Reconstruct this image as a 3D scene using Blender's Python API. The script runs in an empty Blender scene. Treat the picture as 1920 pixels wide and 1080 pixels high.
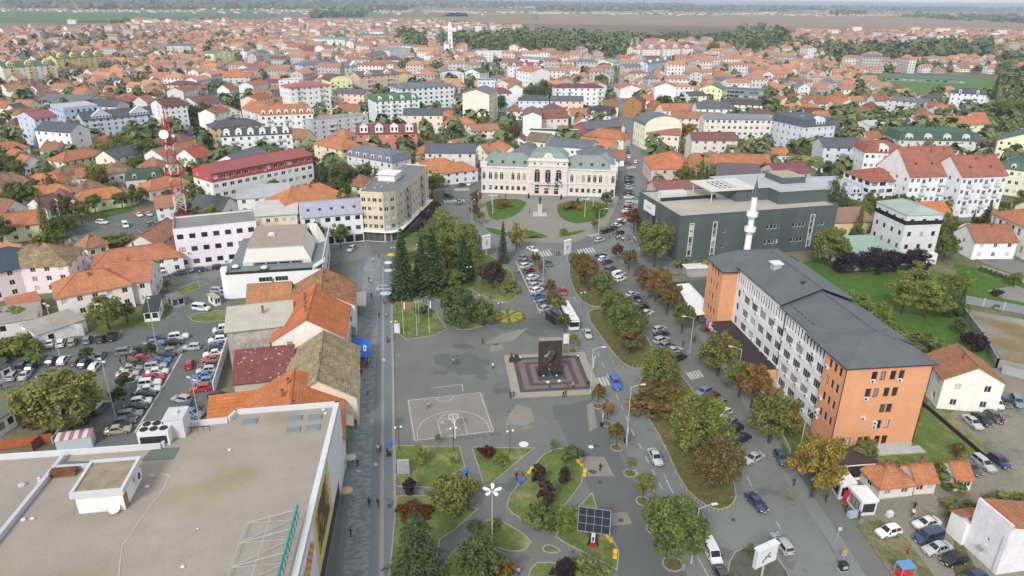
import bpy,bmesh,math,random
from mathutils import Vector,Matrix
rnd=random.Random(11)
SC=bpy.context.scene
COL=SC.collection
rad=math.radians
# camera (drone at 75 m) and the survey helper
F,PITCH,ROLL,HC=1300.0,rad(22.65),rad(0.6),75.0
_f=Vector((0,math.cos(PITCH),-math.sin(PITCH)));_r0=Vector((1,0,0));_u0=_r0.cross(_f)
_r=_r0*math.cos(ROLL)+_u0*math.sin(ROLL);_u=-_r0*math.sin(ROLL)+_u0*math.cos(ROLL)
CAMP=Vector((0,0,HC))
def P(px,py,z=0.0):
 """ground-plan survey: world point at height z seen at photo position (px,py)"""
 d=_f+_r*((px-960)/F)-_u*((py-540)/F)
 t=(z-HC)/d.z
 return CAMP+d*t
def PROJ(p):
 v=Vector(p)-CAMP;zc=v.dot(_f)
 if zc<1:return(-9999,-9999)
 return(960+F*v.dot(_r)/zc,540-F*v.dot(_u)/zc)
def hdg(p,dx,dy):
 a=P(*p);b=P(p[0]+dx,p[1]+dy)
 return math.atan2(b.y-a.y,b.x-a.x)
def inpoly(x,y,poly):
 c=False;n=len(poly);j=n-1
 for i in range(n):
  xi,yi=poly[i];xj,yj=poly[j]
  if(yi>y)!=(yj>y)and x<(xj-xi)*(y-yi)/(yj-yi)+xi:c=not c
  j=i
 return c
cam=bpy.data.cameras.new('camera');camo=bpy.data.objects.new('camera',cam);COL.objects.link(camo)
cam.sensor_width=36;cam.lens=36*F/1920;cam.clip_end=60000;cam.clip_start=0.5
camo.matrix_world=Matrix(((_r.x,_u.x,-_f.x,0),(_r.y,_u.y,-_f.y,0),(_r.z,_u.z,-_f.z,HC),(0,0,0,1)))
SC.camera=camo
# colours and materials
def lin(c):return tuple((v/255/12.92 if v<=10 else((v/255+0.055)/1.055)**2.4)for v in c)
def H_(r,g,b,k=0.8):
 if r>1.5*b:g+=(r-g)*.2;b+=(r-b)*.17
 return tuple(min(.85,v*k)for v in lin((r,g,b)))
def W_(r,g,b,k=1.25):
 return tuple(min(.84,v*k)for v in lin((r,g,b)))
def M(name):
 m=bpy.data.materials.new(name);m.use_nodes=True
 nt=m.node_tree
 return m,nt,nt.nodes['Principled BSDF']
def N(nt,t,**k):
 n=nt.nodes.new(t)
 for a,v in k.items():setattr(n,a,v)
 return n
def mixmul(nt,colsock,facsock,kind='MULTIPLY'):
 x=N(nt,'ShaderNodeMix',data_type='RGBA',blend_type=kind);x.inputs[0].default_value=1
 nt.links.new(colsock,x.inputs[6]);nt.links.new(facsock,x.inputs[7])
 return x.outputs[2]
def noise_range(nt,vec,scale,lo,hi,detail=3,rough=.6):
 n=N(nt,'ShaderNodeTexNoise');n.inputs['Scale'].default_value=scale;n.inputs['Detail'].default_value=detail;n.inputs['Roughness'].default_value=rough
 nt.links.new(vec,n.inputs['Vector'])
 r=N(nt,'ShaderNodeMapRange');r.inputs[1].default_value=.3;r.inputs[2].default_value=.7;r.inputs[3].default_value=lo;r.inputs[4].default_value=hi
 nt.links.new(n.outputs['Fac'],r.inputs[0])
 return r.outputs[0]
def surf(name,base='obj',rough=.9,noises=(),alt=None,stripes=None,spec=.3,pos=False,bump=None,island=None):
 """base 'obj' = object colour; noises [(scale, lo, hi)] multiply; alt (colour, scale, threshold, soft) blends a second colour by noise"""
 m,nt,b=M(name);L=nt.links
 if pos:vec=N(nt,'ShaderNodeNewGeometry').outputs['Position']
 else:vec=N(nt,'ShaderNodeTexCoord').outputs['Object']
 if base=='obj':col=N(nt,'ShaderNodeObjectInfo').outputs['Color']
 else:
  c=N(nt,'ShaderNodeRGB');c.outputs[0].default_value=(*base,1);col=c.outputs[0]
 for(acol,sc,th,soft)in(alt or()):
  f=noise_range(nt,vec,sc,0,1,4);r=N(nt,'ShaderNodeMapRange');r.inputs[1].default_value=th-soft;r.inputs[2].default_value=th+soft
  L.new(f,r.inputs[0]);x=N(nt,'ShaderNodeMix',data_type='RGBA');L.new(r.outputs[0],x.inputs[0]);L.new(col,x.inputs[6]);x.inputs[7].default_value=(*acol,1);col=x.outputs[2]
 for(sc,lo,hi)in noises:col=mixmul(nt,col,noise_range(nt,vec,sc,lo,hi))
 if island:
  g=N(nt,'ShaderNodeNewGeometry');r=N(nt,'ShaderNodeMapRange');r.inputs[3].default_value=island[0];r.inputs[4].default_value=island[1]
  L.new(g.outputs['Random Per Island'],r.inputs[0]);col=mixmul(nt,col,r.outputs[0])
 if stripes:
  s=N(nt,'ShaderNodeSeparateXYZ');L.new(vec,s.inputs[0])
  for(ax,per,dark,wid)in stripes:
   a=N(nt,'ShaderNodeMath',operation='DIVIDE');L.new(s.outputs[ax],a.inputs[0]);a.inputs[1].default_value=per
   fr=N(nt,'ShaderNodeMath',operation='FRACT');L.new(a.outputs[0],fr.inputs[0])
   lt=N(nt,'ShaderNodeMath',operation='LESS_THAN');L.new(fr.outputs[0],lt.inputs[0]);lt.inputs[1].default_value=wid
   r=N(nt,'ShaderNodeMapRange');r.inputs[3].default_value=1;r.inputs[4].default_value=dark;L.new(lt.outputs[0],r.inputs[0])
   col=mixmul(nt,col,r.outputs[0])
 L.new(col,b.inputs['Base Color']);b.inputs['Roughness'].default_value=rough;b.inputs['Specular IOR Level'].default_value=spec
 if bump:
  n=N(nt,'ShaderNodeTexNoise');n.inputs['Scale'].default_value=bump[0];L.new(vec,n.inputs['Vector'])
  bp=N(nt,'ShaderNodeBump');bp.inputs['Strength'].default_value=bump[1];bp.inputs['Distance'].default_value=bump[2]
  L.new(n.outputs['Fac'],bp.inputs['Height']);L.new(bp.outputs[0],b.inputs['Normal'])
 return m
m_wall=surf('plaster_wall',noises=[(.25,.9,1.05),(1.6,.92,1.04)],bump=(6,.2,.02))
m_dirty=surf('weathered_wall',noises=[(.35,.6,1.08),(1.1,.7,1.08),(6,.9,1.05)],bump=(6,.2,.02))
m_tile=surf('roof_tile',noises=[(.3,.78,1.1),(1.7,.78,1.15),(7,.8,1.15)],stripes=[(2,.26,.8,.25)],rough=.85)
m_oldtile=surf('weathered_roof_tile',noises=[(.4,.6,1.15),(1.8,.6,1.25),(7,.65,1.25)],stripes=[(2,.26,.75,.3)],rough=.9)
m_metal=surf('seamed_metal_roof',noises=[(.3,.88,1.06),(2,.93,1.04)],stripes=[(0,.62,.78,.12)],rough=.55,spec=.4)
m_slate=surf('slate_sheet_roof',noises=[(.25,.88,1.08),(3,.92,1.06)],rough=.6,spec=.4)
m_flat=surf('flat_roof_felt',noises=[(.12,.85,1.08),(.9,.9,1.06),(14,.85,1.12)],rough=.95)
m_peel=surf('peeling_metal_roof',noises=[(.4,.8,1.1)],alt=[((.62,.58,.55),1.5,.86,.03)],stripes=[(0,.8,.85,.1)],rough=.7)
m_plain=surf('painted_surface',noises=[(.8,.94,1.04)],rough=.6)
m_conc=surf('concrete',noises=[(.3,.85,1.08),(2.5,.88,1.06)],rough=.9)
m_brick=surf('bare_brick',noises=[(.6,.85,1.1),(5,.85,1.1)],stripes=[(2,.25,.8,.2)],rough=.95)
m_white=surf('white_frame',base=(.68,.68,.68),rough=.5)
m_dark=surf('dark_trim',base=(.03,.028,.03),rough=.5)
m_steel=surf('steel',base=(.42,.43,.44),rough=.4,spec=.5)
m_rubber=surf('rubber',base=(.018,.018,.02),rough=.8)
m_bark=surf('bark',base=(.09,.07,.05),noises=[(3,.6,1.2)],rough=.95)
m_skin=surf('skin',base=(.5,.3,.22),rough=.6)
m_hair=surf('hair',base=(.05,.035,.025),rough=.7)
m_trous=surf('trousers',base=(.035,.04,.06),rough=.9)
m_cloth=surf('cloth',rough=.9,noises=[(4,.9,1.05)])
m_lamp=surf('lamp_globe',base=(.8,.8,.78),rough=.3)
def _glass():
 m,nt,b=M('window_glass');L=nt.links
 o=N(nt,'ShaderNodeObjectInfo');r=N(nt,'ShaderNodeValToRGB');r.color_ramp.interpolation='CONSTANT'
 e=r.color_ramp.elements;e[0].position=0;e[0].color=(.018,.02,.024,1);e[1].position=.45;e[1].color=(.04,.045,.05,1)
 for p,c in((.68,(.1,.11,.12)),(.8,(.3,.3,.3)),(.9,(.55,.54,.52))):
  x=e.new(p);x.color=(*c,1)
 L.new(o.outputs['Random'],r.inputs[0]);L.new(r.outputs[0],b.inputs['Base Color'])
 b.inputs['Roughness'].default_value=.12;b.inputs['Specular IOR Level'].default_value=.5
 return m
m_glass=_glass()
m_dglass=surf('dark_glass',base=(.02,.023,.028),rough=.12,spec=.5)
def _paint():
 m,nt,b=M('car_paint');o=N(nt,'ShaderNodeObjectInfo');nt.links.new(o.outputs['Color'],b.inputs['Base Color'])
 b.inputs['Roughness'].default_value=.35;b.inputs['Coat Weight'].default_value=.6;b.inputs['Coat Roughness'].default_value=.08
 return m
m_paint=_paint()
def _leaf():
 m,nt,b=M('leaves');L=nt.links
 o=N(nt,'ShaderNodeObjectInfo');g=N(nt,'ShaderNodeNewGeometry');tc=N(nt,'ShaderNodeTexCoord')
 mp=N(nt,'ShaderNodeVectorMath',operation='ADD');L.new(tc.outputs['Object'],mp.inputs[0])
 cb=N(nt,'ShaderNodeCombineXYZ');ml=N(nt,'ShaderNodeMath',operation='MULTIPLY');L.new(o.outputs['Random'],ml.inputs[0]);ml.inputs[1].default_value=90;L.new(ml.outputs[0],cb.inputs[0]);L.new(cb.outputs[0],mp.inputs[1])
 nf=noise_range(nt,mp.outputs[0],.55,0,1,2)
 ia=N(nt,'ShaderNodeMath',operation='SUBTRACT');ia.inputs[0].default_value=1.0;L.new(o.outputs['Alpha'],ia.inputs[1])
 sm=N(nt,'ShaderNodeMath',operation='ADD');L.new(nf,sm.inputs[0]);L.new(ia.outputs[0],sm.inputs[1])
 r=N(nt,'ShaderNodeMapRange');r.inputs[1].default_value=.98;r.inputs[2].default_value=1.3;L.new(sm.outputs[0],r.inputs[0])
 x=N(nt,'ShaderNodeMix',data_type='RGBA');L.new(r.outputs[0],x.inputs[0]);L.new(o.outputs['Color'],x.inputs[6]);x.inputs[7].default_value=(.23,.15,.045,1)
 v=N(nt,'ShaderNodeMapRange');v.inputs[3].default_value=.68;v.inputs[4].default_value=1.4;L.new(g.outputs['Random Per Island'],v.inputs[0])
 c=mixmul(nt,x.outputs[2],v.outputs[0])
 c=mixmul(nt,c,noise_range(nt,mp.outputs[0],.9,.65,1.3,2))
 L.new(c,b.inputs['Base Color']);b.inputs['Roughness'].default_value=.7;b.inputs['Specular IOR Level'].default_value=.25
 tr=N(nt,'ShaderNodeBsdfTranslucent');L.new(c,tr.inputs[0]);ms=N(nt,'ShaderNodeMixShader');ms.inputs[0].default_value=.38
 L.new(b.outputs[0],ms.inputs[1]);L.new(tr.outputs[0],ms.inputs[2]);L.new(ms.outputs[0],nt.nodes['Material Output'].inputs[0])
 return m
m_leaf=_leaf()
# mesh builder and object helpers
class MB:
 def __init__(s):s.v=[];s.f=[];s.m=[]
 def poly(s,pts,m=0):
  i=len(s.v);s.v+=[tuple(p)for p in pts];s.f.append(tuple(range(i,i+len(pts))));s.m.append(m)
 def box(s,x0,y0,z0,x1,y1,z1,m=0,top=None,bottom=True):
  i=len(s.v)
  s.v+=[(x0,y0,z0),(x1,y0,z0),(x1,y1,z0),(x0,y1,z0),(x0,y0,z1),(x1,y0,z1),(x1,y1,z1),(x0,y1,z1)]
  fs=[(0,1,5,4),(1,2,6,5),(2,3,7,6),(3,0,4,7),(4,5,6,7)]+([(3,2,1,0)]if bottom else[])
  for k,f in enumerate(fs):s.f.append(tuple(i+q for q in f));s.m.append(top if(k==4 and top is not None)else m)
 def prism(s,pts,z0,z1,m=0,top=None):
  n=len(pts);i=len(s.v)
  s.v+=[(p[0],p[1],z0)for p in pts]+[(p[0],p[1],z1)for p in pts]
  for k in range(n):s.f.append((i+k,i+(k+1)%n,i+n+(k+1)%n,i+n+k));s.m.append(m)
  s.f.append(tuple(i+n+k for k in range(n)));s.m.append(m if top is None else top)
  s.f.append(tuple(i+k for k in range(n-1,-1,-1)));s.m.append(m)
 def tube(s,p,q,r0,r1=None,n=6,m=0,cap=True):
  r1=r0 if r1 is None else r1
  p=Vector(p);q=Vector(q);d=(q-p).normalized();a=d.orthogonal().normalized();b=d.cross(a);i=len(s.v)
  for c,r in((p,r0),(q,r1)):
   for k in range(n):
    t=2*math.pi*k/n;s.v.append(tuple(c+a*math.cos(t)*r+b*math.sin(t)*r))
  for k in range(n):s.f.append((i+k,i+(k+1)%n,i+n+(k+1)%n,i+n+k));s.m.append(m)
  if cap:
   s.f.append(tuple(i+n-1-k for k in range(n)));s.m.append(m);s.f.append(tuple(i+n+k for k in range(n)));s.m.append(m)
 def path(s,pts,r,n=6,m=0):
  for a,b in zip(pts,pts[1:]):s.tube(a,b,r,r,n,m)
 def lathe(s,prof,n=16,m=0,c=(0,0)):
  i=len(s.v)
  for r,z in prof:
   for k in range(n):
    t=2*math.pi*k/n;s.v.append((c[0]+r*math.cos(t),c[1]+r*math.sin(t),z))
  for j in range(len(prof)-1):
   for k in range(n):
    s.f.append((i+j*n+k,i+j*n+(k+1)%n,i+(j+1)*n+(k+1)%n,i+(j+1)*n+k));s.m.append(m)
 def ball(s,c,r,nu=10,nv=6,m=0,sq=(1,1,1)):
  i=len(s.v)
  for a in range(nv+1):
   ph=math.pi*a/nv
   for b in range(nu):
    t=2*math.pi*b/nu;s.v.append((c[0]+r*sq[0]*math.sin(ph)*math.cos(t),c[1]+r*sq[1]*math.sin(ph)*math.sin(t),c[2]-r*sq[2]*math.cos(ph)))
  for a in range(nv):
   for b in range(nu):
    s.f.append((i+a*nu+b,i+a*nu+(b+1)%nu,i+(a+1)*nu+(b+1)%nu,i+(a+1)*nu+b));s.m.append(m)
 def mesh(s,name,mats,smooth=None):
  me=bpy.data.meshes.new(name);me.from_pydata(s.v,[],s.f)
  for m in mats:me.materials.append(m)
  if len(mats)>1:me.polygons.foreach_set('material_index',s.m)
  if smooth is not None:
   me.polygons.foreach_set('use_smooth',[True]*len(s.f));me.set_sharp_from_angle(angle=rad(smooth))
  me.update();return me
 def build(s,name,mats,parent=None,color=None,smooth=None,loc=None,rz=0):
  return put(name,s.mesh(name,mats if isinstance(mats,(list,tuple))else[mats],smooth),parent,color,loc,rz)
def put(name,me,parent=None,color=None,loc=None,rz=0,scale=None):
 o=bpy.data.objects.new(name,me);COL.objects.link(o)
 if parent:o.parent=parent
 o.color=(*color[:3],color[3]if len(color)>3 else 1)if color is not None else(.46,.46,.45,1)
 if loc is not None:o.location=loc
 if rz:o.rotation_euler=(0,0,rz)
 if scale:o.scale=scale
 return o
def tag(o,label=None,cat=None,group=None,kind=None):
 if label:o['label']=label
 if cat:o['category']=cat
 if group:o['group']=group
 if kind:o['kind']=kind
 return o
def thing(name,label,cat,loc=(0,0,0),rz=0,group=None):
 o=bpy.data.objects.new(name,None);COL.objects.link(o);o.location=loc;o.rotation_euler=(0,0,rz);o.empty_display_size=.5
 return tag(o,label,cat,group)
DEFER=[]
def later(o,base):DEFER.append((o,base))
EXPO,HAZE=0.4,0.00011
# windows (unit meshes, scaled to each opening)
def win_mesh(name,nm,nh=0,t=.05,frame=m_white):
 b=MB();b.poly([(0,0,0),(1,0,0),(1,0,1),(0,0,1)],1)
 y0,y1=-.06,-.003
 for x0,x1 in((0,t),(1-t,1)):b.box(x0,y0,0,x1,y1,1,0)
 for z0,z1 in((0,t),(1-t,1)):b.box(t,y0,z0,1-t,y1,z1,0)
 for k in range(nm):
  x=(k+1)/(nm+1);b.box(x-t/2,y0+.01,t,x+t/2,y1,1-t,0)
 for k in range(nh):
  z=(k+1)/(nh+1)+.12;b.box(t,y0+.015,z-t/2,1-t,y1,z+t/2,0)
 return b.mesh(name,[frame,m_glass])
WM={'w1':win_mesh('window_single',0,0,.08),'w2':win_mesh('window_double',1,0,.06),'w4':win_mesh('window_wide',3,0,.026,surf('grey_frame',base=(.4,.4,.4),rough=.5)),'sh':win_mesh('shop_window',2,0,.03,m_dark),'dk':win_mesh('window_dark_frame',1,0,.06,m_dark),
'dr':win_mesh('door',0,1,.08)}
def win(parent,x,y,z,w,h,rz,kind='w2',name='window'):
 return put(name,WM[kind],parent,None,(x,y,z),rz,(w,1,h))
def facade(mb,o,ang,W,z0,z1,ops,inset=.16,m=0,parent=None,wk=True):
 ux,uy=math.cos(ang),math.sin(ang);nx,ny=-uy,ux
 xs=sorted({0,W,*[q for p in ops for q in p[:2]]});zs=sorted({z0,z1,*[q for p in ops for q in p[2:4]]})
 pt=lambda x,z,d=0:(o[0]+ux*x+nx*d,o[1]+uy*x+ny*d,z)
 for a,b in zip(xs,xs[1:]):
  run=None
  for c,e in zip(zs,zs[1:]):
   xm,zm=(a+b)/2,(c+e)/2
   hole=any(p[0]<xm<p[1]and p[2]<zm<p[3]for p in ops)
   if hole:
    if run is not None:mb.poly([pt(a,run),pt(b,run),pt(b,c),pt(a,c)],m);run=None
   elif run is None:run=c
  if run is not None:mb.poly([pt(a,run),pt(b,run),pt(b,z1),pt(a,z1)],m)
 for p in ops:
  a,b,c,e=p[:4]
  mb.poly([pt(a,c),pt(b,c),pt(b,c,inset),pt(a,c,inset)],m);mb.poly([pt(a,e,inset),pt(b,e,inset),pt(b,e),pt(a,e)],m)
  mb.poly([pt(a,c),pt(a,c,inset),pt(a,e,inset),pt(a,e)],m);mb.poly([pt(b,c,inset),pt(b,c),pt(b,e),pt(b,e,inset)],m)
  if parent:
   k=p[4]if len(p)>4 else 'w2';q=pt(a,c,inset)
   win(parent,q[0],q[1],c,b-a,e-c,ang,k,'door' if k=='dr' else 'window')
def layout(W,h,nf,nb,ww,wh,kind='w2',ground=None,z0=0.,balc=(),bayskip=()):
 ops=[];fh=(h-z0)/nf
 for f in range(nf):
  for k in range(nb):
   if(f,k)in bayskip or k in bayskip:continue
   c=(k+.5)*W/nb
   if f==0 and ground=='shop':w=W/nb*.82;ops.append((c-w/2,c+w/2,z0+.3,z0+fh*.82,'sh'));continue
   if f==0 and ground=='none':continue
   w=min(ww,W/nb*.82);hh=min(wh,fh*.62);s=z0+f*fh+fh*.29
   if k in balc and f>0:ops.append((c-w*.6,c+w*.6,z0+f*fh+.1,z0+f*fh+min(2.2,fh*.8),'w2'));continue
   ops.append((c-w/2,c+w/2,s,s+hh,kind))
 return ops
# roofs
def roof_gable(W,D,h,rise,oh=.45,axis='x',t=.2):
 b=MB();sw=axis=='y'
 if sw:W,D=D,W
 s=rise/(D/2);T=lambda x,y,z:(y,x,z)if sw else(x,y,z)
 x0,x1=-oh*.7,W+oh*.7;e=h-s*oh
 for(ya,yb)in((-oh,D/2),(D+oh,D/2)):
  b.poly([T(x0,ya,e),T(x1,ya,e),T(x1,yb,h+rise),T(x0,yb,h+rise)],0)
  b.poly([T(x0,ya,e-t),T(x1,ya,e-t),T(x1,yb,h+rise-t),T(x0,yb,h+rise-t)],1)
  b.poly([T(x0,ya,e-t),T(x1,ya,e-t),T(x1,ya,e),T(x0,ya,e)],1)
  for x in(x0,x1):b.poly([T(x,ya,e-t),T(x,yb,h+rise-t),T(x,yb,h+rise),T(x,ya,e)],1)
 yb=D/2;b.box(*(min(T(x0,yb-.15,0)[0],T(x1,yb+.15,0)[0]),min(T(x0,yb-.15,0)[1],T(x1,yb+.15,0)[1]),h+rise-.02),*(max(T(x0,yb-.15,0)[0],T(x1,yb+.15,0)[0]),max(T(x0,yb-.15,0)[1],T(x1,yb+.15,0)[1]),h+rise+.1),0)
 return b
def roof_hip(W,D,h,rise,oh=.45,t=.2,hf=1.0):
 b=MB();sw=W<D
 if sw:W,D=D,W
 T=lambda x,y,z:(y,x,z)if sw else(x,y,z)
 s=rise/(D/2);e=h-s*oh;i=D/2*hf;zr=h+rise
 a,c=i,W-i
 if a>c:a=c=W/2
 q=[(-oh,-oh),(W+oh,-oh),(W+oh,D+oh),(-oh,D+oh)]
 A,B=(a,D/2),(c,D/2)
 f=lambda p,z:T(p[0],p[1],z)
 b.poly([f(q[0],e),f(q[1],e),f(B,zr),f(A,zr)]);b.poly([f(q[2],e),f(q[3],e),f(A,zr),f(B,zr)])
 b.poly([f(q[1],e),f(q[2],e),f(B,zr)]);b.poly([f(q[3],e),f(q[0],e),f(A,zr)])
 for k in range(4):b.poly([f(q[k],e-t),f(q[(k+1)%4],e-t),f(q[(k+1)%4],e),f(q[k],e)],1)
 b.poly([f(p,e-t)for p in q],1)
 for p,qq,zz in((A,B,zr),(q[0],A,e),(q[3],A,e),(q[1],B,e),(q[2],B,e)):
  if p!=qq:b.tube(f(p,zz+.02),f(qq,zr+.02),.13,.13,4,0)
 return b
def roof_mansard(W,D,h,rise,oh=.3,low=None,inn=1.1):
 b=MB();low=low or rise*.7
 o=[(-oh,-oh),(W+oh,-oh),(W+oh,D+oh),(-oh,D+oh)];n=[(inn,inn),(W-inn,inn),(W-inn,D-inn),(inn,D-inn)]
 for k in range(4):
  a,c=o[k],o[(k+1)%4];e,g=n[k],n[(k+1)%4]
  b.poly([(*a,h-.2),(*c,h-.2),(*c,h),(*a,h)],1)
  b.poly([(*a,h),(*c,h),(*g,h+low),(*e,h+low)],0)
 b.poly([(*p,h-.2)for p in o],1)
 hp=roof_hip(W-2*inn,D-2*inn,h+low+.02,rise-low,.15,.05)
 i=len(b.v);b.v+=[(x+inn,y+inn,z)for x,y,z in hp.v];b.f+=[tuple(q+i for q in f)for f in hp.f];b.m+=hp.m
 return b
def roof_shed(W,D,h,rise,oh=.3,t=.2):
 b=MB();s=rise/D
 p=[(-oh,-oh,h-s*oh),(W+oh,-oh,h-s*oh),(W+oh,D+oh,h+rise+s*oh),(-oh,D+oh,h+rise+s*oh)]
 b.poly(p,0);b.poly([(x,y,z-t)for x,y,z in p],1)
 for k in range(4):
  a,c=p[k],p[(k+1)%4];b.poly([(a[0],a[1],a[2]-t),(c[0],c[1],c[2]-t),c,a],1)
 return b
def chimney(parent,x,y,z,hgt=1.1,s=.5,col=(.3,.14,.09)):
 b=MB();b.box(-s/2,-s/2,-1.2,s/2,s/2,hgt,0);b.box(-s/2-.07,-s/2-.07,hgt,s/2+.07,s/2+.07,hgt+.1,1);b.box(-s/2+.08,-s/2+.08,hgt+.1,s/2-.08,s/2-.08,hgt+.22,2)
 return b.build('chimney',[m_brick,m_conc,m_dark],parent,col,loc=(x,y,z))
def dormer_mesh(w,hh,dp,wallh=None,kind='gable'):
 b=MB();b.box(-w/2,0,0,w/2,dp,hh,0)
 if kind=='gable':
  r=w*.35
  b.poly([(-w/2,0,hh),(w/2,0,hh),(0,0,hh+r)],0)
  for sx in(-1,1):b.poly([(sx*(w/2+.15),-.2,hh-.1),(0,-.2,hh+r+.05),(0,dp,hh+r+.05),(sx*(w/2+.15),dp,hh-.1)],1)
 elif kind=='arch':
  pts=[(w/2*math.cos(math.pi*k/8),hh+w/2*.8*math.sin(math.pi*k/8))for k in range(9)]
  b.poly([(x,0,z)for x,z in pts][::-1],0)
  for(xa,za),(xb,zb)in zip(pts,pts[1:]):b.poly([(xa,-.15,za+.03),(xb,-.15,zb+.03),(xb,dp,zb+.03),(xa,dp,za+.03)],1)
 else:b.box(-w/2-.1,-.15,hh,w/2+.1,dp,hh+.12,1)
 n=max(1,int(w/1.6))
 for k in range(n):
  c=(k+.5)*w/n-w/2;ww=min(.9,w/n*.6)/2
  b.box(c-ww-.06,-.05,hh*.25,c+ww+.06,-.002,hh*.9,3);b.box(c-ww,-.07,hh*.3,c+ww,-.05,hh*.85,2)
 return b
BALC={}
def balcony(parent,o,ang,x,z,w,col=(.6,.6,.6),dp=1.1,kind=0):
 k=(round(w,1),kind)
 if k not in BALC:
  b=MB();b.box(-w/2,-dp,-.15,w/2,0,0,0)
  if kind==0:
   b.box(-w/2,-dp,0,w/2,-dp+.08,.95,1);b.box(-w/2,-dp+.08,0,-w/2+.08,0,.95,1);b.box(w/2-.08,-dp+.08,0,w/2,0,.95,1)
  else:
   for zz in(.5,.95):b.box(-w/2,-dp,zz-.04,w/2,-dp+.05,zz,1)
   n=int(w/.3)
   for i in range(n+1):xx=-w/2+.03+(w-.06)*i/n;b.box(xx-.02,-dp,0,xx+.02,-dp+.04,.95,1)
   for sx in(-w/2,w/2-.05):b.box(sx,-dp,.9,sx+.05,0,.95,1)
  BALC[k]=b.mesh('balcony',[m_conc,m_plain])
 ux,uy=math.cos(ang),math.sin(ang)
 return put('balcony',BALC[k],parent,col,(o[0]+ux*x,o[1]+uy*x,z),ang)
def _ac():
 b=MB();b.box(-.42,-.34,0,.42,-.04,.62,0);b.box(-.42,-.04,.1,-.36,0,.2,1);b.box(.36,-.04,.1,.42,0,.2,1)
 b.lathe([(.02,0),(.24,0)],12,1)
 for i in range(len(b.v)-24,len(b.v)):x,y,z=b.v[i];b.v[i]=(x-.1,-.345,.31+y)
 return b.mesh('air_conditioner',[m_white,m_dark])
AC=_ac()
def aircon(parent,o,ang,x,z):
 ux,uy=math.cos(ang),math.sin(ang)
 return put('air_conditioner',AC,parent,None,(o[0]+ux*x,o[1]+uy*x,z),ang)
def _sat():
 b=MB();b.lathe([(0,0),(.3,.05),(.45,.14)],12,0);b.tube((0,0,.02),(.1,0,-.6),.03,.03,5,1);return b.mesh('satellite_dish',[m_white,m_steel])
SAT=_sat()
OCC=[]
def occupy(cx,cy,hw,hd,ang):OCC.append((cx,cy,hw,hd,math.cos(ang),math.sin(ang)))
def free(x,y,r):
 for cx,cy,hw,hd,c,s in OCC:
  dx,dy=x-cx,y-cy
  if abs(dx)+abs(dy)>(hw+hd+r)*1.5:continue
  if abs(dx*c+dy*s)<hw+r and abs(-dx*s+dy*c)<hd+r:return False
 return True
FRONT=[]
LAND=[]
RKIND=dict(t=m_tile,o=m_oldtile,m=m_metal,s=m_slate,f=m_flat,p=m_peel)
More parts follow.
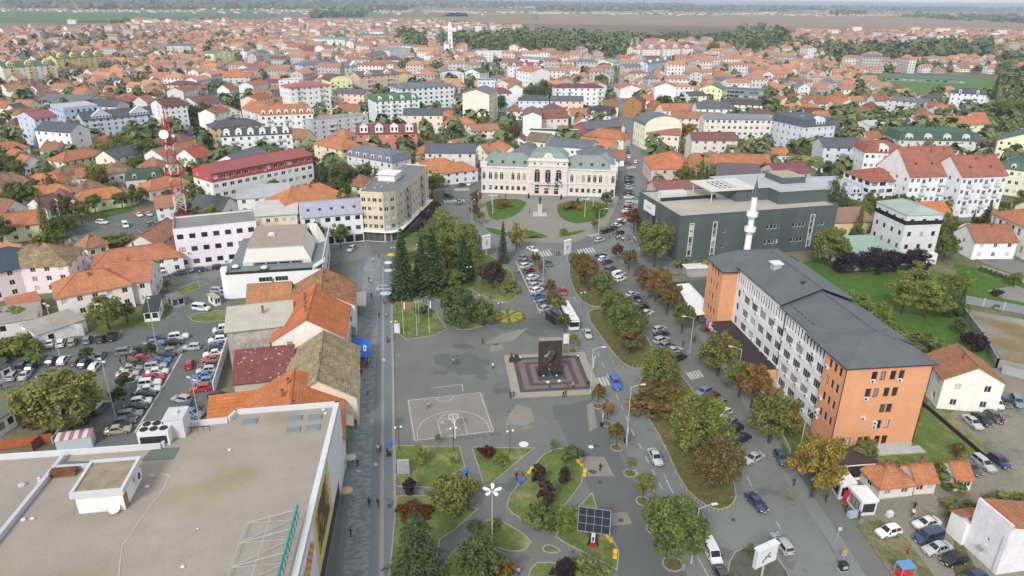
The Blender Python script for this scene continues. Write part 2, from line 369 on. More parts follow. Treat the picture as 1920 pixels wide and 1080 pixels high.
def core(root,W,D,h,roof,rise,wall,rc,nf,nb,ns,rm='t',ww=1.25,wh=1.45,wk='w2',ground=None,balc=(),sbalc=(),balkind=0,balcol=(.62,.62,.62),chim=0,dorm=0,dkind='gable',dw=1.8,dh=1.9,
wm=None,oh=.45,bands=(),ac=0,skip=(),sky=0,sat=0,par=.6,sides='lr',low=None,hf=1.0,dcol=None,base=True,pk='w2',back=False):
 wm=wm or m_wall
 def shell(z0,z1,color,fl0,ftot,first):
  b=MB()
  for(o,ang,L,n,bl,nm)in(((0,0),0,W,nb,balc,'f'),((W,0),math.pi/2,D,ns,sbalc,'r'),((0,D),-math.pi/2,D,ns,sbalc,'l'),((W,D),math.pi,W,nb if back else 0,(),'b')):
   if nm in 'lr' and nm not in sides:n=0
   allops=layout(L,h,nf,n,ww,wh,wk,ground if nm=='f' or ground=='none' else None,0,bl,skip if nm=='f' else())if n else[]
   ops=[p for p in allops if z0-.01<=p[2]<z1-.01 and p[3]<=z1+.01]
   facade(b,o,ang,L,z0,z1,ops,parent=root)
   if n and nm in 'flr':
    fh=h/nf
    for k in bl:
     for f in range(1,nf):
      if z0<=f*fh+.1<z1:balcony(root,o,ang,(k+.5)*L/n,f*fh,min(L/n*.92,4.2),balcol,kind=balkind)
    if ac and nm=='f':
     for _ in range(ac):k=rnd.randrange(n);f=rnd.randrange(nf);aircon(root,o,ang,min(L-.6,(k+1)*L/n-.1),(f+.12)*fh)if z0<=f*fh<z1 else None
  return b
 edges=[0]+[z for z,_ in bands]+[h];cols=[wall]+[c for _,c in bands]
 for q in range(len(edges)-1):
  b=shell(edges[q],edges[q+1],cols[q],0,0,q==0)
  if q==len(edges)-2:
   if roof=='gx':
    for x in(0,W):b.poly([(x,0,h),(x,D,h),(x,D/2,h+rise-.21)],0)
   elif roof=='gy':
    for y in(0,D):b.poly([(0,y,h),(W,y,h),(W/2,y,h+rise-.21)],0)
   elif roof=='shed':
    for x in(0,W):b.poly([(x,0,h),(x,D,h),(x,D,h+rise-.21)],0)
    b.poly([(0,D,h),(W,D,h),(W,D,h+rise-.21),(0,D,h+rise-.21)],0)
   elif roof=='flat':
    t=.25
    for(x0,y0,x1,y1)in((0,0,W,t),(0,D-t,W,D),(0,t,t,D-t),(W-t,t,W,D-t)):b.box(x0,y0,h,x1,y1,h+par,0,bottom=False)
   elif roof=='arch':
    n=10;pts=[(W/2-W/2*math.cos(math.pi*k/n),h+rise*math.sin(math.pi*k/n)-.1)for k in range(n+1)]
    for y in(0,D):b.poly([(x,y,z)for x,z in pts])
  if q==0 and base:b.box(-.03,-.04,-.3,W+.03,-.004,.45,1)
  b.build('wall',[wm,m_conc],root,cols[q])
 if roof=='gx':rb=roof_gable(W,D,h,rise,oh)
 elif roof=='gy':rb=roof_gable(W,D,h,rise,oh,'y')
 elif roof=='hip':rb=roof_hip(W,D,h,rise,oh,hf=hf)
 elif roof=='man':rb=roof_mansard(W,D,h,rise,low=low)
 elif roof=='shed':rb=roof_shed(W,D,h,rise,oh)
 elif roof=='arch':
  rb=MB();n=10;pts=[(W/2-(W/2+.2)*math.cos(math.pi*k/n),h+rise*math.sin(math.pi*k/n))for k in range(n+1)]
  for(xa,za),(xb,zb)in zip(pts,pts[1:]):rb.poly([(xa,-.3,za),(xb,-.3,zb),(xb,D+.3,zb),(xa,D+.3,za)],0)
 else:
  rb=MB();rb.box(.25,.25,h-.1,W-.25,D-.25,h+.12,0)
  c=.06
  for(x0,y0,x1,y1)in((-c,-c,W+c,.3),(-c,D-.3,W+c,D+c),(-c,.3,.3,D-.3),(W-.3,.3,W+c,D-.3)):rb.box(x0,y0,h+par,x1,y1,h+par+.07,1)
 ro=rb.build('roof',[RKIND[rm],m_plain if roof=='flat' else m_conc],root,rc)
 for k in range(chim):
  x=W*(k+.7+rnd.random()*.4)/(chim+.8);y=D*(.35+.3*rnd.random())
  if roof in('gx','hip'):z=h+rise*(1-abs(y-D/2)/(D/2))-.1
  elif roof=='gy':z=h+rise*(1-abs(x-W/2)/(W/2))-.1
  elif roof=='flat':z=h
  else:z=h+rise*.9
  chimney(ro,x,y,z,.8+.5*rnd.random())
 if dorm:
  dp=min(D*.4,3.2);me=dormer_mesh(dw,dh,dp,kind=dkind).mesh('dormer',[m_wall,RKIND[rm],m_dglass,m_white])
  for k in range(dorm):
   dd=put('dormer',me,root,dcol or wall,((k+.5)*W/dorm,-.02 if roof!='gx' else.3,h-.1 if roof!='gx' else h+.1))
 for k in range(sky):
  x=W*(k+.6)/(sky+.2);y=D*.2;z=h+rise*(y/(D/2))+.05
  b=MB();b.box(-.4,-.5,0,.4,.5,.12,0);b.box(-.32,-.42,.12,.32,.42,.14,1)
  o=b.build('skylight',[m_dark,m_dglass],ro,loc=(x,y,z));o.rotation_euler=(math.atan2(rise,D/2),0,0)
 for k in range(sat):put('satellite_dish',SAT,root,None,(W*rnd.uniform(.1,.9),D*.3,h+rise*.7+.8)).rotation_euler=(rad(60),0,rad(rnd.uniform(0,60)))
 return ro
def bld(name,label,cat,A,B,h,d,roof='gx',rise=3,wall=(.6,.6,.6),rc=(.4,.15,.07),nf=3,nb=5,ns=2,group=None,short=None,d2=None,**k):
 a=P(*A,h);b=P(*B,h);v=b-a;W=math.hypot(v.x,v.y);ang=math.atan2(v.y,v.x)
 root=thing(name,label,cat,(a.x,a.y,0),ang,group)
 core(root,W,d,h,roof,rise,wall,rc,nf,nb,ns,**k)
 c,s=math.cos(ang),math.sin(ang)
 occupy(a.x+c*W/2-s*d/2,a.y+s*W/2+c*d/2,W/2,d/2,ang)
 if short:LAND.append((short,*PROJ((a.x+c*W/2,a.y+s*W/2,h*.6))))
 root['W']=W
 pm=PROJ(((a.x+b.x)/2,(a.y+b.y)/2,0));FRONT.append((A[0],B[0],pm[1],F/math.hypot(*((a+b)/2)[:2])))
 return root
def house(r1,r2,Wd,h,rise,typ,rc,wall,label=None,cat='house',name='house',nf=None,rm='t',short=None,nb=None,ns=None,**k):
 p=P(*r1,h+rise);q=P(*r2,h+rise);v=q-p;L=math.hypot(v.x,v.y);ux,uy=v.x/L,v.y/L
 cx,cy=(p.x+q.x)/2,(p.y+q.y)/2
 if-uy*cx+ux*cy<0:ux,uy=-ux,-uy
 if typ=='hip':L=L+Wd*.95
 ang=math.atan2(uy,ux);ox,oy=cx-ux*L/2+uy*Wd/2,cy-uy*L/2-ux*Wd/2
 return house_at(ox,oy,ang,L,Wd,h,rise,typ,rc,wall,label,cat,name,nf,rm,short,nb,ns,**k)
def house_at(ox,oy,ang,L,Wd,h,rise,typ,rc,wall,label=None,cat='house',name='house',nf=None,rm='t',short=None,nb=None,ns=None,**k):
 root=thing(name,label,cat,(ox,oy,0),ang)
 nf=nf or(1 if h<4.6 else 2 if h<7.6 else 3);nb=nb if nb is not None else max(2,int(L/3.3));ns=ns if ns is not None else max(1,int(Wd/4))
 k.setdefault('chim',1)
 core(root,L,Wd,h,typ,rise,wall,rc,nf,nb,ns,rm=rm,**k)
 c,s=math.cos(ang),math.sin(ang);occupy(ox+c*L/2-s*Wd/2,oy+s*L/2+c*Wd/2,L/2,Wd/2,ang)
 if short:LAND.append((short,*PROJ((ox+c*L/2,oy+s*L/2,h*.6))))
 return root
def HGT(bx,by,ty):
 g=P(bx,by);lo,hi=0,90
 for _ in range(40):
  m=(lo+hi)/2
  if PROJ((g.x,g.y,m))[1]>ty:lo=m
  else:hi=m
 return lo
_bld0=bld
def bld(name,label,cat,A,B,h,*a,**k):
 if isinstance(h,tuple):h=HGT(*h)
 return _bld0(name,label,cat,A,B,h,*a,**k)
# sky, sun, air
SUN_EL,SUN_AZ=rad(38),rad(200)
w=bpy.data.worlds.new('World');SC.world=w;w.use_nodes=True
nt=w.node_tree;bg=nt.nodes['Background']
sky=nt.nodes.new('ShaderNodeTexSky');sky.sky_type='NISHITA';sky.sun_disc=False;sky.sun_elevation=SUN_EL;sky.sun_rotation=SUN_AZ;sky.dust_density=1.5;sky.air_density=1.0
hs=nt.nodes.new('ShaderNodeHueSaturation');hs.inputs['Saturation'].default_value=.22
nt.links.new(sky.outputs[0],hs.inputs['Color']);mx=nt.nodes.new('ShaderNodeMix');mx.data_type='RGBA';mx.inputs[0].default_value=.55;mx.inputs[7].default_value=(5.6,5.85,6.2,1);nt.links.new(hs.outputs[0],mx.inputs[6]);nt.links.new(mx.outputs[2],bg.inputs[0]);bg.inputs[1].default_value=.128
sl=bpy.data.lights.new('sun','SUN');sl.energy=2.1;sl.angle=rad(15);sl.color=(1,.965,.92)
so=bpy.data.objects.new('sun',sl);COL.objects.link(so)
sd=Vector((math.sin(SUN_AZ)*math.cos(SUN_EL),math.cos(SUN_AZ)*math.cos(SUN_EL),math.sin(SUN_EL)))
so.rotation_euler=sd.to_track_quat('Z','Y').to_euler();so.location=(0,0,200)
SC.view_settings.view_transform='Standard';SC.view_settings.look='None';SC.view_settings.exposure=EXPO;SC.view_settings.gamma=1
SC.cycles.volume_bounces=0;SC.cycles.max_bounces=6;SC.cycles.diffuse_bounces=3;SC.cycles.glossy_bounces=2;SC.cycles.transparent_max_bounces=6
def _haze():
 m=bpy.data.materials.new('air');m.use_nodes=True;t=m.node_tree
 t.nodes.remove(t.nodes['Principled BSDF']);v=t.nodes.new('ShaderNodeVolumePrincipled')
 v.inputs['Color'].default_value=(.68,.79,.95,1);v.inputs['Density'].default_value=HAZE;v.inputs['Anisotropy'].default_value=0
 t.links.new(v.outputs[0],t.nodes['Material Output'].inputs['Volume'])
 b=MB();b.box(-30500,-700,-2.2,30500,40500,80)
 tag(b.build('haze',[m]),kind='stuff')
if HAZE:_haze()
# ground sheets
G_soil=surf('yard_ground',base=(.15,.15,.085),pos=True,noises=[(.9,.8,1.15),(.05,.85,1.1)],alt=[((.2,.185,.13),.03,.6,.25),((.2,.195,.18),.09,.78,.1)],rough=1,spec=.1)
G_plaza=surf('worn_asphalt',base=H_(126,127,124),pos=True,noises=[(.035,.9,1.08),(.22,.93,1.06),(3.5,.92,1.06)],alt=[(H_(140,138,130),.07,.93,.05),(H_(109,112,110),.05,.72,.03)],stripes=[(0,5.5,.95,.014),(1,5.5,.95,.014)],rough=.9,spec=.2)
G_road=surf('road_asphalt',base=H_(136,138,136),pos=True,noises=[(.06,.9,1.07),(.5,.94,1.05),(4,.92,1.06)],alt=[(H_(118,120,118),.08,.76,.03)],rough=.9,spec=.2)
G_lot=surf('parking_asphalt',base=H_(118,120,118),pos=True,noises=[(.05,.88,1.08),(.4,.92,1.06),(4,.92,1.06)],rough=.9,spec=.2)
G_path=surf('path_asphalt',base=H_(139,141,138),pos=True,noises=[(.1,.93,1.06),(3,.94,1.05)],rough=.9,spec=.2)
G_pave=surf('pale_paving',base=H_(152,147,140),pos=True,noises=[(.08,.92,1.06),(1.2,.94,1.05)],stripes=[(0,1.2,.93,.08),(1,1.2,.93,.08)],rough=.9)
G_stripe=surf('striped_pavers',base=H_(140,144,143),pos=True,noises=[(.3,.93,1.05)],stripes=[(0,.6,.92,.3)],rough=.9)
G_patch=surf('concrete_patch',base=H_(150,146,137),pos=True,noises=[(.3,.88,1.08),(2,.94,1.05)],rough=.95)
G_court=surf('court_surface',base=H_(146,142,137),pos=True,noises=[(.2,.93,1.06),(3,.96,1.04)],rough=.9)
G_mark=surf('road_paint',base=H_(215,215,210),pos=True,noises=[(1.2,.72,1.05)],rough=.8)
G_kerb=surf('kerb_stone',base=H_(165,163,155),pos=True,noises=[(.8,.88,1.06)],rough=.9)
G_lawn=surf('worn_lawn',base=H_(106,124,58),pos=True,noises=[(.5,.8,1.2),(3,.8,1.25),(9,.75,1.3)],alt=[(H_(152,144,92),.17,.72,.25)],rough=1,spec=.1)
G_green=surf('fresh_lawn',base=H_(86,125,44),pos=True,noises=[(.4,.82,1.14),(4,.75,1.25)],alt=[(H_(110,120,60),.1,.75,.2)],rough=1,spec=.1)
G_leafy=surf('leaf_littered_grass',base=H_(108,112,56),pos=True,noises=[(1,.75,1.2),(5,.65,1.35)],alt=[(H_(122,104,64),.3,.6,.25)],rough=1,spec=.1)
G_gravel=surf('gravel',base=H_(152,146,132),pos=True,noises=[(.12,.86,1.1),(1.5,.88,1.1),(8,.75,1.25)],alt=[(H_(118,118,70),.13,.8,.12)],rough=1,spec=.1)
G_dirt=surf('bare_dirt',base=H_(150,128,92),pos=True,noises=[(.15,.8,1.12),(2,.85,1.12)],alt=[(H_(160,158,148),.07,.6,.2)],rough=1,spec=.1)
def chaikin(pts,n=2):
 for _ in range(n):
  o=[]
  for i in range(len(pts)):
   a,b=pts[i],pts[(i+1)%len(pts)]
   o+=[(a[0]*.75+b[0]*.25,a[1]*.75+b[1]*.25),(a[0]*.25+b[0]*.75,a[1]*.25+b[1]*.75)]
  pts=o
 return pts
def W2(px):return[tuple(P(*p)[:2])for p in px]
def sheet(name,px,z,mat,cut=0,world=False,kind='structure'):
 pts=px if world else W2(px)
 if cut:pts=chaikin(pts,cut)
 b=MB();b.poly([(x,y,z)for x,y in pts])
 return tag(b.build(name,[mat]),kind=kind)
def kerb(pts,wd=.22,h=.13,closed=True,z=0):
 b=MB();n=len(pts)
 for i in range(n if closed else n-1):
  p=Vector(pts[i]);q=Vector(pts[(i+1)%n]);d=q-p
  if d.length<.02:continue
  d.normalize();m=Vector((-d.y,d.x))*wd/2;p=p-d*wd/2;q=q+d*wd/2
  b.prism([p-m,q-m,q+m,p+m],z-.05,z+h+.0005*(i%3))
 return tag(b.build('kerb',[G_kerb]),kind='structure')
def lawn(px,mat=None,cut=0,k=True,z=.09,name='lawn'):
 pts=W2(px)
 if cut:pts=chaikin(pts,cut)
 b=MB();b.poly([(x,y,z)for x,y in pts]);o=tag(b.build(name,[mat or G_lawn]),kind='structure')
 if k:kerb(pts)
 return o
_g=MB();_g.poly([(-30000,-600,-.2),(30000,-600,-.2),(30000,40000,-.2),(-30000,40000,-.2)])
def _farm():
 m,nt,b=M('open_country');L=nt.links;ge=N(nt,'ShaderNodeNewGeometry')
 sc=N(nt,'ShaderNodeVectorMath',operation='MULTIPLY');sc.inputs[1].default_value=(1/900,1/260,0);L.new(ge.outputs['Position'],sc.inputs[0])
 vo=N(nt,'ShaderNodeTexVoronoi');vo.inputs['Scale'].default_value=1;vo.distance='CHEBYCHEV';L.new(sc.outputs[0],vo.inputs['Vector'])
 sp=N(nt,'ShaderNodeSeparateColor');L.new(vo.outputs['Color'],sp.inputs[0])
 cr=N(nt,'ShaderNodeValToRGB');cr.color_ramp.interpolation='CONSTANT';e=cr.color_ramp.elements
 e[0].position=0;e[0].color=(.19,.15,.105,1);e[1].position=.2;e[1].color=(.25,.205,.14,1)
 for p,c in((.38,(.10,.14,.06)),(.5,(.21,.17,.12)),(.66,(.14,.13,.07)),(.78,(.3,.245,.15)),(.9,(.12,.16,.06))):x=e.new(p);x.color=(*c,1)
 L.new(sp.outputs[0],cr.inputs[0])
 c=mixmul(nt,cr.outputs[0],noise_range(nt,ge.outputs['Position'],.01,.88,1.1))
 L.new(c,b.inputs['Base Color']);b.inputs['Roughness'].default_value=1;b.inputs['Specular IOR Level'].default_value=.1
 return m
tag(_g.build('ground',[_farm()]),kind='structure')
sheet('town_land',[(-320,-40),(320,-40),(1000,1500),(420,1750),(-300,2350),(-1450,2300)],-.1,G_soil,world=True)
for px,c in(([(1010,26),(1940,34),(1940,56),(1010,46)],(.29,.215,.14)),([(1180,16),(1940,24),(1940,33),(1150,25)],(.22,.175,.125)),([(0,24),(480,22),(520,30),(460,37),(120,42),(0,38)],(.1,.17,.075)),([(480,18),(870,20),(880,31),(520,32)],(.2,.18,.11)),([(850,22),(990,24),(1010,45),(800,42)],(.27,.215,.14)),([(120,41),(330,36),(330,42),(150,50)],(.16,.16,.09))):
 sheet('field',px,.2,surf('tilled_field',base=c,pos=True,noises=[(.004,.85,1.12),(.03,.93,1.05)],rough=1,spec=.1))
CENTER=[(540,1105),(640,880),(652,700),(660,560),(640,520),(640,462),(690,455),(815,396),(832,360),(868,330),(884,300),(930,240),(948,200),(962,200),(950,240),(906,300),(904,330),(1150,335),(1163,280),(1152,200),(1132,140),(1146,140),(1188,200),(1214,280),(1228,370),(1238,440),(1275,503),(1335,520),(1345,610),(1430,740),(1530,870),(1585,960),(1680,1105)]
sheet('town_square',CENTER,0,G_plaza)
sheet('road',[(1015,470),(1085,470),(1098,560),(1110,600),(1172,690),(1200,738),(1250,835),(1288,915),(1322,965),(1400,1105),(1300,1105),(1245,985),(1190,880),(1120,735),(1075,650),(1045,585),(1035,540)],.012,G_road)
sheet('road',[(880,410),(930,440),(1000,462),(1085,470),(1150,445),(1172,400),(1180,340),(1172,280),(1156,200),(1136,145),(1143,145),(1176,200),(1198,270),(1214,360),(1222,440),(1200,480),(1130,480),(1000,480),(930,460),(880,430)],.008,G_road)
sheet('road',[(1375,800),(1425,800),(1460,860),(1500,930),(1540,1000),(1600,1105),(1330,1105),(1320,968),(1372,968),(1400,945),(1392,920)],.006,G_road)
sheet('pavement',[(895,358),(1160,368),(1158,380),(1140,420),(1085,452),(1040,456),(960,452),(915,432),(897,410)],.02,G_pave)
lawn([(911.7,372.5),(991.7,374),(978,398),(955,410),(923,415),(912,400)],G_green,1);lawn([(1045,377),(1130,378),(1145,395),(1130,410),(1088,421),(1063,417),(1044,404)],G_green,1)
lawn([(905,425),(935,430),(955,438),(990,430),(1028,442),(1026,447),(980,448),(920,440)],G_green,1);lawn([(1060,436),(1098,431),(1098,434),(1072,443),(1058,441)],G_green,1)
sheet('town_square',[(-75,20),(60,20),(60,86),(-75,86)],-.02,G_plaza,world=True);sheet('gravel_yard',[(60,20),(140,20),(170,110),(120,150),(60,90)],-.03,G_gravel,world=True)
for px,c in(([(735,562),(775,560),(817,580),(823,597),(842,625),(736,641)],1),([(745,440),(800,415),(870,430),(900,470),(958,500),(972,556),(948,570),(905,556),(880,540),(846,570),(815,562),(765,545),(742,540)],1),([(840,568),(915,580),(932,605),(862,622),(842,605)],1),
([(741,836),(862,838),(872,875),(812,915),(742,912)],0),([(744,931),(807,930),(895,955),(855,992),(825,1012),(805,1105),(728,1105),(740,975)],0),([(885,839),(1002,841),(915,912),(908,912)],0),
([(1029,842),(1080,842),(1100,893),(1060,948),(1019,991),(965,968),(945,945),(985,892)],1),([(1110,925),(1120,957),(1160,1035),(1157,1069),(1067,1022),(1042,1007),(1052,985),(1082,955)],0),([(923,968),(1000,1012),(985,1033),(950,1035),(900,1014),(885,1000)],1),
([(1018,1024),(1035,1022),(1056,1037),(1020,1037)],1),([(985,1105),(998,1056),(1035,1055),(1090,1062),(1135,1105)],1),([(815,1105),(840,1040),(885,1010),(955,1045),(965,1105)],1)):
 lawn(px,G_lawn,c)
for px in([(1065,492),(1085,480),(1140,520),(1162,562),(1140,577),(1098,573),(1073,541)],[(1097,589),(1120,577),(1165,580),(1232,655),(1215,690),(1176,691),(1140,650)],[(1192,712),(1240,690),(1285,705),(1330,800),(1358,860),(1383,925),(1372,950),(1345,957),(1318,945),(1280,912),(1245,832),(1205,765)]):
 lawn(px,G_leafy,1)
sheet('pavement',[(1262,905),(1282,912),(1318,950),(1345,960),(1375,952),(1386,925),(1400,935),(1392,962),(1368,973),(1330,968),(1290,930)],.03,G_path,1)
sheet('pavement',[(1150,690),(1176,691),(1207,687),(1225,700),(1192,712),(1200,745),(1190,735),(1168,715)],.03,G_path)
sheet('pavement',[(1352,965),(1400,945),(1450,1000),(1420,1040),(1380,1030),(1340,1000)],.024,G_path)
lawn([(1370,1040),(1400,1025),(1430,1022),(1470,1060),(1490,1105),(1360,1105)],surf('mossy_island',base=H_(104,104,92),pos=True,noises=[(.5,.8,1.15),(4,.8,1.2)],rough=1),1)
sheet('pavement',[(1235,500),(1280,505),(1340,620),(1365,660),(1445,800),(1478,862),(1545,960),(1640,1105),(1568,1105),(1568,1065),(1570,1040),(1440,850),(1390,750),(1290,600)],.03,G_stripe)
sheet('lawn',[(1372,640),(1440,720),(1520,838),(1700,846),(1745,738),(1800,790),(1855,850),(1770,872),(1700,905),(1600,900),(1475,855),(1400,720)],.04,G_lawn)
sheet('lawn',[(1470,500),(1560,480),(1700,495),(1795,520),(1815,565),(1870,690),(1760,700),(1740,650),(1600,560)],.03,G_green)
sheet('lawn',[(1790,495),(1950,515),(1950,590),(1815,568)],.035,G_green)
sheet('yard',[(1812,580),(1950,605),(1950,720),(1890,690),(1860,650)],.04,G_dirt)
sheet('gravel_yard',[(1780,775),(1900,735),(1950,740),(1950,950),(1830,950),(1800,985),(1810,1030),(1870,1105),(1690,1105),(1600,965),(1570,905),(1700,905),(1770,872),(1855,850)],.05,G_gravel)
sheet('lawn',[(1605,985),(1650,975),(1700,1010),(1770,1105),(1690,1105)],.056,surf('weedy_gravel',base=H_(142,134,104),pos=True,noises=[(.5,.8,1.15),(4,.8,1.2)],alt=[(H_(104,112,62),.4,.55,.2)],rough=1))
sheet('lawn',[(1798,985),(1830,945),(1950,930),(1950,985),(1855,985),(1800,1010),(1850,1105),(1800,1105),(1780,1050)],.056,G_leafy)
sheet('road',[(1810,455),(1870,470),(1950,510),(1950,530),(1860,500),(1790,470)],.045,G_road)
sheet('parking_lot',[(-40,640),(150,625),(215,622),(250,605),(320,600),(350,540),(430,500),(440,600),(425,680),(410,740),(395,800),(300,870),(60,870),(130,810),(205,745),(190,700),(-40,735)],.01,G_lot)
sheet('road',[(160,515),(295,520),(430,492),(560,475),(645,452),(692,452),(700,480),(640,495),(430,520),(350,545),(322,605),(300,600),(320,545),(180,545)],.02,G_road)
sheet('road',[(100,425),(128,422),(196,515),(172,530)],.026,G_road)
sheet('parking_lot',[(118,430),(185,410),(240,398),(300,392),(330,400),(330,430),(250,440),(190,455),(170,470)],.02,G_lot)
lawn([(186,385),(235,375),(250,395),(190,408)],G_green,0,False,.03);lawn([(350,590),(440,580),(440,600),(365,606)],G_lawn,1,True);lawn([(330,545),(372,527),(375,540),(330,560)],G_lawn,0,True)
lawn([(322,560),(345,545),(310,598),(290,612),(230,615),(170,625),(160,600),(250,590)],G_lawn,0,False,.03)
sheet('road',[(40,190),(60,190),(95,300),(110,425),(95,425),(70,300)],-.03,G_road);sheet('street',[(836,350),(860,280),(780,250),(775,240),(870,270),(880,330)],.03,G_road)
sheet('street',[(1430,240),(1455,205),(1470,205),(1478,260),(1500,300),(1450,300)],.02,G_lot)
for px in([(560,475),(640,455),(480,340),(470,345)],[(680,235),(720,175),(735,175),(700,240)],[(1190,180),(1440,165),(1440,172),(1195,190)],[(880,235),(700,120),(706,118),(890,230)],[(1440,215),(1340,120),(1346,119),(1452,212)],[(-20,200),(260,150),(262,153),(-20,208)]):sheet('street',px,-.02,G_lot)
sheet('sports_field',[(1600,146),(1690,142),(1890,150),(1890,172),(1790,181),(1720,178),(1630,158)],.1,surf('pitch_turf',base=H_(98,140,58),pos=True,noises=[(.02,.9,1.08)],rough=1),1)
PROM_L=[(690,478),(672,500),(668,560),(660,640),(655,740),(650,870),(628,1105)]
sheet('promenade',PROM_L+[(738,1105),(738,900),(737,700),(733,560),(730,478)],.03,surf('promenade_pavers',base=H_(126,134,138),pos=True,noises=[(.12,.94,1.05),(3,.95,1.04)],stripes=[(1,.9,.95,.06)],rough=.85))
def _chev():
 m,nt,b=M('chevron_paving');L=nt.links;ge=N(nt,'ShaderNodeNewGeometry')
 mp=N(nt,'ShaderNodeMapping');mp.inputs['Rotation'].default_value=(0,0,rad(-9.3));L.new(ge.outputs['Position'],mp.inputs['Vector'])
 br=N(nt,'ShaderNodeTexBrick');br.offset=.5;br.inputs['Scale'].default_value=1;br.inputs['Mortar Size'].default_value=0;br.inputs['Brick Width'].default_value=.8;br.inputs['Row Height'].default_value=.42;br.inputs['Bias'].default_value=-.12
 br.inputs['Color1'].default_value=(*H_(125,132,135),1);br.inputs['Color2'].default_value=(*H_(160,165,168),1)
 L.new(mp.outputs[0],br.inputs['Vector']);L.new(br.outputs['Color'],b.inputs['Base Color']);b.inputs['Roughness'].default_value=.85
 return m
sheet('patterned_paving',[(694,482),(682,500),(677,560),(668,640),(664,740),(660,870),(640,1105),(690,1105),(697,870),(702,740),(707,640),(711,560),(714,482)],.036,_chev())
sheet('drain_strip',[(716,500),(716,600),(715,740),(713,900),(711,1105),(719,1105),(720.5,900),(720.5,740),(720,600),(719.5,500)],.042,surf('pink_stone_strip',base=H_(166,158,156),pos=True,noises=[(.5,.92,1.05)],rough=.85))
kerb(W2([(734,545),(737,700),(738.5,830),(741,960)]),.5,.16,False)
m_cover=surf('iron_cover',base=(.075,.075,.075))
sheet('asphalt_patch',[(1035,765),(1112,748),(1175,880),(1240,990),(1305,1105),(1165,1105),(1135,990),(1100,905),(1075,850)],.009,surf('new_asphalt',base=H_(110,112,111),pos=True,noises=[(.06,.93,1.06),(4,.93,1.06)],rough=.9))
for px in([(955,775),(970,758),(995,765),(1003,790),(985,797),(946,797)],[(1083,855),(1133,857),(1152,893),(1101,893)],[(1143,962),(1175,960),(1185,982),(1143,987)],[(905,645),(945,625),(990,615),(960,640)],[(918,650),(940,645),(945,655),(920,660)],[(1100,760),(1112,752),(1120,800),(1105,810)]):sheet('concrete_patch',px,.016,G_patch)
for px in([(1120,903),(1126,900),(1130,905),(1123,908)],[(1100,883),(1110,880),(1122,885),(1112,890)],[(1158,973),(1168,972),(1170,978),(1160,980)],[(1112,834),(1122,833),(1124,838),(1115,840)],[(826,790),(832,790),(832,795),(826,795)],[(951,771),(957,770),(958,774),(952,774)],[(925,645),(935,644),(934,648),(926,648)],[(716,672),(723,672),(723,678),(716,678)],[(700,868),(708,868),(708,874),(700,874)],[(668,881),(677,881),(676,886),(668,886)],[(1070,1033),(1076,1031),(1078,1036),(1072,1037)],[(1370,972),(1378,972),(1379,978),(1371,978)]):
 sheet('drain_cover',px,.05,m_cover if px[0][0]>900 else m_conc,2)
sheet('court',[(763,749),(906,737),(927,811),(773,828)],.018,G_court)
def marks(pts,wd=.12,z=.026,closed=False):
 b=MB();n=len(pts)
 for i in range(n if closed else n-1):
  p=Vector(pts[i][:2]);q=Vector(pts[(i+1)%n][:2]);d=(q-p)
  if d.length<1e-3:continue
  d.normalize();m=Vector((-d.y,d.x))*wd/2
  z2=z+(i%2)*.002
  b.poly([(*(p-m),z2),(*(q-m),z2),(*(q+m),z2),(*(p+m),z2)])
 return tag(b.build('road_marking',[G_mark]),kind='structure')
cA,cB,cD=(Vector(P(*p)[:2])for p in((778,826),(925,808),(765,750)))
cu=(cB-cA).normalized();cv=Vector((-cu.y,cu.x));CW=(cB-cA).length
ct=lambda x,y:cA+cu*x+cv*y
marks([ct(0,0),ct(CW,0),ct(CW,14),ct(0,14)],.14,closed=True)
marks([ct(CW/2-2.45,0),ct(CW/2-2.45,5.8),ct(CW/2+2.45,5.8),ct(CW/2+2.45,0)])
marks([ct(CW/2+1.8*math.cos(math.pi*k/10),5.8+1.8*math.sin(math.pi*k/10))for k in range(11)],z=.03);marks([ct(CW/2+1.8*math.cos(math.pi*k/10),14-1.8*math.sin(math.pi*k/10))for k in range(11)],z=.03)
marks([ct(CW/2-6.75,0)]+[ct(CW/2-6.75*math.cos(math.pi*k/18),1.6+6.75*math.sin(math.pi*k/18))for k in range(1,18)]+[ct(CW/2+6.75,0)],z=.022);marks([ct(CW/2+1.25*math.cos(math.pi*k/8),1.6+1.25*math.sin(math.pi*k/8))for k in range(9)],z=.03)
def letters(txt,size,loc,rz,mat,name='lettering',label=None,kind=None,parent=None,rx=0,ext=0):
 cu_=bpy.data.curves.new(name,'FONT');cu_.body=txt;cu_.size=size;cu_.align_x='CENTER';cu_.align_y='CENTER';cu_.extrude=ext
 t=bpy.data.objects.new(name,cu_);COL.objects.link(t)
 dg=bpy.context.evaluated_depsgraph_get();me=bpy.data.meshes.new_from_object(t.evaluated_get(dg));bpy.data.objects.remove(t)
 me.materials.clear();me.materials.append(mat)
 o=put(name,me,parent,None,loc);o.rotation_euler=(rx,0,rz)
 return tag(o,label,None,None,kind)
p=ct(11.2,-1.0);letters('KK RADNIK',1.75,(p.x,p.y,.02),math.atan2(cu.y,cu.x)+math.pi,surf('faded_ground_paint',base=H_(96,100,100),pos=True,noises=[(1,.85,1.15)]),'ground_lettering',kind='structure')
marks([P(808,728),P(866,721),P(868,733)],.15)
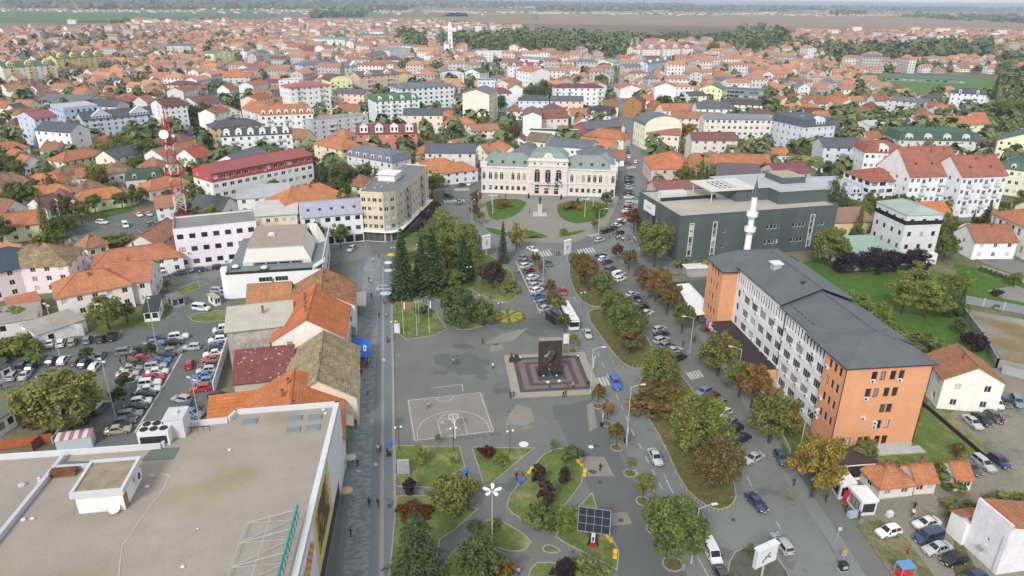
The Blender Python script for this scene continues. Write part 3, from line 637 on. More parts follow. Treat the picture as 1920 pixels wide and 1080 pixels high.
def zebra(a,b,n,dx,dy,wd=.5):
 m=MB()
 for k in range(n):
  t=(k+.5)/n;x,y=a[0]+(b[0]-a[0])*t,a[1]+(b[1]-a[1])*t
  p=Vector(P(x-dx,y-dy)[:2]);q=Vector(P(x+dx,y+dy)[:2]);d=(q-p).normalized();s=Vector((-d.y,d.x))*wd/2
  m.poly([(*(p-s),.024),(*(q-s),.024),(*(q+s),.024),(*(p+s),.024)])
 tag(m.build('crosswalk',[G_mark]),kind='structure')
zebra((1110,718),(1142,714),5,4,8);zebra((1290,706),(1316,700),5,5,6.5);zebra((1002,478),(1034,474),6,3,5,.55);zebra((1083,473),(1115,468),6,3,4.5,.55);zebra((1172,377),(1208,379),9,.4,2.2,.6);zebra((1175,315),(1192,313),6,.3,2,.6);zebra((832,378),(872,376),8,1.5,2.2,.6);zebra((852,356),(880,355),7,1.4,2.2,.6);zebra((1104,443),(1122,438),5,5,1.6,.5);zebra((876,424),(888,430),4,3,1.5,.5)
def dashes(a,b,n,frac=.45):
 for k in range(n):
  t0,t1=k/n,(k+frac)/n
  marks([P(a[0]+(b[0]-a[0])*t0,a[1]+(b[1]-a[1])*t0),P(a[0]+(b[0]-a[0])*t1,a[1]+(b[1]-a[1])*t1)],.14)
dashes((1120,660),(1182,800),7);dashes((1184,806),(1262,955),6);dashes((1060,570),(1105,640),3);marks([P(1245,890),P(1262,925)],.15);dashes((1308,1045),(1345,1110),1,.99);marks([P(1187,873),P(1200,898)],.12);dashes((1214,893),(1228,925),1,.9)
marks([P(1401,895),P(1410,912)],.15);marks([P(1455,978),P(1464,992)],.15)
marks([P(967,489),P(1013,588)],.3,.03);marks([P(1075,559),P(1078,558)],.4)
for k in range(14):
 x=150+k*13;marks([P(x,428-k*2.2+2),P(x+9,433-k*2.2)],.12)if k%2 else marks([P(x+28,446-k*2.6),P(x+42,455-k*2.6)],.12)
for x,y in((173,640),(186,638),(199,637),(222,632),(153,641)):marks([P(x,y),P(x+6,y-12)],.12)
marks([P(252,812),P(300,735),P(345,655)],.3);marks([P(185,690),P(205,665)],.25)
b=marks([P(1465,925),P(1485,918),P(1480,930),P(1500,940),P(1475,945)],.3);b.data.materials[0]=surf('faded_yellow_paint',base=H_(150,138,104),pos=True,noises=[(1,.85,1.1)])
# landmark buildings
def pal_window(w,h,t=.12):
 b=MB();n=8;r=w/2
 def arch(rr,hh):return[(-rr,0)]+[(-rr*math.cos(math.pi*k/n),hh-r+rr*math.sin(math.pi*k/n))for k in range(n+1)]+[(rr,0)]
 o,i=arch(r+t,h),arch(r,h)
 for k in range(len(o)-1):
  a,c,d,e=o[k],o[k+1],i[k+1],i[k]
  b.poly([(a[0],-.12,a[1]),(c[0],-.12,c[1]),(d[0],-.12,d[1]),(e[0],-.12,e[1])],0)
  b.poly([(a[0],0,a[1]),(c[0],0,c[1]),(c[0],-.12,c[1]),(a[0],-.12,a[1])],0);b.poly([(e[0],-.12,e[1]),(d[0],-.12,d[1]),(d[0],-.02,d[1]),(e[0],-.02,e[1])],0)
 b.poly([(x,-.02,z)for x,z in i],1)
 b.box(-.05,-.09,0,.05,-.025,h,2);b.box(-r,-.08,h-r-.06,r,-.025,h-r+.06,2);b.box(-r-t-.1,-.25,-.2,r+t+.1,0,0,0)
 return b.mesh('arched_window',[m_plaster_p,m_glass,m_white])
m_plaster_p=surf('pale_stucco',base=W_(216,210,202,1.05),noises=[(.5,.93,1.04)])
def palace():
 a,b=P(903,361),P(1152,370);W=(b-a).length;ang=math.atan2(b.y-a.y,b.x-a.x)
 root=thing('town_palace','long cream town hall with teal metal roofs, arched windows and flags over its doors','town hall',a,ang)
 wc=W_(209,203,196,1.1);h,D=11.2,22;c0,c1,hc=W/2-8,W/2+8,14.6;pr=.9
 mb=MB()
 opsL=[]
 for x0,x1 in((0,c0),(c1,W)):
  n=7;e0=x0+(2.6 if x0==0 else.6);e1=x1-(.6 if x0==0 else 2.6)
  for k in range(n):
   c=e0+(k+.5)*(e1-e0)/n;opsL.append((c-.62,c+.62,1.5,3.2,'dk'))
   put('arched_window',WMA,root,None,(c,0,6.0))
 facade(mb,(0,0),0,W,0,h,opsL,.25,0,root)
 facade(mb,(W,0),math.pi/2,D,0,h,layout(D,h,2,6,1.2,2.0,'dk'),.25,0,root);facade(mb,(0,D),-math.pi/2,D,0,h,layout(D,h,2,6,1.2,2.0,'dk'),.25,0,root);facade(mb,(W,D),math.pi,W,0,h,[])
 mb.build('wall',[m_wall],root,wc)
 tr=MB()
 for z0,z1,o in((h-.45,h+.12,.35),(4.9,5.25,.2),(0,.9,.1)):
  tr.box(-o,-o,z0,c0,0,z1);tr.box(c1,-o,z0,W+o,0,z1);tr.box(W,0,z0,W+o,D,z1);tr.box(-o,0,z0,0,D,z1)
 for x in(.25,2.1,W-2.1,W-.25):tr.box(x-.22,-.2,.9,x+.22,0,h-.45)
 tr.build('cornice',[m_plaster_p],root)
 for x0 in(-.35,W-2.4):
  q=MB();q.box(x0,-.35,h+.12,x0+2.75,2.4,h+1.3);q.box(x0-.1,-.45,h+1.3,x0+2.85,2.5,h+1.5)
  for dx in(.3,2.4):q.lathe([(.22,h+1.5),(.3,h+1.8),(.12,h+2.1),(.03,h+2.4)],8,0,(x0+dx,.1))
  q.build('attic',[m_plaster_p],root)
  put('arched_window',WMA,root,None,(x0+1.37,0,6.0));win(root,x0+.85,-.02,1.3,1.05,1.9,0,'dk')
 cb=MB();ops=[(c0+3.2+k*4.0-.0+.4-1.0,c0+3.2+k*4.0+.4+1.0,.3,3.2)for k in range(3)]
 off=[(p[0]-c0,p[1]-c0,p[2],p[3],'dr')for p in ops]
 facade(cb,(c0,-pr),0,16,0,hc,off,.5,0,root)
 cb.box(c0,-pr+.01,0,c0+.01,0,hc);cb.poly([(c0,-pr,0),(c0,-pr,hc),(c0,14,hc),(c0,14,0)]);cb.poly([(c0+16,-pr,0),(c0+16,-pr,hc),(c0+16,14,hc),(c0+16,14,0)]);cb.poly([(c0,14,h),(c0,14,hc),(c1,14,hc),(c1,14,h)])
 cb.build('centre_wall',[m_wall],root,W_(214,202,193,1.05))
 ct_=MB()
 for z0,z1,o in((hc-2.6,hc-2.2,.3),(hc-.4,hc+.15,.4),(4.9,5.3,.25)):ct_.box(c0-o,-pr-o,z0,c1+o,-pr+.02,z1)
 for k in range(4):
  x=c0+1.1+k*4.6
  for dx in(-.4,.4):ct_.box(x+dx-.25,-pr-.22,5.3,x+dx+.25,-pr,hc-2.6)
 for k in range(5):ct_.box(c0+.3+k*3.75,-pr-.2,hc+.15,c0+.7+k*3.75,-pr+.3,hc+1.0)
 ct_.box(c0,-pr-.1,hc+.15,c1,-pr+.15,hc+.7)
 n=12;gx=W/2;pts=[(gx-2.6,hc+.15),(gx-2.6,hc+1)]+[(gx-1.9*math.cos(math.pi*k/n),hc+1.1+1.9*math.sin(math.pi*k/n))for k in range(n+1)]+[(gx+2.6,hc+1),(gx+2.6,hc+.15)]
 ct_.poly([(x,-pr-.25,z)for x,z in pts]);ct_.poly([(x,-pr+.3,z)for x,z in pts][::-1])
 for(xa,za),(xb,zb)in zip(pts,pts[1:]):ct_.poly([(xa,-pr-.25,za),(xa,-pr+.3,za),(xb,-pr+.3,zb),(xb,-pr-.25,zb)])
 ct_.build('parapet',[m_plaster_p],root)
 ck=MB();ck.lathe([(0,0),(.95,0),(.95,.1),(1.15,.1),(1.15,0)],20,0);ck.box(-.04,0,.12,.04,.7,.14,1);ck.box(0,-.04,.12,.5,.04,.14,1)
 o=ck.build('clock',[m_white,m_dark],root,loc=(gx,-pr-.27,hc+1.45));o.rotation_euler=(rad(90),0,0)
 for k in range(3):
  put('arched_window',WMB,root,None,(c0+3.6+k*4.4-.0,-pr,5.6));put('arched_window',WMC,root,None,(c0+3.6+k*4.0,-pr+.0,3.3))
 for k in(0,1,3,4):win(root,c0+2.2+k*2.6+(1.6 if k>1 else 0),-pr-.02,hc-1.75,.7,.7,0,'dk')
 q=MB();q.box(c0+2.5,-pr-1.2,4.75,c1-2.5,-pr,4.95,0)
 for k in range(12):q.box(c0+2.6+k*.98,-pr-1.15,4.95,c0+2.75+k*.98,-pr-1.05,5.7,0)
 q.box(c0+2.5,-pr-1.2,5.7,c1-2.5,-pr-1.0,5.82,0);q.build('balcony',[m_plaster_p],root)
 teal=H_(146,160,154)
 for x0,x1 in((0,c0),(c1,W)):
  hb=roof_hip(x1-x0+(4 if x0==0 else 4),D*.62,h+.1,4.2,.2)
  i=0 if x0==0 else x0-4
  r=hb.build('roof',[m_metal,m_conc],root,teal,loc=(i,.4,0))
  for k in range(4):
   s=MB();s.box(-.5,-.6,0,.5,.6,.15,0);s.box(-.4,-.5,.15,.4,.5,.17,1)
   y=2.0;o=s.build('skylight',[m_dark,m_dglass],r,loc=((1.5 if x0 else 4)+k*4.6+(3 if x0 else 0),y,h+.1+4.2*(y+.3)/(D*.31)));o.rotation_euler=(math.atan2(4.2,D*.31),0,0)
 rc_=roof_mansard(16,14,hc+.15,3.6,.1,2.6,2.6);rc_.build('roof',[m_metal,m_conc],root,teal,loc=(c0,0,0))
 for dx in(8,W-10):
  roof_hip(8,D*.5,h+.1,3.6,.2).build('roof',[m_metal,m_conc],root,teal,loc=(dx-8 if dx<9 else dx+2,D*.5,0))
 occupy(*(Vector(a[:2])+Vector((math.cos(ang)*W/2-math.sin(ang)*D/2,math.sin(ang)*W/2+math.cos(ang)*D/2))),W/2,D/2,ang)
 LAND.append(('town hall',1030,330))
 for k,(nm,cols)in enumerate((('red white and blue flag',[(.5,.03,.04),(.03,.06,.35),(.7,.7,.7)]),('blue flag with a yellow wedge',[(.03,.05,.4),(.6,.5,.05),(.03,.05,.4)]),('white and blue town flag',[(.7,.7,.7),(.05,.15,.5),(.7,.7,.7)]))):
  x=W/2+(-.6,3.2,4.8)[k];p=Vector(a)+Vector((math.cos(ang)*x+math.sin(ang)*2.4,math.sin(ang)*x-math.cos(ang)*2.4,5.5))
  t=thing('flag',nm+' leaning out over the town hall entrance','flag',p,ang,'flags over the entrance')
  b2=MB();b2.tube((0,1.2,-.6),(0,-1.2,2.6),.04,.03,5);b2.build('pole',[m_steel],t)
  f2=MB()
  for j in range(3):
   for i in range(4):
    zz=lambda u_,v_:(u_*.28-.2+.1*math.sin(v_*2),-1.2+.35*v_*.4+u_*.05,2.5-v_*.8-u_*.25)
    f2.poly([zz(i,j),zz(i+1,j),zz(i+1,j+1),zz(i,j+1)],j)
  ms=[surf('flag_cloth',base=c,rough=.9)for c in cols];f2.build('cloth',ms,t)
WMA,WMB,WMC=pal_window(1.25,3.0),pal_window(2.2,5.3,.2),pal_window(1.9,1.1,.12)
palace()
def school():
 O=P(1590,687,17.5);ang=rad(7)
 root=thing('school_building','long five storey office block with orange ends, white ribbon facade and slate roof','office building',(O.x,O.y,0),ang)
 W,h=15.8,17.5;org=W_(218,158,118,1.0);wht=W_(208,208,210)
 Y1,Y2,Y3,XT=6.6,46.3,55.0,-3.0
 m_orw=surf('streaked_render',noises=[(.2,.93,1.05),(.9,.95,1.03),(4,.96,1.03)],bump=(6,.2,.02))
 b=MB();fh=3.35
 ops=[]
 for f,fr in enumerate(((.1,.17,.32,.4,.53,.62),(.5,.6),(.5,.58),(.28,.37,.5,.6),(.31,.41,.53,.63))):
  for x in fr:ops.append((x*W-.08,x*W+1.0,.9+f*fh,2.75+f*fh,'dk'))
 facade(b,(0,0),0,W,0,h,ops,.28,0,root)
 ops=[(x,x+.95,1.2+f*fh,2.95+f*fh,'dk')for f in range(1,5)for x in(1.3,2.9,4.5)]
 facade(b,(0,Y1),-math.pi/2,Y1,0,h,ops,.28,0,root);facade(b,(W,0),math.pi/2,Y1,0,h,[],.28);b.poly([(0,Y1,0),(.7,Y1,0),(.7,Y1,h),(0,Y1,h)])
 b.build('orange_wall',[m_orw],root,org)
 for x,z in((.31,15.0),(.63,14.9),(.28,11.5),(.46,5.5),(.46,6.3),(.3,7.4)):aircon(root,(0,0),0,x*W+.2,z-.9)
 for y,z in((5.4,14.1),(5.5,7.6),(5.6,3.5),(5.6,4.4)):aircon(root,(0,Y1),-math.pi/2,Y1-y if False else 6.6-y+.0,z)
 b=MB();L=Y2-Y1;ops=[];n=10
 for f in range(4):
  for k in range(n):
   c=(k+.5)*L/n
   if k==0:ops.append((c-.8,c+.5,1.0+f*fh+.2,2.9+f*fh+.2,'dk'));continue
   ops.append((c-1.45,c+1.45,1.2+f*fh,3.05+f*fh,'w4'))
 for k in range(34):
  c=(k+.5)*L/34;ops.append((c-.33,c+.33,14.4,16.6,'dk'))
 facade(b,(.7,Y2),-math.pi/2,L,0,h,ops,.25,0,root)
 facade(b,(W+.6,Y1),math.pi/2,L,0,h,layout(L,h,5,10,2.4,1.7,'w4'),.25,0,root)
 b.build('wall',[m_wall],root,wht)
 for f in range(4):
  for k in range(1,n):
   if rnd.random()<.82:aircon(root,(.7,Y2),-math.pi/2,(k+1)*L/n-.45,1.0+f*fh+rnd.uniform(-.1,.5))
 for k in(4,8,12,17,21,26,30):aircon(root,(.7,Y2),-math.pi/2,k*L/34,13.6)
 pp=MB();pp.box(.55,Y1+16.4,0,.69,Y1+16.55,h);pp2=MB();pp2.tube((-.12,-.12,0),(-.12,-.12,h),.07);pp3=MB();pp3.tube((W+.1,-.1,0),(W+.1,-.1,h),.07);[pq.build('downpipe',[m_dark],root)for pq in(pp,pp2,pp3)]
 b=MB();facade(b,(XT,Y2),0,.7-XT,0,h,[],.2);ops=[(x,x+.95,1.4+f*fh,3.1+f*fh,'dk')for f in range(1,5)for x in(2.2,3.9,5.6)]
 facade(b,(XT,Y3),-math.pi/2,Y3-Y2,0,h,ops,.28,0,root);facade(b,(W+.6,Y2),math.pi/2,Y3-Y2,0,h,[]);facade(b,(W+.6,Y3),math.pi,W+.6-XT,0,h,[]);b.build('orange_wall',[m_wall],root,org)
 sl=H_(108,112,116,.75)
 def rf(x0,y0,x1,y1,z,rise,nm,kind):
  Wd,D=x1-x0,y1-y0
  r=roof_gable(Wd,D,z,rise,.5,'y')if kind=='y' else roof_hip(Wd,D,z,rise,.5)
  return r.build(nm,[m_slate,m_dark],root,sl,loc=(x0,y0,0))
 r1=rf(0,0,W+.3,13,h,3.0,'roof','h');r2=rf(.7,6.9,W+.6,25,h+.15,3.05,'roof','y');r3=rf(.7,25,W+.6,Y2+1,h+.75,3.05,'roof','y');r4=rf(XT,Y2-.3,W+.6,Y3,h,3.1,'roof','h')
 b=MB();b.box(-.9,-.9,0,.9,.9,2.2,0);b.box(-1.2,-1.2,2.2,1.2,1.2,2.5,1);b.build('vent_stack',[m_conc,m_white],r3,loc=(5.2,14.5,h+1.6))
 b=MB();b.box(-.7,-.4,0,.7,.4,.5,0);b.build('roof_hatch',[m_dark],r3,loc=(6.6,4.5,h+2.9))
 b=MB()
 for k in range(26):b.box(1.2,8+k*1.45,h+.55,1.3,8.8+k*1.45,h+.72);b.box(W-.3,8+k*1.45,h+.62,W-.2,8.8+k*1.45,h+.8)
 for k in range(11):b.box(.8+k*1.35,.45,h+.42,1.6+k*1.35,.55,h+.6)
 b.build('snow_guard',[m_dark],r2)
 b=MB();b.box(XT-2.2,22.5,4.0,.65,Y2-.02,4.35,1);b.box(XT-2.2,22.2,0,.3,22.5,4.3,0);b.box(XT-2.2,22.5,0,XT-1.9,24,4.0,0)
 for y in(28,33,38,43):b.box(XT-2,y,0,XT-1.6,y+.35,4.0,0)
 b.build('entrance_canopy',[surf('orange_render',base=org,noises=[(.5,.93,1.04)]),surf('canopy_felt',base=(.05,.035,.035),noises=[(.6,.85,1.1)])],root)
 b=MB()
 for k in range(7):b.box(XT-4.2+k*.35,25,0,XT-3.85+k*.35+.35,33,.16+.16*k)
 b.build('steps',[m_conc],root)
 for k in range(3):aircon(root,(XT-2.2,Y2),-math.pi/2,1+k*2.0,3.6)
 b=MB();b.box(-.2,-.15,0,W+.2,0,.9);b.box(W,0,0,W+.12,Y1,.9);b.build('plinth',[m_conc],root)
 b=MB();b.box(.8,-2.2,-.02,W+1.6,-.16,.16);b.build('apron_slab',[m_conc],root)
 c,s=math.cos(ang),math.sin(ang);occupy(O.x+c*W/2-s*Y3/2,O.y+s*W/2+c*Y3/2,W/2+3,Y3/2,ang);LAND.append(('long orange office block',1540,640))
 for k,cols in enumerate(([(.03,.05,.4),(.55,.45,.05)],[(.5,.03,.04),(.6,.6,.6)])):
  x,y=XT-1.5,Y2-.6+k*-1.6;p=(O.x+c*x-s*y,O.y+s*x+c*y,4.6)
  t=thing('flag',('blue and yellow flag','red and white flag')[k]+' on a slanted pole above the office block entrance','flag',p,ang)
  b=MB();b.tube((1,0,-.6),(-1.8,0,1.2),.04,.03,5);b.build('pole',[m_steel],t)
  b=MB()
  for i in range(3):b.poly([(-1.7+.5*i,.02*i,1.1-.32*i),(-1.2+.5*i,.02*i+.02,.78-.32*i),(-1.25+.5*i,.1,-1.1-.1*i),(-1.75+.5*i,.1,-.9-.1*i)],i%2)
  b.build('cloth',[surf('flag_cloth',base=q)for q in cols],t)
school()
def minaret():
 g=P(1393,520);t=thing('minaret','slender white minaret with two balconies and a dark pointed cap','minaret',g);t.scale=(.82,.82,1)
 hh=29.5
 b=MB();b.lathe([(1.35,0),(1.35,6),(1.15,7.5),(1.1,hh-15),(1.0,hh-15),(.98,hh-5),(0,hh-5)],14,0);b.build('shaft',[m_plain],t,W_(225,225,225),40)
 for z in(hh-15,hh-10.5):
  b=MB();b.lathe([(1.05,z-1.4),(1.5,z-.5),(1.95,z-.2),(1.95,z+.1),(1.0,z+.1)],14,0);b.lathe([(1.95,z+.1),(1.95,z+1.0),(1.82,z+1.0),(1.82,z+.1)],14,1);b.build('balcony',[m_plain,m_conc],t,W_(215,215,212),30)
 b=MB();b.lathe([(1.2,hh-5.1),(1.15,hh-4.9),(.03,hh)],14,0);b.lathe([(.03,hh),(.12,hh+.15),(.03,hh+.4),(.1,hh+.5),(0,hh+.9)],8,0);b.build('spire_cap',[m_plain],t,H_(92,100,104),50)
minaret()
def mast():
 g=P(349,446);t=thing('radio_mast','tall red and white lattice radio mast with two antenna platforms','radio mast',g,rad(20))
 Ht=52;w0,w1=1.9,.9;me=[surf('mast_red',base=(.42,.055,.04),rough=.6),surf('mast_white',base=(.72,.72,.72),rough=.6)]
 segs=8
 for k in range(segs):
  b=MB();za,zb=Ht*.86*k/segs,Ht*.86*(k+1)/segs;wa,wb=w0+(w1-w0)*k/segs,w0+(w1-w0)*(k+1)/segs
  cs=((-1,-1),(1,-1),(1,1),(-1,1));st=2
  for sx,sy in cs:b.tube((sx*wa,sy*wa,za),(sx*wb,sy*wb,zb),.09,.09,5)
  for j in range(st):
   z0,z1=za+(zb-za)*j/st,za+(zb-za)*(j+1)/st;q0,q1=wa+(wb-wa)*j/st,wa+(wb-wa)*(j+1)/st
   for i in range(4):
    (ax,ay),(bx,by)=cs[i],cs[(i+1)%4]
    b.tube((ax*q0,ay*q0,z0),(bx*q1,by*q1,z1),.05,.05,4);b.tube((bx*q0,by*q0,z0),(ax*q1,ay*q1,z1),.07,.07,4);b.tube((ax*q1,ay*q1,z1),(bx*q1,by*q1,z1),.06,.06,4)
  b.build('lattice_section',[me[(k+1)%2]],t)
 for z,r in((25,3.1),(36.5,2.2)):
  b=MB();b.lathe([(.4,z-1.6),(r,z),(r,z+.15),(.3,z+.15)],12);
  for i in range(12):
   a=i*math.pi/6;b.tube((r*math.cos(a),r*math.sin(a),z),(r*math.cos(a),r*math.sin(a),z+1.2),.06,.06,4)
  for zz in(.65,1.2):b.path([(r*math.cos(i*math.pi/6),r*math.sin(i*math.pi/6),z+zz)for i in range(13)],.06,4)
  b.build('platform',[me[0]],t)
  for i in range(7):
   a=i*.9;b=MB();b.box(-.16,-.1,0,.16,.1,1.9);b.build('panel_antenna',[m_white if i%2 else me[0]],t,loc=(r*1.05*math.cos(a),r*1.05*math.sin(a),z+.2),rz=a)
 def dish(x,y,z,r,dz=0):
  b=MB();b.lathe([(0,0),(r,.25),(r,.6),(0,.66)],18);o=b.build('dish',[m_white],t,loc=(x,y,z),smooth=40);o.rotation_euler=(rad(80),0,rad(-25))
 dish(-.6,-1.9,39.5,1.6);dish(1.9,-1.4,38.7,.55);dish(-1.4,-1,28,.5)
 b=MB();b.lathe([(1.0,37),(.9,39.5),(.5,41),(.4,44.7)],10);b.build('equipment_drum',[me[0]],t)
 b=MB();b.tube((0,0,Ht*.86),(0,0,Ht+2),.12,.05,6)
 for z in(45.5,47,48.5,50):
  for a in range(4):b.tube((0,0,z),(1.1*math.cos(a*1.57),1.1*math.sin(a*1.57),z+.2),.05,.05,4);b.tube((1.1*math.cos(a*1.57),1.1*math.sin(a*1.57),z-.5),(1.1*math.cos(a*1.57),1.1*math.sin(a*1.57),z+.9),.07,.07,4)
 b.build('aerial',[me[0]],t)
 t.scale=(1,1,HGT(349,446,172)/54)
 LAND.append(('radio mast',335,330))
mast()
def monument():
 g=P(1010,705);ang=rad(6.6);c,s=math.cos(ang),math.sin(ang)
 at=lambda x,y,z=0:(g.x+c*x-s*y,g.y+s*x+c*y,z)
 t=thing('war_memorial','dark bronze gate memorial with a jagged opening and winged figure','monument',at(0,0,.3),ang)
 p=thing('memorial_plinth','square stone plinth of red and slate paving rings under the bronze memorial','plinth',at(2.7,.6),ang)
 tone=[surf('cream_stone',base=H_(176,167,148),noises=[(.6,.9,1.06)]),surf('slate_paving',base=H_(82,90,98),noises=[(1.2,.88,1.08)]),surf('red_paving',base=H_(140,112,107),noises=[(1.2,.88,1.1)])]
 for r,z,m,nm in((9.3,.16,0,'outer_step'),(8.6,.24,0,'inner_step'),(7.5,.32,1,'slate_border'),(6.5,.326,2,'red_ring'),(5.2,.332,1,'slate_ring'),(4.2,.338,2,'inner_red_ring'),(3.1,.344,1,'slate_core')):
  b=MB();b.box(-r,-r*.98,-.05,r,r*.98,z);b.build(nm,[tone[m]],p)
 b=MB();b.box(-1.4,-6.5,.33,-.9,-4.3,.35);b.box(2.5,-6.5,.33,3.0,-4.3,.35);b.build('slate_link',[tone[1]],p)
 W,Hh,D=4.9,8.1,1.3
 m_br=surf('dark_bronze',base=(.05,.035,.03),noises=[(1,.7,1.3),(5,.8,1.2)],rough=.55,spec=.4)
 b=MB()
 hole=[(1.75,0),(1.75,2.0),(1.1,3.6),(1.05,4.6),(1.75,4.9),(1.9,5.7),(3.1,5.75),(3.4,5.0),(3.85,4.9),(3.5,3.7),(2.95,2.9),(2.95,0)]
 outer=[(0,0),(0,2.0),(0,3.6),(0,4.6),(0,Hh),(1.9,Hh),(3.1,Hh),(W,Hh),(W,4.9),(W,3.7),(W,2.9),(W,0)]
 for k in range(len(hole)-1):
  a,e,f,q=outer[k],outer[k+1],hole[k+1],hole[k]
  b.poly([(a[0],0,a[1]),(q[0],0,q[1]),(f[0],0,f[1]),(e[0],0,e[1])]);b.poly([(a[0],D,a[1]),(e[0],D,e[1]),(f[0],D,f[1]),(q[0],D,q[1])]);b.poly([(q[0],0,q[1]),(q[0],D,q[1]),(f[0],D,f[1]),(f[0],0,f[1])])
  b.poly([(a[0],0,a[1]),(e[0],0,e[1]),(e[0],D,e[1]),(a[0],D,a[1])])
 b.box(-.06,-.05,Hh,W+.06,D+.05,Hh+.12,1)
 b.build('gate_slab',[m_br,surf('zinc_cap',base=H_(160,150,142))],t)
 b=MB()
 for(p0,p1,r0,r1)in(((1.2,-.2,2.6),(2.9,-.3,4.8),.55,.75),((2.4,-.3,4.4),(3.6,-.2,5.6),.5,.12),((2.2,-.3,4.3),(2.6,-.3,5.7),.5,.1),((1.9,-.3,3.9),(1.3,-.2,4.3),.3,.1),((2.8,-.3,4.6),(3.3,-.2,4.0),.4,.15),((1.4,-.2,3.0),(.6,-.25,1.9),.45,.2),((1.5,-.2,2.8),(1.3,-.2,1.4),.4,.15),((2.3,-.3,4.9),(3.0,-.35,5.9),.3,.05),((.4,-.15,3.2),(1.3,-.25,3.5),.15,.3)):
  b.tube(p0,p1,r0,r1,6)
 b.ball((2.55,-.45,4.55),.35);b.build('relief_figure',[m_br],t)
 b=MB();b.box(-.2,-.7,-.02,1.9,D+.3,.75);b.box(2.8,-.7,-.02,W+.2,D+.3,.75);b.build('foot_block',[surf('black_granite',base=(.03,.032,.04),rough=.35)],t)
 for k,(x,y)in enumerate(((.9,-1.0),(3.7,-1.2),(2.5,1.6))):
  w_=MB();w_.lathe([(.28,.0),(.45,.1),(.4,.25),(.25,.2)],10,0);w_.ball((0,0,.2),.2,8,5,1);tag(w_.build('wreath',[m_leaf,m_white],None,(.06,.12,.05),loc=at(x,y,.36 if k<2 else.36)),('white flower wreath at the left foot of the bronze memorial','white flower wreath at the right foot of the bronze memorial','white flowers laid behind the bronze memorial')[k],'wreath','wreaths at the memorial')
 for k,(x,y)in enumerate(((1.4,-3.6),(3.9,-3.4))):
  w_=MB();w_.lathe([(.16,0),(.36,.06),(.4,.28),(.3,.3),(0,.26)],10);tag(w_.build('flower_bowl',[m_white],None,loc=at(x,y,.345)),('left','right')[k]+' white flower bowl on the paving before the memorial','flower bowl','bowls before the memorial')
 q=thing('bronze_bust_group','small bronze figures on a dark base at the back left corner of the plinth','statue',at(-4.6,6.6,.3),ang)
 b=MB();b.box(-1.1,-.5,0,1.1,.5,.7);b.build('base',[m_br],q)
 b=MB();b.tube((-.6,0,.7),(-.55,0,1.6),.35,.25,8);b.ball((-.55,0,1.85),.22);b.tube((.55,0,.7),(.5,0,1.3),.5,.35,8);b.ball((.3,0,1.5),.28);b.ball((.75,0,1.4),.25);b.build('figures',[m_br],q)
 LAND.append(('bronze memorial',1030,690))
monument()
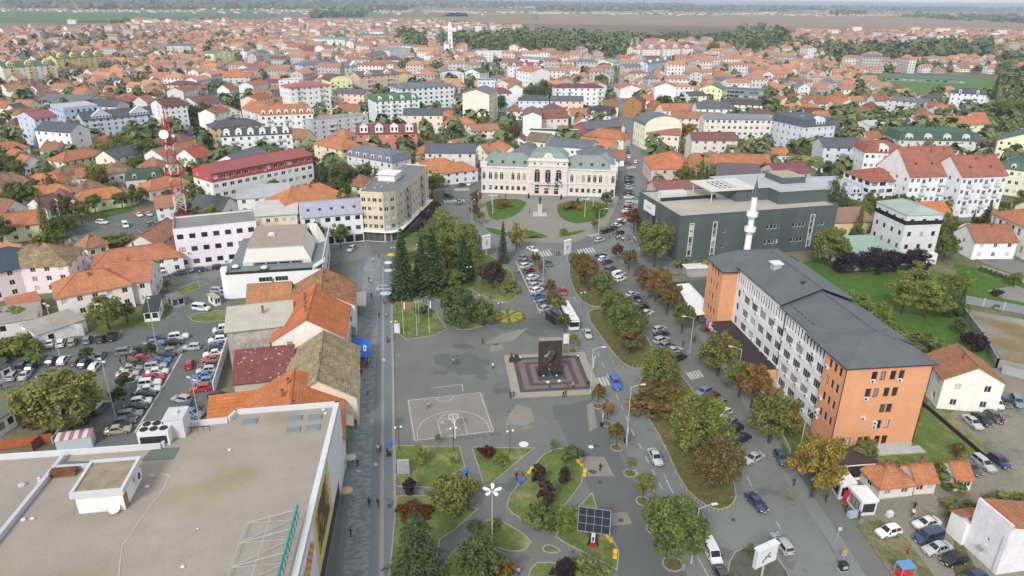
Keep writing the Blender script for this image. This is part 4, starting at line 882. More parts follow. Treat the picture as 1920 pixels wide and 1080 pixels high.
def green_block():
 O=P(1276,408,14.2);ang=rad(15);W,D,h=56,30,14.2
 t=thing('dark_green_hall','large dark green panelled cultural hall with roof terrace and pale pergola','cultural hall',(O.x,O.y,0),ang)
 mp=surf('green_panels',noises=[(.2,.92,1.06),(2,.95,1.04)],stripes=[(0,1.2,.8,.03),(1,1.2,.8,.03),(2,2.4,.85,.02)],rough=.5)
 gc=W_(92,100,101,.9);b=MB();ops=[]
 for x in(3.6,11.6,46.5):
  for k in range(5):ops.append((x,x+1.15,1.4+k*2.1,3.2+k*2.1,'w1'))
 for x in(15.3,23,30.5,32,33.2,34.8,40,41.4,42.4,43.6,49.5,50.8):
  for z in(3.2,8.2):ops.append((x,x+(1.0 if int(x*10)%3 else.6),z,z+1.5,'w1'))
 facade(b,(0,0),0,W,0,h,ops,.2,0,t)
 L2=D;ops=[(L2-4-k*4.2-2.2,L2-4-k*4.2,4.5,9.6,'sh')for k in range(5)]+[(1,24,.3,3.6,'sh')]
 facade(b,(0,D),-math.pi/2,D,0,h,ops,.5,0,t);facade(b,(W,0),math.pi/2,D,0,h,layout(D,h,3,6,1.5,1.6),.2,0,t);facade(b,(W,D),math.pi,W,0,h,[])
 for(x0,y0,x1,y1)in((0,0,W,.3),(0,D-.3,W,D),(0,.3,.3,D-.3),(W-.3,.3,W,D-.3)):b.box(x0,y0,h,x1,y1,h+.5)
 b.build('wall',[mp],t,gc)
 for x in(3.6,11.6,46.5):
  f=MB();f.box(x-.22,-.08,1.1,x-.02,.02,12.1);f.box(x+1.17,-.08,1.1,x+1.37,.02,12.1);f.box(x-.02,-.08,11.9,x+1.17,.02,12.1);f.build('window_surround',[m_white],t)
 b=MB();b.box(.3,.3,h-.2,W-.3,D-.3,h+.08);b.build('roof',[surf('terrace_slabs',base=H_(192,186,176),noises=[(.1,.93,1.05),(2,.95,1.04)],stripes=[(0,1.5,.93,.05),(1,1.5,.93,.05)])],t)
 b=MB();b.box(26,12,h+.08,55.5,29,h+4.2);b.box(38,6,h+.08,55.5,12,h+4.2);b.build('upper_storey',[mp],t,gc)
 b=MB();b.box(25.7,11.7,h+4.2,55.8,29.2,h+4.5);b.box(37.7,5.7,h+4.2,55.8,11.7,h+4.5);b.build('upper_roof',[surf('white_membrane',base=H_(192,195,199),noises=[(.2,.93,1.04)])],t)
 b=MB();b.box(44,14,h+4.5,53,24,h+6.6,0,1);b.build('plant_room',[mp,surf('beige_felt',base=H_(180,176,150))],t,gc)
 b=MB()
 x0,x1,y0,y1,z=16,33,11,25,h+4.2
 for(a,c,d,e)in((x0,y0,x1,y0+2.2),(x0,y1-1.6,x1,y1),(x0,y0+2.2,x0+4,y1-1.6),(x1-6,y0+2.2,x1,y1-1.6)):b.box(a,c,z,d,e,z+.35)
 for k in range(4):b.box(x0+4+k*1.75,y0+2.2,z+.05,x0+4.5+k*1.75,y1-1.6,z+.3)
 for k in range(4):b.box(x0+4,y0+4.4+k*2.6,z+.08,x1-6,y0+4.7+k*2.6,z+.27)
 for x in(x0+1,x1-1):
  for y in(y0+1,y1-1):b.tube((x,y,h),(x,y,z),.18,.18,8)
 b.build('pergola',[m_plain],t,H_(225,222,216))
 b=MB();b.box(3,19,h+.1,12,22,h+2.6);b.box(2,17.8,h+.1,22,18,h+1.2,1);b.build('plant_unit',[m_plain,m_dglass],t,(.6,.6,.6))
 b=MB();b.box(-.35,17,9.8,-.05,25,13.2,0);b.build('banner',[m_plain],t,(.75,.75,.77));
 letters('muzej',1.3,(-.37,21,11.6),-math.pi/2,surf('banner_print',base=(.12,.12,.35)),'lettering',None,None,t,rad(90))
 c,s=math.cos(ang),math.sin(ang);occupy(O.x+c*W/2-s*D/2,O.y+s*W/2+c*D/2,W/2,D/2,ang);LAND.append(('dark green hall',1400,420))
green_block()
def store():
 O=P(637,757,12.5);ang=rad(9.2);c,s=math.cos(ang),math.sin(ang);h=12.5
 t=thing('department_store','big white store with a gravel flat roof and printed panels along the promenade','department store',(O.x,O.y,0),ang)
 poly=[(0,0),(-16.5,-.2),(-17.3,-2.4),(-25,-2.8),(-25.6,-8.2),(-58,-7.6),(-58,-60),(-3.3,-60)]
 def LP(px,py,z=h):
  p=P(px,py,z)-O;return(p.x*c+p.y*s,-p.x*s+p.y*c)
 b=MB();n=len(poly)
 for k in range(n):a,e=poly[k],poly[(k+1)%n];b.poly([(*a,0),(*e,0),(*e,h),(*a,h)])
 b.build('wall',[surf('white_cladding',noises=[(.3,.95,1.03)],stripes=[(1,1.5,.93,.03)],rough=.6)],t,W_(222,224,232,1.05))
 b=MB();b.poly([(*p,h-.3)for p in poly[::-1]]);b.build('roof',[surf('gravel_roof',base=H_(172,163,152,.82),noises=[(.08,.9,1.07),(.4,.93,1.05),(5,.86,1.14),(16,.8,1.2)],alt=[(H_(160,150,125),.1,.75,.2)],rough=1)],t)
 pr=MB()
 for k in range(n):
  a,e=Vector(poly[k]),Vector(poly[(k+1)%n]);d=(e-a).normalized();m=Vector((-d.y,d.x))
  wd=.8 if k==n-1 else.4
  pr.prism([a,e,e+m*wd,a+m*wd],h-.3,h+.55,0)
 pr.build('parapet',[m_plain],t,H_(228,228,232))
 b=MB()
 q0,q1=Vector(LP(124,856)),Vector(LP(-40,1060));qn=Vector(((q1-q0).y,-(q1-q0).x)).normalized()*.55;b.prism([q0,q0+qn,q1+qn,q1],h-.3,h+.45)
 q0,q1=Vector(LP(105,880)),Vector(LP(172,876));b.prism([q0,q1,q1+Vector((0,.5)),q0+Vector((0,.5))],h-.3,h+.4);b.build('roof_kerb',[m_plain],t,H_(210,210,222))
 b=MB();b.poly([(*LP(*p),h-.26)for p in((262,862),(325,858),(337,836),(285,838))]);b.poly([(*LP(*p),h-.27)for p in((118,876),(165,872),(172,862),(126,862))]);b.build('gutter_basin',[surf('wet_felt',base=H_(112,122,112))],t)
 hx=MB()
 hb=roof_gable
 x0,y0,x1,y1,z1=-32.2,-22.4,-25.7,-15.2,h+3.0
 hx.box(x0+.4,y0+.4,h-.3,x1-.4,y1-.4,z1-.6,0);hx.build('roof_hut',[m_wall],t,W_(232,232,235))
 hx=MB();hx.box(x0,y0,z1-.6,x1,y1,z1-.1,0);hx.box(x0,y0,z1-.1,x1,y0+.4,z1+.25,0);hx.box(x0,y1-.4,z1-.1,x1,y1,z1+.25,0);hx.box(x0,y0+.4,z1-.1,x0+.4,y1-.4,z1+.25,0);hx.box(x1-.4,y0+.4,z1-.1,x1,y1-.4,z1+.25,0)
 r=hx.build('hut_roof',[m_plain],t,H_(220,220,225));hx=MB();hx.box(x0+.4,y0+.4,z1-.1,x1-.4,y1-.4,z1-.02);hx.build('hut_felt',[surf('stained_felt',base=H_(168,156,132),noises=[(.5,.75,1.1),(3,.85,1.1)])],r)
 dd=MB();dd.box(x1-.4,y0+.6,h-.3,x1-.33,y0+1.6,h+1.9);dd.build('door',[m_plain],t,(.45,.17,.06))
 put('air_conditioner',AC,t,None,(x1-.3,y1-2.2,h+1.0),math.pi/2,(1.8,1.5,2.2));ds=MB();ds.lathe([(0,0),(.5,.05),(.75,.2)],14);o=ds.build('satellite_dish',[m_white],t,loc=(x0+4.9,y0+.1,h+.2));o.rotation_euler=(rad(35),0,0)
 cx_,cy_=LP(290,833)
 a=MB();a.box(-2.2,-1.2,0,2.2,1.8,2.5,0);a.box(-1.9,-1.23,.3,1.9,-1.2,1.7,1);u=a.build('chiller',[m_white,m_dark],t,loc=(cx_,cy_+1.2,h-.3))
 for i in range(3):
  for j in range(2):
   f=MB();f.lathe([(0,.05),(.1,.08),(.1,.04),(.5,.04),(.5,.12),(.6,.12),(.6,0)],14);f.build('fan',[m_dark],u,loc=(-1.4+i*1.4,-.4+j*1.45,2.5))
 sx_,sy_=LP(335,808)
 a=MB();a.box(-1.4,-1.5,-.3,1.4,1.9,2.9,0);a.box(-1.5,-1.6,2.9,1.5,2.0,3.15,1);a.box(-.4,-.2,3.15,.4,.6,3.5,0);a.build('stair_head',[m_plain,m_conc],t,H_(222,222,225),loc=(sx_,sy_,h))
 for px in((468,788),(552,782),(590,780),(549,804),(586,800)):
  a=MB();a.box(-1.1,-.75,0,1.1,.75,.22,0);a.box(-.95,-.62,.22,.95,.62,.26,1);a.build('skylight',[m_plain,surf('opal_dome',base=H_(132,142,148),rough=.2)],t,H_(150,158,160),loc=(*LP(*px),h-.3))
 for px,py,sc in((495,769,.3),(606,766,.3),(610,773,.3),(430,841,.28),(342,1060,.28),(285,890,.5),(275,910,.35),(41,907,.6),(60,970,.3),(370,989,.15),(72,894,.25),(208,952,.7),(43,972,.35),(76,899,.5)):
  a=MB();a.ball((0,0,0),sc,8,5,0,(1,.8,.6));a.build('roof_debris',[m_white if sc<.4 else m_conc],t,loc=(*LP(px,py),h-.2))
 a=MB();a.box(-1.7,-.5,0,1.7,.6,.9);a.build('tank',[surf('rust',base=(.16,.07,.035),noises=[(1,.6,1.3)])],t,loc=(*LP(120,887),h-.3))
 a=MB();a.path([(*LP(*p),h-.26)for p in((285,882),(318,888),(305,915),(270,960),(228,1022),(225,1045),(222,1085))],.035,4);a.build('cable',[m_white],t)
 a=MB()
 for i in range(5):a.box(-2.2+i*.9,-.05,0,-2.15+i*.9,.05,.9)
 a.box(-2.2,-.04,.85,1.5,.04,.92);a.build('hand_rail',[m_dark],t,loc=(*LP(375,806),h-.3))
 def face(y0,y1,z0,z1,mat,nm,x=.06,col=None):
  f=MB();f.box(-.02,y0,z0,x,y1,z1)
  return f.build(nm,[mat],t,col)
 sk=lambda y:-3.3*(-y)/60
 gr=thing;yl=surf('yellow_panel',base=W_(225,205,130,.9));
 def wface(pts,mat,nm,off=.08):
  f=MB();p3=[(sk(y)+off,y,z)for y,z in pts];f.poly(p3);b3=[(sk(y),y,z)for y,z in pts]
  for i in range(len(pts)):j=(i+1)%len(pts);f.poly([b3[i],b3[j],p3[j],p3[i]])
  return f.build(nm,[mat],t)
 wface([(-15,3.0),(-15,12.3),(-28,12.3),(-28,3.0)],yl,'yellow_panel')
 wface([(-17.2,5.2),(-17.2,11.6),(-26.5,11.6),(-26.5,5.2)],surf('poster_print',base=(.1,.075,.05),pos=True,alt=[((.5,.3,.05),.35,.62,.1),((.25,.2,.16),.5,.8,.1)],rough=.5),'poster',.13)
 wface([(-36,1.5),(-36,3.5),(-40.5,3.5),(-40.5,1.5)],surf('red_panel',base=(.5,.08,.03)),'red_panel')
 for k in range(8):
  f=MB();f.box(0,-.35,0,.35,.35,.9);f.build('sign_letter',[surf('orange_letter',base=(.6,.3,.08))],t,loc=(sk(-30)+.02,-30.6-k*1.15,10.2-.05*k))
 letters('B',1.4,(sk(-34)+.06,-34,6.2),math.pi/2,surf('sign_print',base=(.25,.1,.12)),'lettering',None,None,t,rad(90));letters('&',1.4,(sk(-35.6)+.06,-35.6,6.0),math.pi/2,surf('sign_print',base=(.12,.14,.3)),'lettering',None,None,t,rad(90))
 wface([(-8,.2),(-8,2.9),(-46,2.9),(-46,.2)],m_dglass,'shop_glazing',.03)
 q=thing('roof_sign','teal sign with white letters on a steel truss at the store roof edge','sign',(O.x+c*-3.2-s*-27.5,O.y+s*-3.2+c*-27.5,h+.75),ang-rad(3.2))
 f=MB();f.box(-.1,-13,0,.1,0,1.7);f.build('panel',[m_plain],q,(.02,.3,.27))
 f=MB()
 for k in range(11):f.box(.1,-12.4+k*1.15,.35+.05*(k%3),.16,-11.8+k*1.15,1.3)
 f.build('letters',[m_white],q)
 f=MB()
 for y in(-12,-8,-4,-.5):f.tube((-.1,y,1.2),(-6.5,y,-.5),.05,.05,4);f.tube((-.1,y,-.4),(-6.5,y,-.5),.05,.05,4)
 for x in(-6.5,-3.4):f.tube((x,-13,-.45 if x<-5 else.35),(x,-.5,-.45 if x<-5 else.35),.05,.05,4)
 for y in(-12,-8,-4):f.tube((-6.5,y,-.5),(-.1,y+4,-.3),.04,.04,4)
 f.build('truss',[m_steel],q)
 occupy(O.x+c*-28+s*30,O.y+s*-28-c*30,29,31,ang);LAND.append(('gravel roofed store',450,900))
store()
def beige():
 A=P(675,361,16.5);ang=rad(-9);h,fh=16.5,2.95
 t=thing('corner_apartment_block','five storey beige corner apartment block with dark shops under a white canopy','apartment block',(A.x,A.y,0),ang)
 c,s=math.cos(ang),math.sin(ang)
 def L(p):v=p-A;return(v.x*c+v.y*s,-v.x*s+v.y*c)
 F0,F1=(0,0),(7.6,0);X=L(P(742,360,h));R=L(P(802,312,h));bk=(R[0]-9,R[1]+1);bl=(-2.0,20)
 poly=[F0,F1,(9.4,.9),X,R,bk,(R[0]-11,21),bl]
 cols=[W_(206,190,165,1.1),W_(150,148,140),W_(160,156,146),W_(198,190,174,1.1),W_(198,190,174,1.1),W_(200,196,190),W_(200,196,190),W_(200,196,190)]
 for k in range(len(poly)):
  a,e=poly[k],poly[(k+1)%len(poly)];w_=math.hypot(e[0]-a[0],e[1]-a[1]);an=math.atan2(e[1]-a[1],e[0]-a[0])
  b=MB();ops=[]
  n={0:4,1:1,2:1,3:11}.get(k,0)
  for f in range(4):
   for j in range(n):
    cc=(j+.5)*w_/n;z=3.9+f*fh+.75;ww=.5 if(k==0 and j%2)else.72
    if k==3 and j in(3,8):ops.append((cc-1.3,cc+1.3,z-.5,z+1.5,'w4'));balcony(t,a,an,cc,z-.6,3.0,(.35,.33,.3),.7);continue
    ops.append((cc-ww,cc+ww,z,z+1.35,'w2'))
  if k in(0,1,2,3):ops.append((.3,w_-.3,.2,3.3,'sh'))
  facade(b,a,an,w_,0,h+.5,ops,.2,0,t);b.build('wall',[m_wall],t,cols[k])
 b=MB();b.poly([(*p,h)for p in poly]);b.build('roof',[m_slate],t,H_(120,126,130))
 b=MB();q=[(-.6,-1.1),(8,-1.1),(10.4,-.4),(X[0]+1.6,X[1]-.8),(R[0]+1.6,R[1]),R,X,(9.4,.9),F1,F0];b.prism(q,3.5,3.8);b.build('canopy',[m_plain],t,W_(220,218,214))
 for x,y in((3,6),(4.4,8.5),(2.2,11),(5,13.5),(3,17),(0,5)):chimney(t,x,y,h,.5,.5,(.5,.5,.48))
 b=MB();b.box(.5,16,h,6.5,23,h+2.2);b.box(0,15.5,h+2.2,7,23.5,h+2.4,1);b.build('roof_house',[m_plain,m_slate],t,W_(205,200,195))
 m_=L(P(740,345));occupy(A.x+c*4-s*15,A.y+s*4+c*15,6,16,ang);occupy(A.x+c*6-s*35,A.y+s*6+c*35,6,12,ang);LAND.append(('beige corner block',735,390))
beige()
def culture():
 O=P(424,515,7);ang=rad(11.6)
 t=thing('community_centre','low white community centre with tilted white hoods and a raised pebble roof','community centre',(O.x,O.y,0),ang)
 W,D,h=25,30,7
 b=MB();facade(b,(0,0),0,W,0,h,[(8,11.5,4.3,5.6,'w4'),(12.2,15.5,4.3,5.6,'w4')],.2,0,t);facade(b,(W,0),math.pi/2,D,0,h,[(3,26,.4,3.4,'sh')],.4,0,t);facade(b,(0,D),-math.pi/2,D,0,h,layout(D,h,2,5,1.5,1.3),.2,0,t);facade(b,(W,D),math.pi,W,0,h,[]);b.build('wall',[m_wall],t,W_(222,220,226))
 b=MB();b.box(.01,.01,h,W-.01,D,h+.3);b.build('roof',[m_slate],t,H_(128,138,142))
 tr=MB();tr.box(-.1,-.1,h-.05,W-3,.25,h+.55);tr.build('dark_fascia',[m_dark],t)
 x0,x1,y0,y1,z1=4.2,20.6,5.2,27,h+4.4
 b=MB();b.prism([(x0+.5,y0+1.6),(x1-1.4,y0+1.6),(x1-1.4,y1),(x0+.5,y1)],h,z1);b.build('raised_block',[m_wall],t,W_(225,223,222))
 b=MB();b.box(x0+.4,y0+1.5,z1,x1-1.3,y1+.3,z1+.25);b.build('pebble_roof',[surf('pebble_felt',base=H_(176,160,146),noises=[(.4,.9,1.08),(6,.85,1.12)])],t)
 b=MB()
 def slab(p,q,r_,s_,d):b.poly([p,q,r_,s_]);b.poly([(v[0]+d[0],v[1]+d[1],v[2]+d[2])for v in(s_,r_,q,p)]);[b.poly([u,v,(v[0]+d[0],v[1]+d[1],v[2]+d[2]),(u[0]+d[0],u[1]+d[1],u[2]+d[2])])for u,v in((p,q),(q,r_),(r_,s_),(s_,p))]
 slab((x0-.6,y0-.2,h+1.2),(x1+.9,y0-.2,h+1.2),(x1-1.2,y0+1.6,z1+.3),(x0+.6,y0+1.6,z1+.3),(0,.3,-.4));slab((x0-.6,y0-.2,h+.2),(x0+2.0,y0-.2,h+.2),(x0+2.0,y0-.2,h+1.3),(x0-.6,y0-.2,h+1.3),(0,.6,0));slab((x1-1.2,y0-.2,h+.2),(x1+.9,y0-.2,h+.2),(x1+.9,y0-.2,h+1.3),(x1-1.2,y0-.2,h+1.3),(0,.6,0))
 slab((x1+.9,y0-.2,h+1.2),(x1+1.4,y1-6,h+1.2),(x1-1.0,y1-6,z1+.3),(x1-1.2,y0+1.6,z1+.3),(-.3,0,-.4));slab((x1+1.4,y1-6,h+.3),(x1+4.2,y1-3.5,h+.3),(x1+1.5,y1,z1+.3),(x1-1.2,y1,z1+.6),(0,.2,-.4))
 slab((W-2.9,0,h+.3),(W+.4,0,h+2.3),(W+.4,3,h+2.3),(W-2.9,3,h+.3),(0,0,-.3));slab((W-.1,.5,h+.3),(W+.5,D-2,h+2.2),(W+.5,D,h+2.4),(W-.1,1,h+2.3),(-.3,0,0));b.build('tilted_hood',[m_plain],t,H_(226,222,214))
 win(t,x0+2.0,y0+.1,h+.32,x1-x0-3.3,1.3,0,'w4');win(t,x1+.4,y0+3,h+.32,9,1.3,math.pi/2,'w4')
 for x,y,z in((9.5,1.6,h+.3),(1.9,3.6,h+.3),(10.2,17,z1+.25)):
  a=MB();a.box(-1,-.8,0,1,.8,.45,0);a.lathe([(.95,.45),(.8,.8),(.4,1.0),(0,1.05)],12,1);a.build('roof_dome',[m_dark if z<h+1 else m_conc,m_white],t,loc=(x,y,z))
 a=MB();a.box(-.2,0,0,1.3,2,h+1.5);a.build('corner_pier',[m_plain],t,W_(220,218,214),loc=(-1.2,.3,0))
 c,s=math.cos(ang),math.sin(ang);occupy(O.x+c*W/2-s*D/2,O.y+s*W/2+c*D/2,W/2+1,D/2,ang);LAND.append(('white community centre',525,480))
culture()
# apartment blocks and other large buildings, near to far
WT,WG,WC,WP,WL=W_(222,222,228),W_(176,182,194),W_(226,216,196),W_(222,205,198),W_(205,206,222)
OR,OO,RD,BR,SL,GR,DG=H_(204,120,76),H_(186,126,96),H_(160,76,72),H_(122,92,86),H_(112,118,128),H_(70,112,88),H_(78,84,92)
AB,AC_='apartment_block','apartment block'
bld('office_block','white office block with a red metal top storey behind the flat white roofs','office block',(395,325),(585,290),(400,395,327),14,'gx',2.2,W_(222,222,226),H_(168,76,76),4,14,2,bands=[(10.2,W_(165,78,76))],rm='m',wk='w2',ww=1.9,ac=4,short='red topped office block')
bld('exchange_building','lilac flat roofed building with framed windows at the foot of the radio mast','public building',(324,433),(480,417),(337,508,436),13,'flat',1,W_(212,204,210),H_(150,150,148),3,7,3,rm='f',wk='dk',ww=1.7,wh=1.5,ac=3,short='lilac building under the mast')
bld('flat_roofed_hall','cream annex with white seamed low roof beside the lilac roofed building','hall',(478,405),(556,400),7.5,13,'shed',1.5,W_(222,205,180),H_(215,212,206),2,5,2,rm='m')
bld('flat_roofed_hall','white hall with grey sheet roof between the red topped block and orange hip roof','hall',(444,372),(542,366),9,14,'shed',1.2,WT,H_(196,197,198),3,4,2,rm='m')
bld('office_building','white front building with lilac sheet roof and yellow right half beside the corner block','office building',(566,407),(679,397),(600,462,405),12,'gx',3.2,W_(220,222,228),H_(180,182,198),3,6,2,rm='m',wk='dk',ww=1.6,ground='shop',sky=5,short='lilac roofed building')
bld(AB,'grey mansard apartment block with white rounded gable end behind the corner block',AC_,(650,290),(735,305),(735,345,302),12,'man',4,W_(196,198,206),H_(122,128,138),3,7,2,rm='s',balc=(1,4),dorm=6,dkind='flat',short='grey mansard block')
bld(AB,'beige four storey building with orange hip roof left of the large dark tree',AC_,(588,268),(640,280),(608,320,272),12,'hip',3.6,W_(214,200,170),OR,4,3,3,balc=(1,))
bld(AB,'long dark red roofed apartment block with white gabled balcony bays',AC_,(668,250),(782,248),(672,290,250),12,'gx',3.5,W_(190,120,106),H_(140,68,72),3,7,2,rm='m',balc=(1,5),dorm=4,dw=4,dh=3,dcol=WT,short='dark red roofed block')
bld(AB,'grey concrete block with stepped flat roof and penthouse above orange hip roof',AC_,(582,228),(690,218),(602,262,226),12,'flat',1,W_(176,176,180),H_(165,160,156),4,7,2,rm='f',balc=(2,5))
bld(AB,'white block with balcony dormers in front of the dark roofed brown building',AC_,(414,256),(547,250),(425,305,256),11,'man',2.6,WT,DG,4,9,2,rm='s',balc=(1,4,7),dorm=6,dkind='arch',dw=3)
bld(AB,'brown fronted building with a dark slate hip roof and yellow window strip',AC_,(398,240),(492,232),(400,285,242),13,'hip',2.6,W_(190,165,130),H_(92,92,98),4,8,2,rm='s')
bld(AB,'large white block with orange mansard roof and round headed dormers',AC_,(487,216),(586,212),(500,264,216),14,'man',4.5,WT,H_(206,122,76),4,9,3,balc=(1,4,7),dorm=7,dkind='arch',dw=2.2,short='orange mansard block')
bld(AB,'long white wing with orange roof running behind the orange mansard block',AC_,(453,202),(492,214),13,13,'gx',4,W_(206,206,214),OR,4,5,3,balc=(1,3))
bld(AB,'white residential block with arched dormers behind the green copper hood',AC_,(411,212),(452,208),(413,228,212),12,'gy',3.5,WC,OR,3,4,3,balc=(2,))
bld(AB,'cream six storey block with flat red roof and yellow corner strips',AC_,(543,163),(618,158),(588,218,161),15,'hip',1.6,W_(224,222,214),H_(196,84,84),6,7,4,rm='m',balc=(1,5),oh=1.0,short='cream block with red roof')
bld(AB,'tall white slab with cream flat roof left of the red roofed cream block',AC_,(522,152),(560,152),(524,192,152),14,'flat',1,WL,H_(200,190,170),6,3,2,rm='f')
bld(AB,'yellow block with arched brown roof and curved gable above the balconies',AC_,(618,153),(660,151),(622,188,152),22,'arch',4,W_(226,216,160),H_(100,84,80),5,4,3,rm='s',balc=(0,3),short='arched yellow block')
bld(AB,'brown and beige apartment block with two gabled balcony bays',AC_,(673,143),(746,138),(674,184,142),14,'gx',3,W_(196,172,152),H_(112,108,110),5,6,2,rm='s',balc=(1,4),dorm=2,dw=6,dh=1.5,dcol=W_(206,180,156),short='brown gabled block')
bld(AB,'beige plain gable block behind the brown and beige balcony block',AC_,(737,143),(775,140),12,12,'gy',2.6,W_(220,196,158),H_(118,112,112),4,2,2,rm='s')
bld('office_block','large grey roofed white office block with dark glass bay','office block',(752,166),(852,160),(790,205,164),20,'hip',2.6,W_(206,210,222),H_(118,124,134),5,10,4,rm='s',ww=1.8,wk='dk',short='grey roofed office block')
bld(AB,'pale green and white block with a green curved mansard roof',AC_,(702,190),(786,186),(708,230,189),18,'man',3.5,W_(206,214,212),H_(82,122,92),5,8,4,rm='m',balc=(1,3,6),dorm=4,dkind='arch',dw=2.4,short='green mansard block')
bld(AB,'grey block with a tall blank cream gable wall facing the square',AC_,(867,174),(917,176),(868,230,174),22,'gy',2.6,W_(218,206,192),H_(120,120,122),5,0,6,rm='s',sbalc=(1,4),short='blank gable block')
bld(AB,'white block with arched roof front left of the pale green gabled house',AC_,(822,140),(870,138),(826,158,140),14,'arch',3,WT,H_(130,134,140),4,4,3,rm='s')
bld(AB,'pale mint gabled block with dark roof behind the blank gable block',AC_,(872,134),(899,136),(875,155,135),16,'gy',3,W_(206,216,206),H_(80,96,90),4,3,3,rm='s')
bld(AB,'grey flat roofed white block left of the pink terraced houses',AC_,(896,152),(928,152),(898,190,152),14,'flat',1,W_(200,204,214),H_(110,112,116),5,4,3,rm='f',balc=(1,))
bld(AB,'pink stepped block with orange roof and white party wall',AC_,(928,156),(958,158),(930,190,157),20,'gy',2.5,W_(216,190,182),OO,4,3,3)
bld(AB,'white and pink end block in the orange roofed row',AC_,(954,166),(982,166),13,20,'gy',3,WT,OO,4,0,4)
bld(AB,'white mansard block with red roof and gabled dormers',AC_,(954,124),(1014,124),(956,158,124),14,'man',3.2,WT,H_(160,84,76),5,7,3,rm='m',balc=(1,4),dorm=3,dw=3,short='white block with red mansard')
bld(AB,'tall blank white gable building with orange roof',AC_,(997,135),(1031,133),(1000,168,134),24,'gy',3,W_(220,218,224),H_(208,130,96),4,0,5,short='blank white gable')
bld(AB,'pale green and white six storey block with a dark red roof',AC_,(1040,164),(1132,164),(1040,207,164),13,'hip',2,W_(216,224,220),H_(118,66,66),5,8,3,rm='m',balc=(0,2,7),balcol=W_(180,200,192),short='dark red roofed white block')
bld('hall','long white industrial hall with pale blue low roof at the wood edge','hall',(968,109),(1036,113),7,22,'gx',2,W_(216,218,222),H_(150,156,172),1,6,2,rm='m')
bld(AB,'large pink apartment complex with gabled towers at the edge of the wood',AC_,(1188,92),(1300,90),(1190,114,91),16,'gx',3.5,W_(224,206,200),H_(178,128,112),6,12,3,balc=(1,5,9),dorm=5,dw=6,dh=2.5,short='pink apartment complex')
bld(AB,'bluish block with a green gabled roof in front of the pink complex',AC_,(1215,120),(1256,112),(1236,138,116),13,'gx',3,W_(186,190,206),H_(104,130,120),5,5,2,rm='m',dorm=3,dw=3)
bld(AB,'white gabled block on the right of the long street',AC_,(1163,166),(1204,166),(1165,184,166),24,'gy',3,W_(216,216,224),H_(202,118,86),3,0,4,short='white gable by the street')
bld(AB,'tall blank white gable block with orange roof right of the brown brick house',AC_,(1228,162),(1269,163),(1229,198,162),18,'gy',3,W_(212,212,222),H_(200,120,90),4,0,3,short='blank white block')
bld('brick_house','brown brick gable house at the edge of the long street','house',(1170,190),(1204,192),(1172,220,191),14,'gy',4,W_(156,112,74),H_(120,92,76),4,3,3,wm=m_brick,skip=(0,2),short='brown brick gable')
bld(AB,'yellow gabled block with a green roof',AC_,(1312,165),(1354,168),(1314,198,166),16,'gy',3.2,W_(230,222,172),H_(92,130,98),4,4,2,rm='m',short='yellow gabled block')
bld('office_building','modern dark grey glazed office right of the yellow gabled block','office building',(1360,168),(1432,172),(1362,190,168),16,'flat',1,W_(120,128,136),H_(106,116,128),3,8,3,rm='f',wk='sh',ww=3)
bld('office_building','blue grey two storey hall with long grey roof','office building',(1345,151),(1406,152),7,18,'gx',2.5,W_(160,170,186),H_(104,116,134),2,8,2,rm='s')
bld(AB,'white villa block with dark brown hip roof behind the large beige block',AC_,(1357,194),(1430,197),(1360,216,195),15,'hip',3,WT,H_(92,80,80),3,6,3,rm='s',balc=(3,))
bld(AB,'large grey and beige apartment block with rows of white windows',AC_,(1322,222),(1448,224),(1324,278,223),13,'gx',1.8,W_(206,200,194),H_(140,144,154),5,12,3,rm='s',wk='w2',ww=1.5,bands=(),short='large beige apartment block')
bld('public_building','cream building with a rounded gable and dark side roofs by the long street','public building',(1210,236),(1279,234),(1213,280,236),16,'arch',5,W_(226,212,194),H_(112,118,126),3,0,5,rm='s',short='round gabled cream building')
bld('house','cream two storey house with a red roof before the round gabled building','house',(1213,250),(1274,253),(1215,282,251),8,'shed',2,W_(224,206,190),H_(170,92,84),2,5,2,rm='m')
bld('house','small mansion with a black mansard and white dormers left of the street','house',(1100,214),(1145,217),6,16,'man',5,W_(216,206,200),H_(70,66,68),2,4,3,rm='s',dorm=2,dcol=WT)
bld('house','wide house with a red tiled mansard roof left of the black mansard house','house',(1004,222),(1066,220),8,14,'gx',5,W_(214,202,196),H_(158,88,82),2,5,2,sky=2)
bld('house','grey roofed red walled house beside the long street','house',(1100,242),(1166,236),7,13,'gx',3,W_(150,96,88),H_(108,112,120),2,5,2,rm='s')
bld('office_building','low white two storey building with dark flat roof behind the town hall','office building',(992,246),(1084,250),(993,266,246),10,'flat',1,W_(218,210,206),H_(82,86,92),2,10,3,rm='f',wk='dk')
bld('hall','long white hall with slate roof just behind the town hall','hall',(1026,272),(1108,278),9,16,'gx',2.4,W_(222,222,226),SL,2,6,2,rm='s',short='slate hall')
bld('hall','white hall with wide slate hip roof at the right rear of the town hall','hall',(1092,300),(1160,300),9,20,'hip',4,W_(212,212,216),SL,2,5,3,rm='s')
bld('house','house with a dark grey hip roof at the left rear of the town hall','house',(955,288),(1000,292),8,14,'hip',4.5,W_(214,204,196),H_(118,118,130),2,3,3,rm='s')
bld('house','cream building behind the town hall with a brown gable roof','house',(985,262),(1022,266),8,14,'gx',3,WC,H_(150,136,118),2,3,2,rm='o')
bld('public_building','pinkish corner building with a wide orange hip roof right of the long street','public building',(1222,315),(1308,316),(1224,345,315),22,'hip',5,W_(196,172,168),H_(212,116,70),2,5,5,wk='w2',short='orange hip corner building')
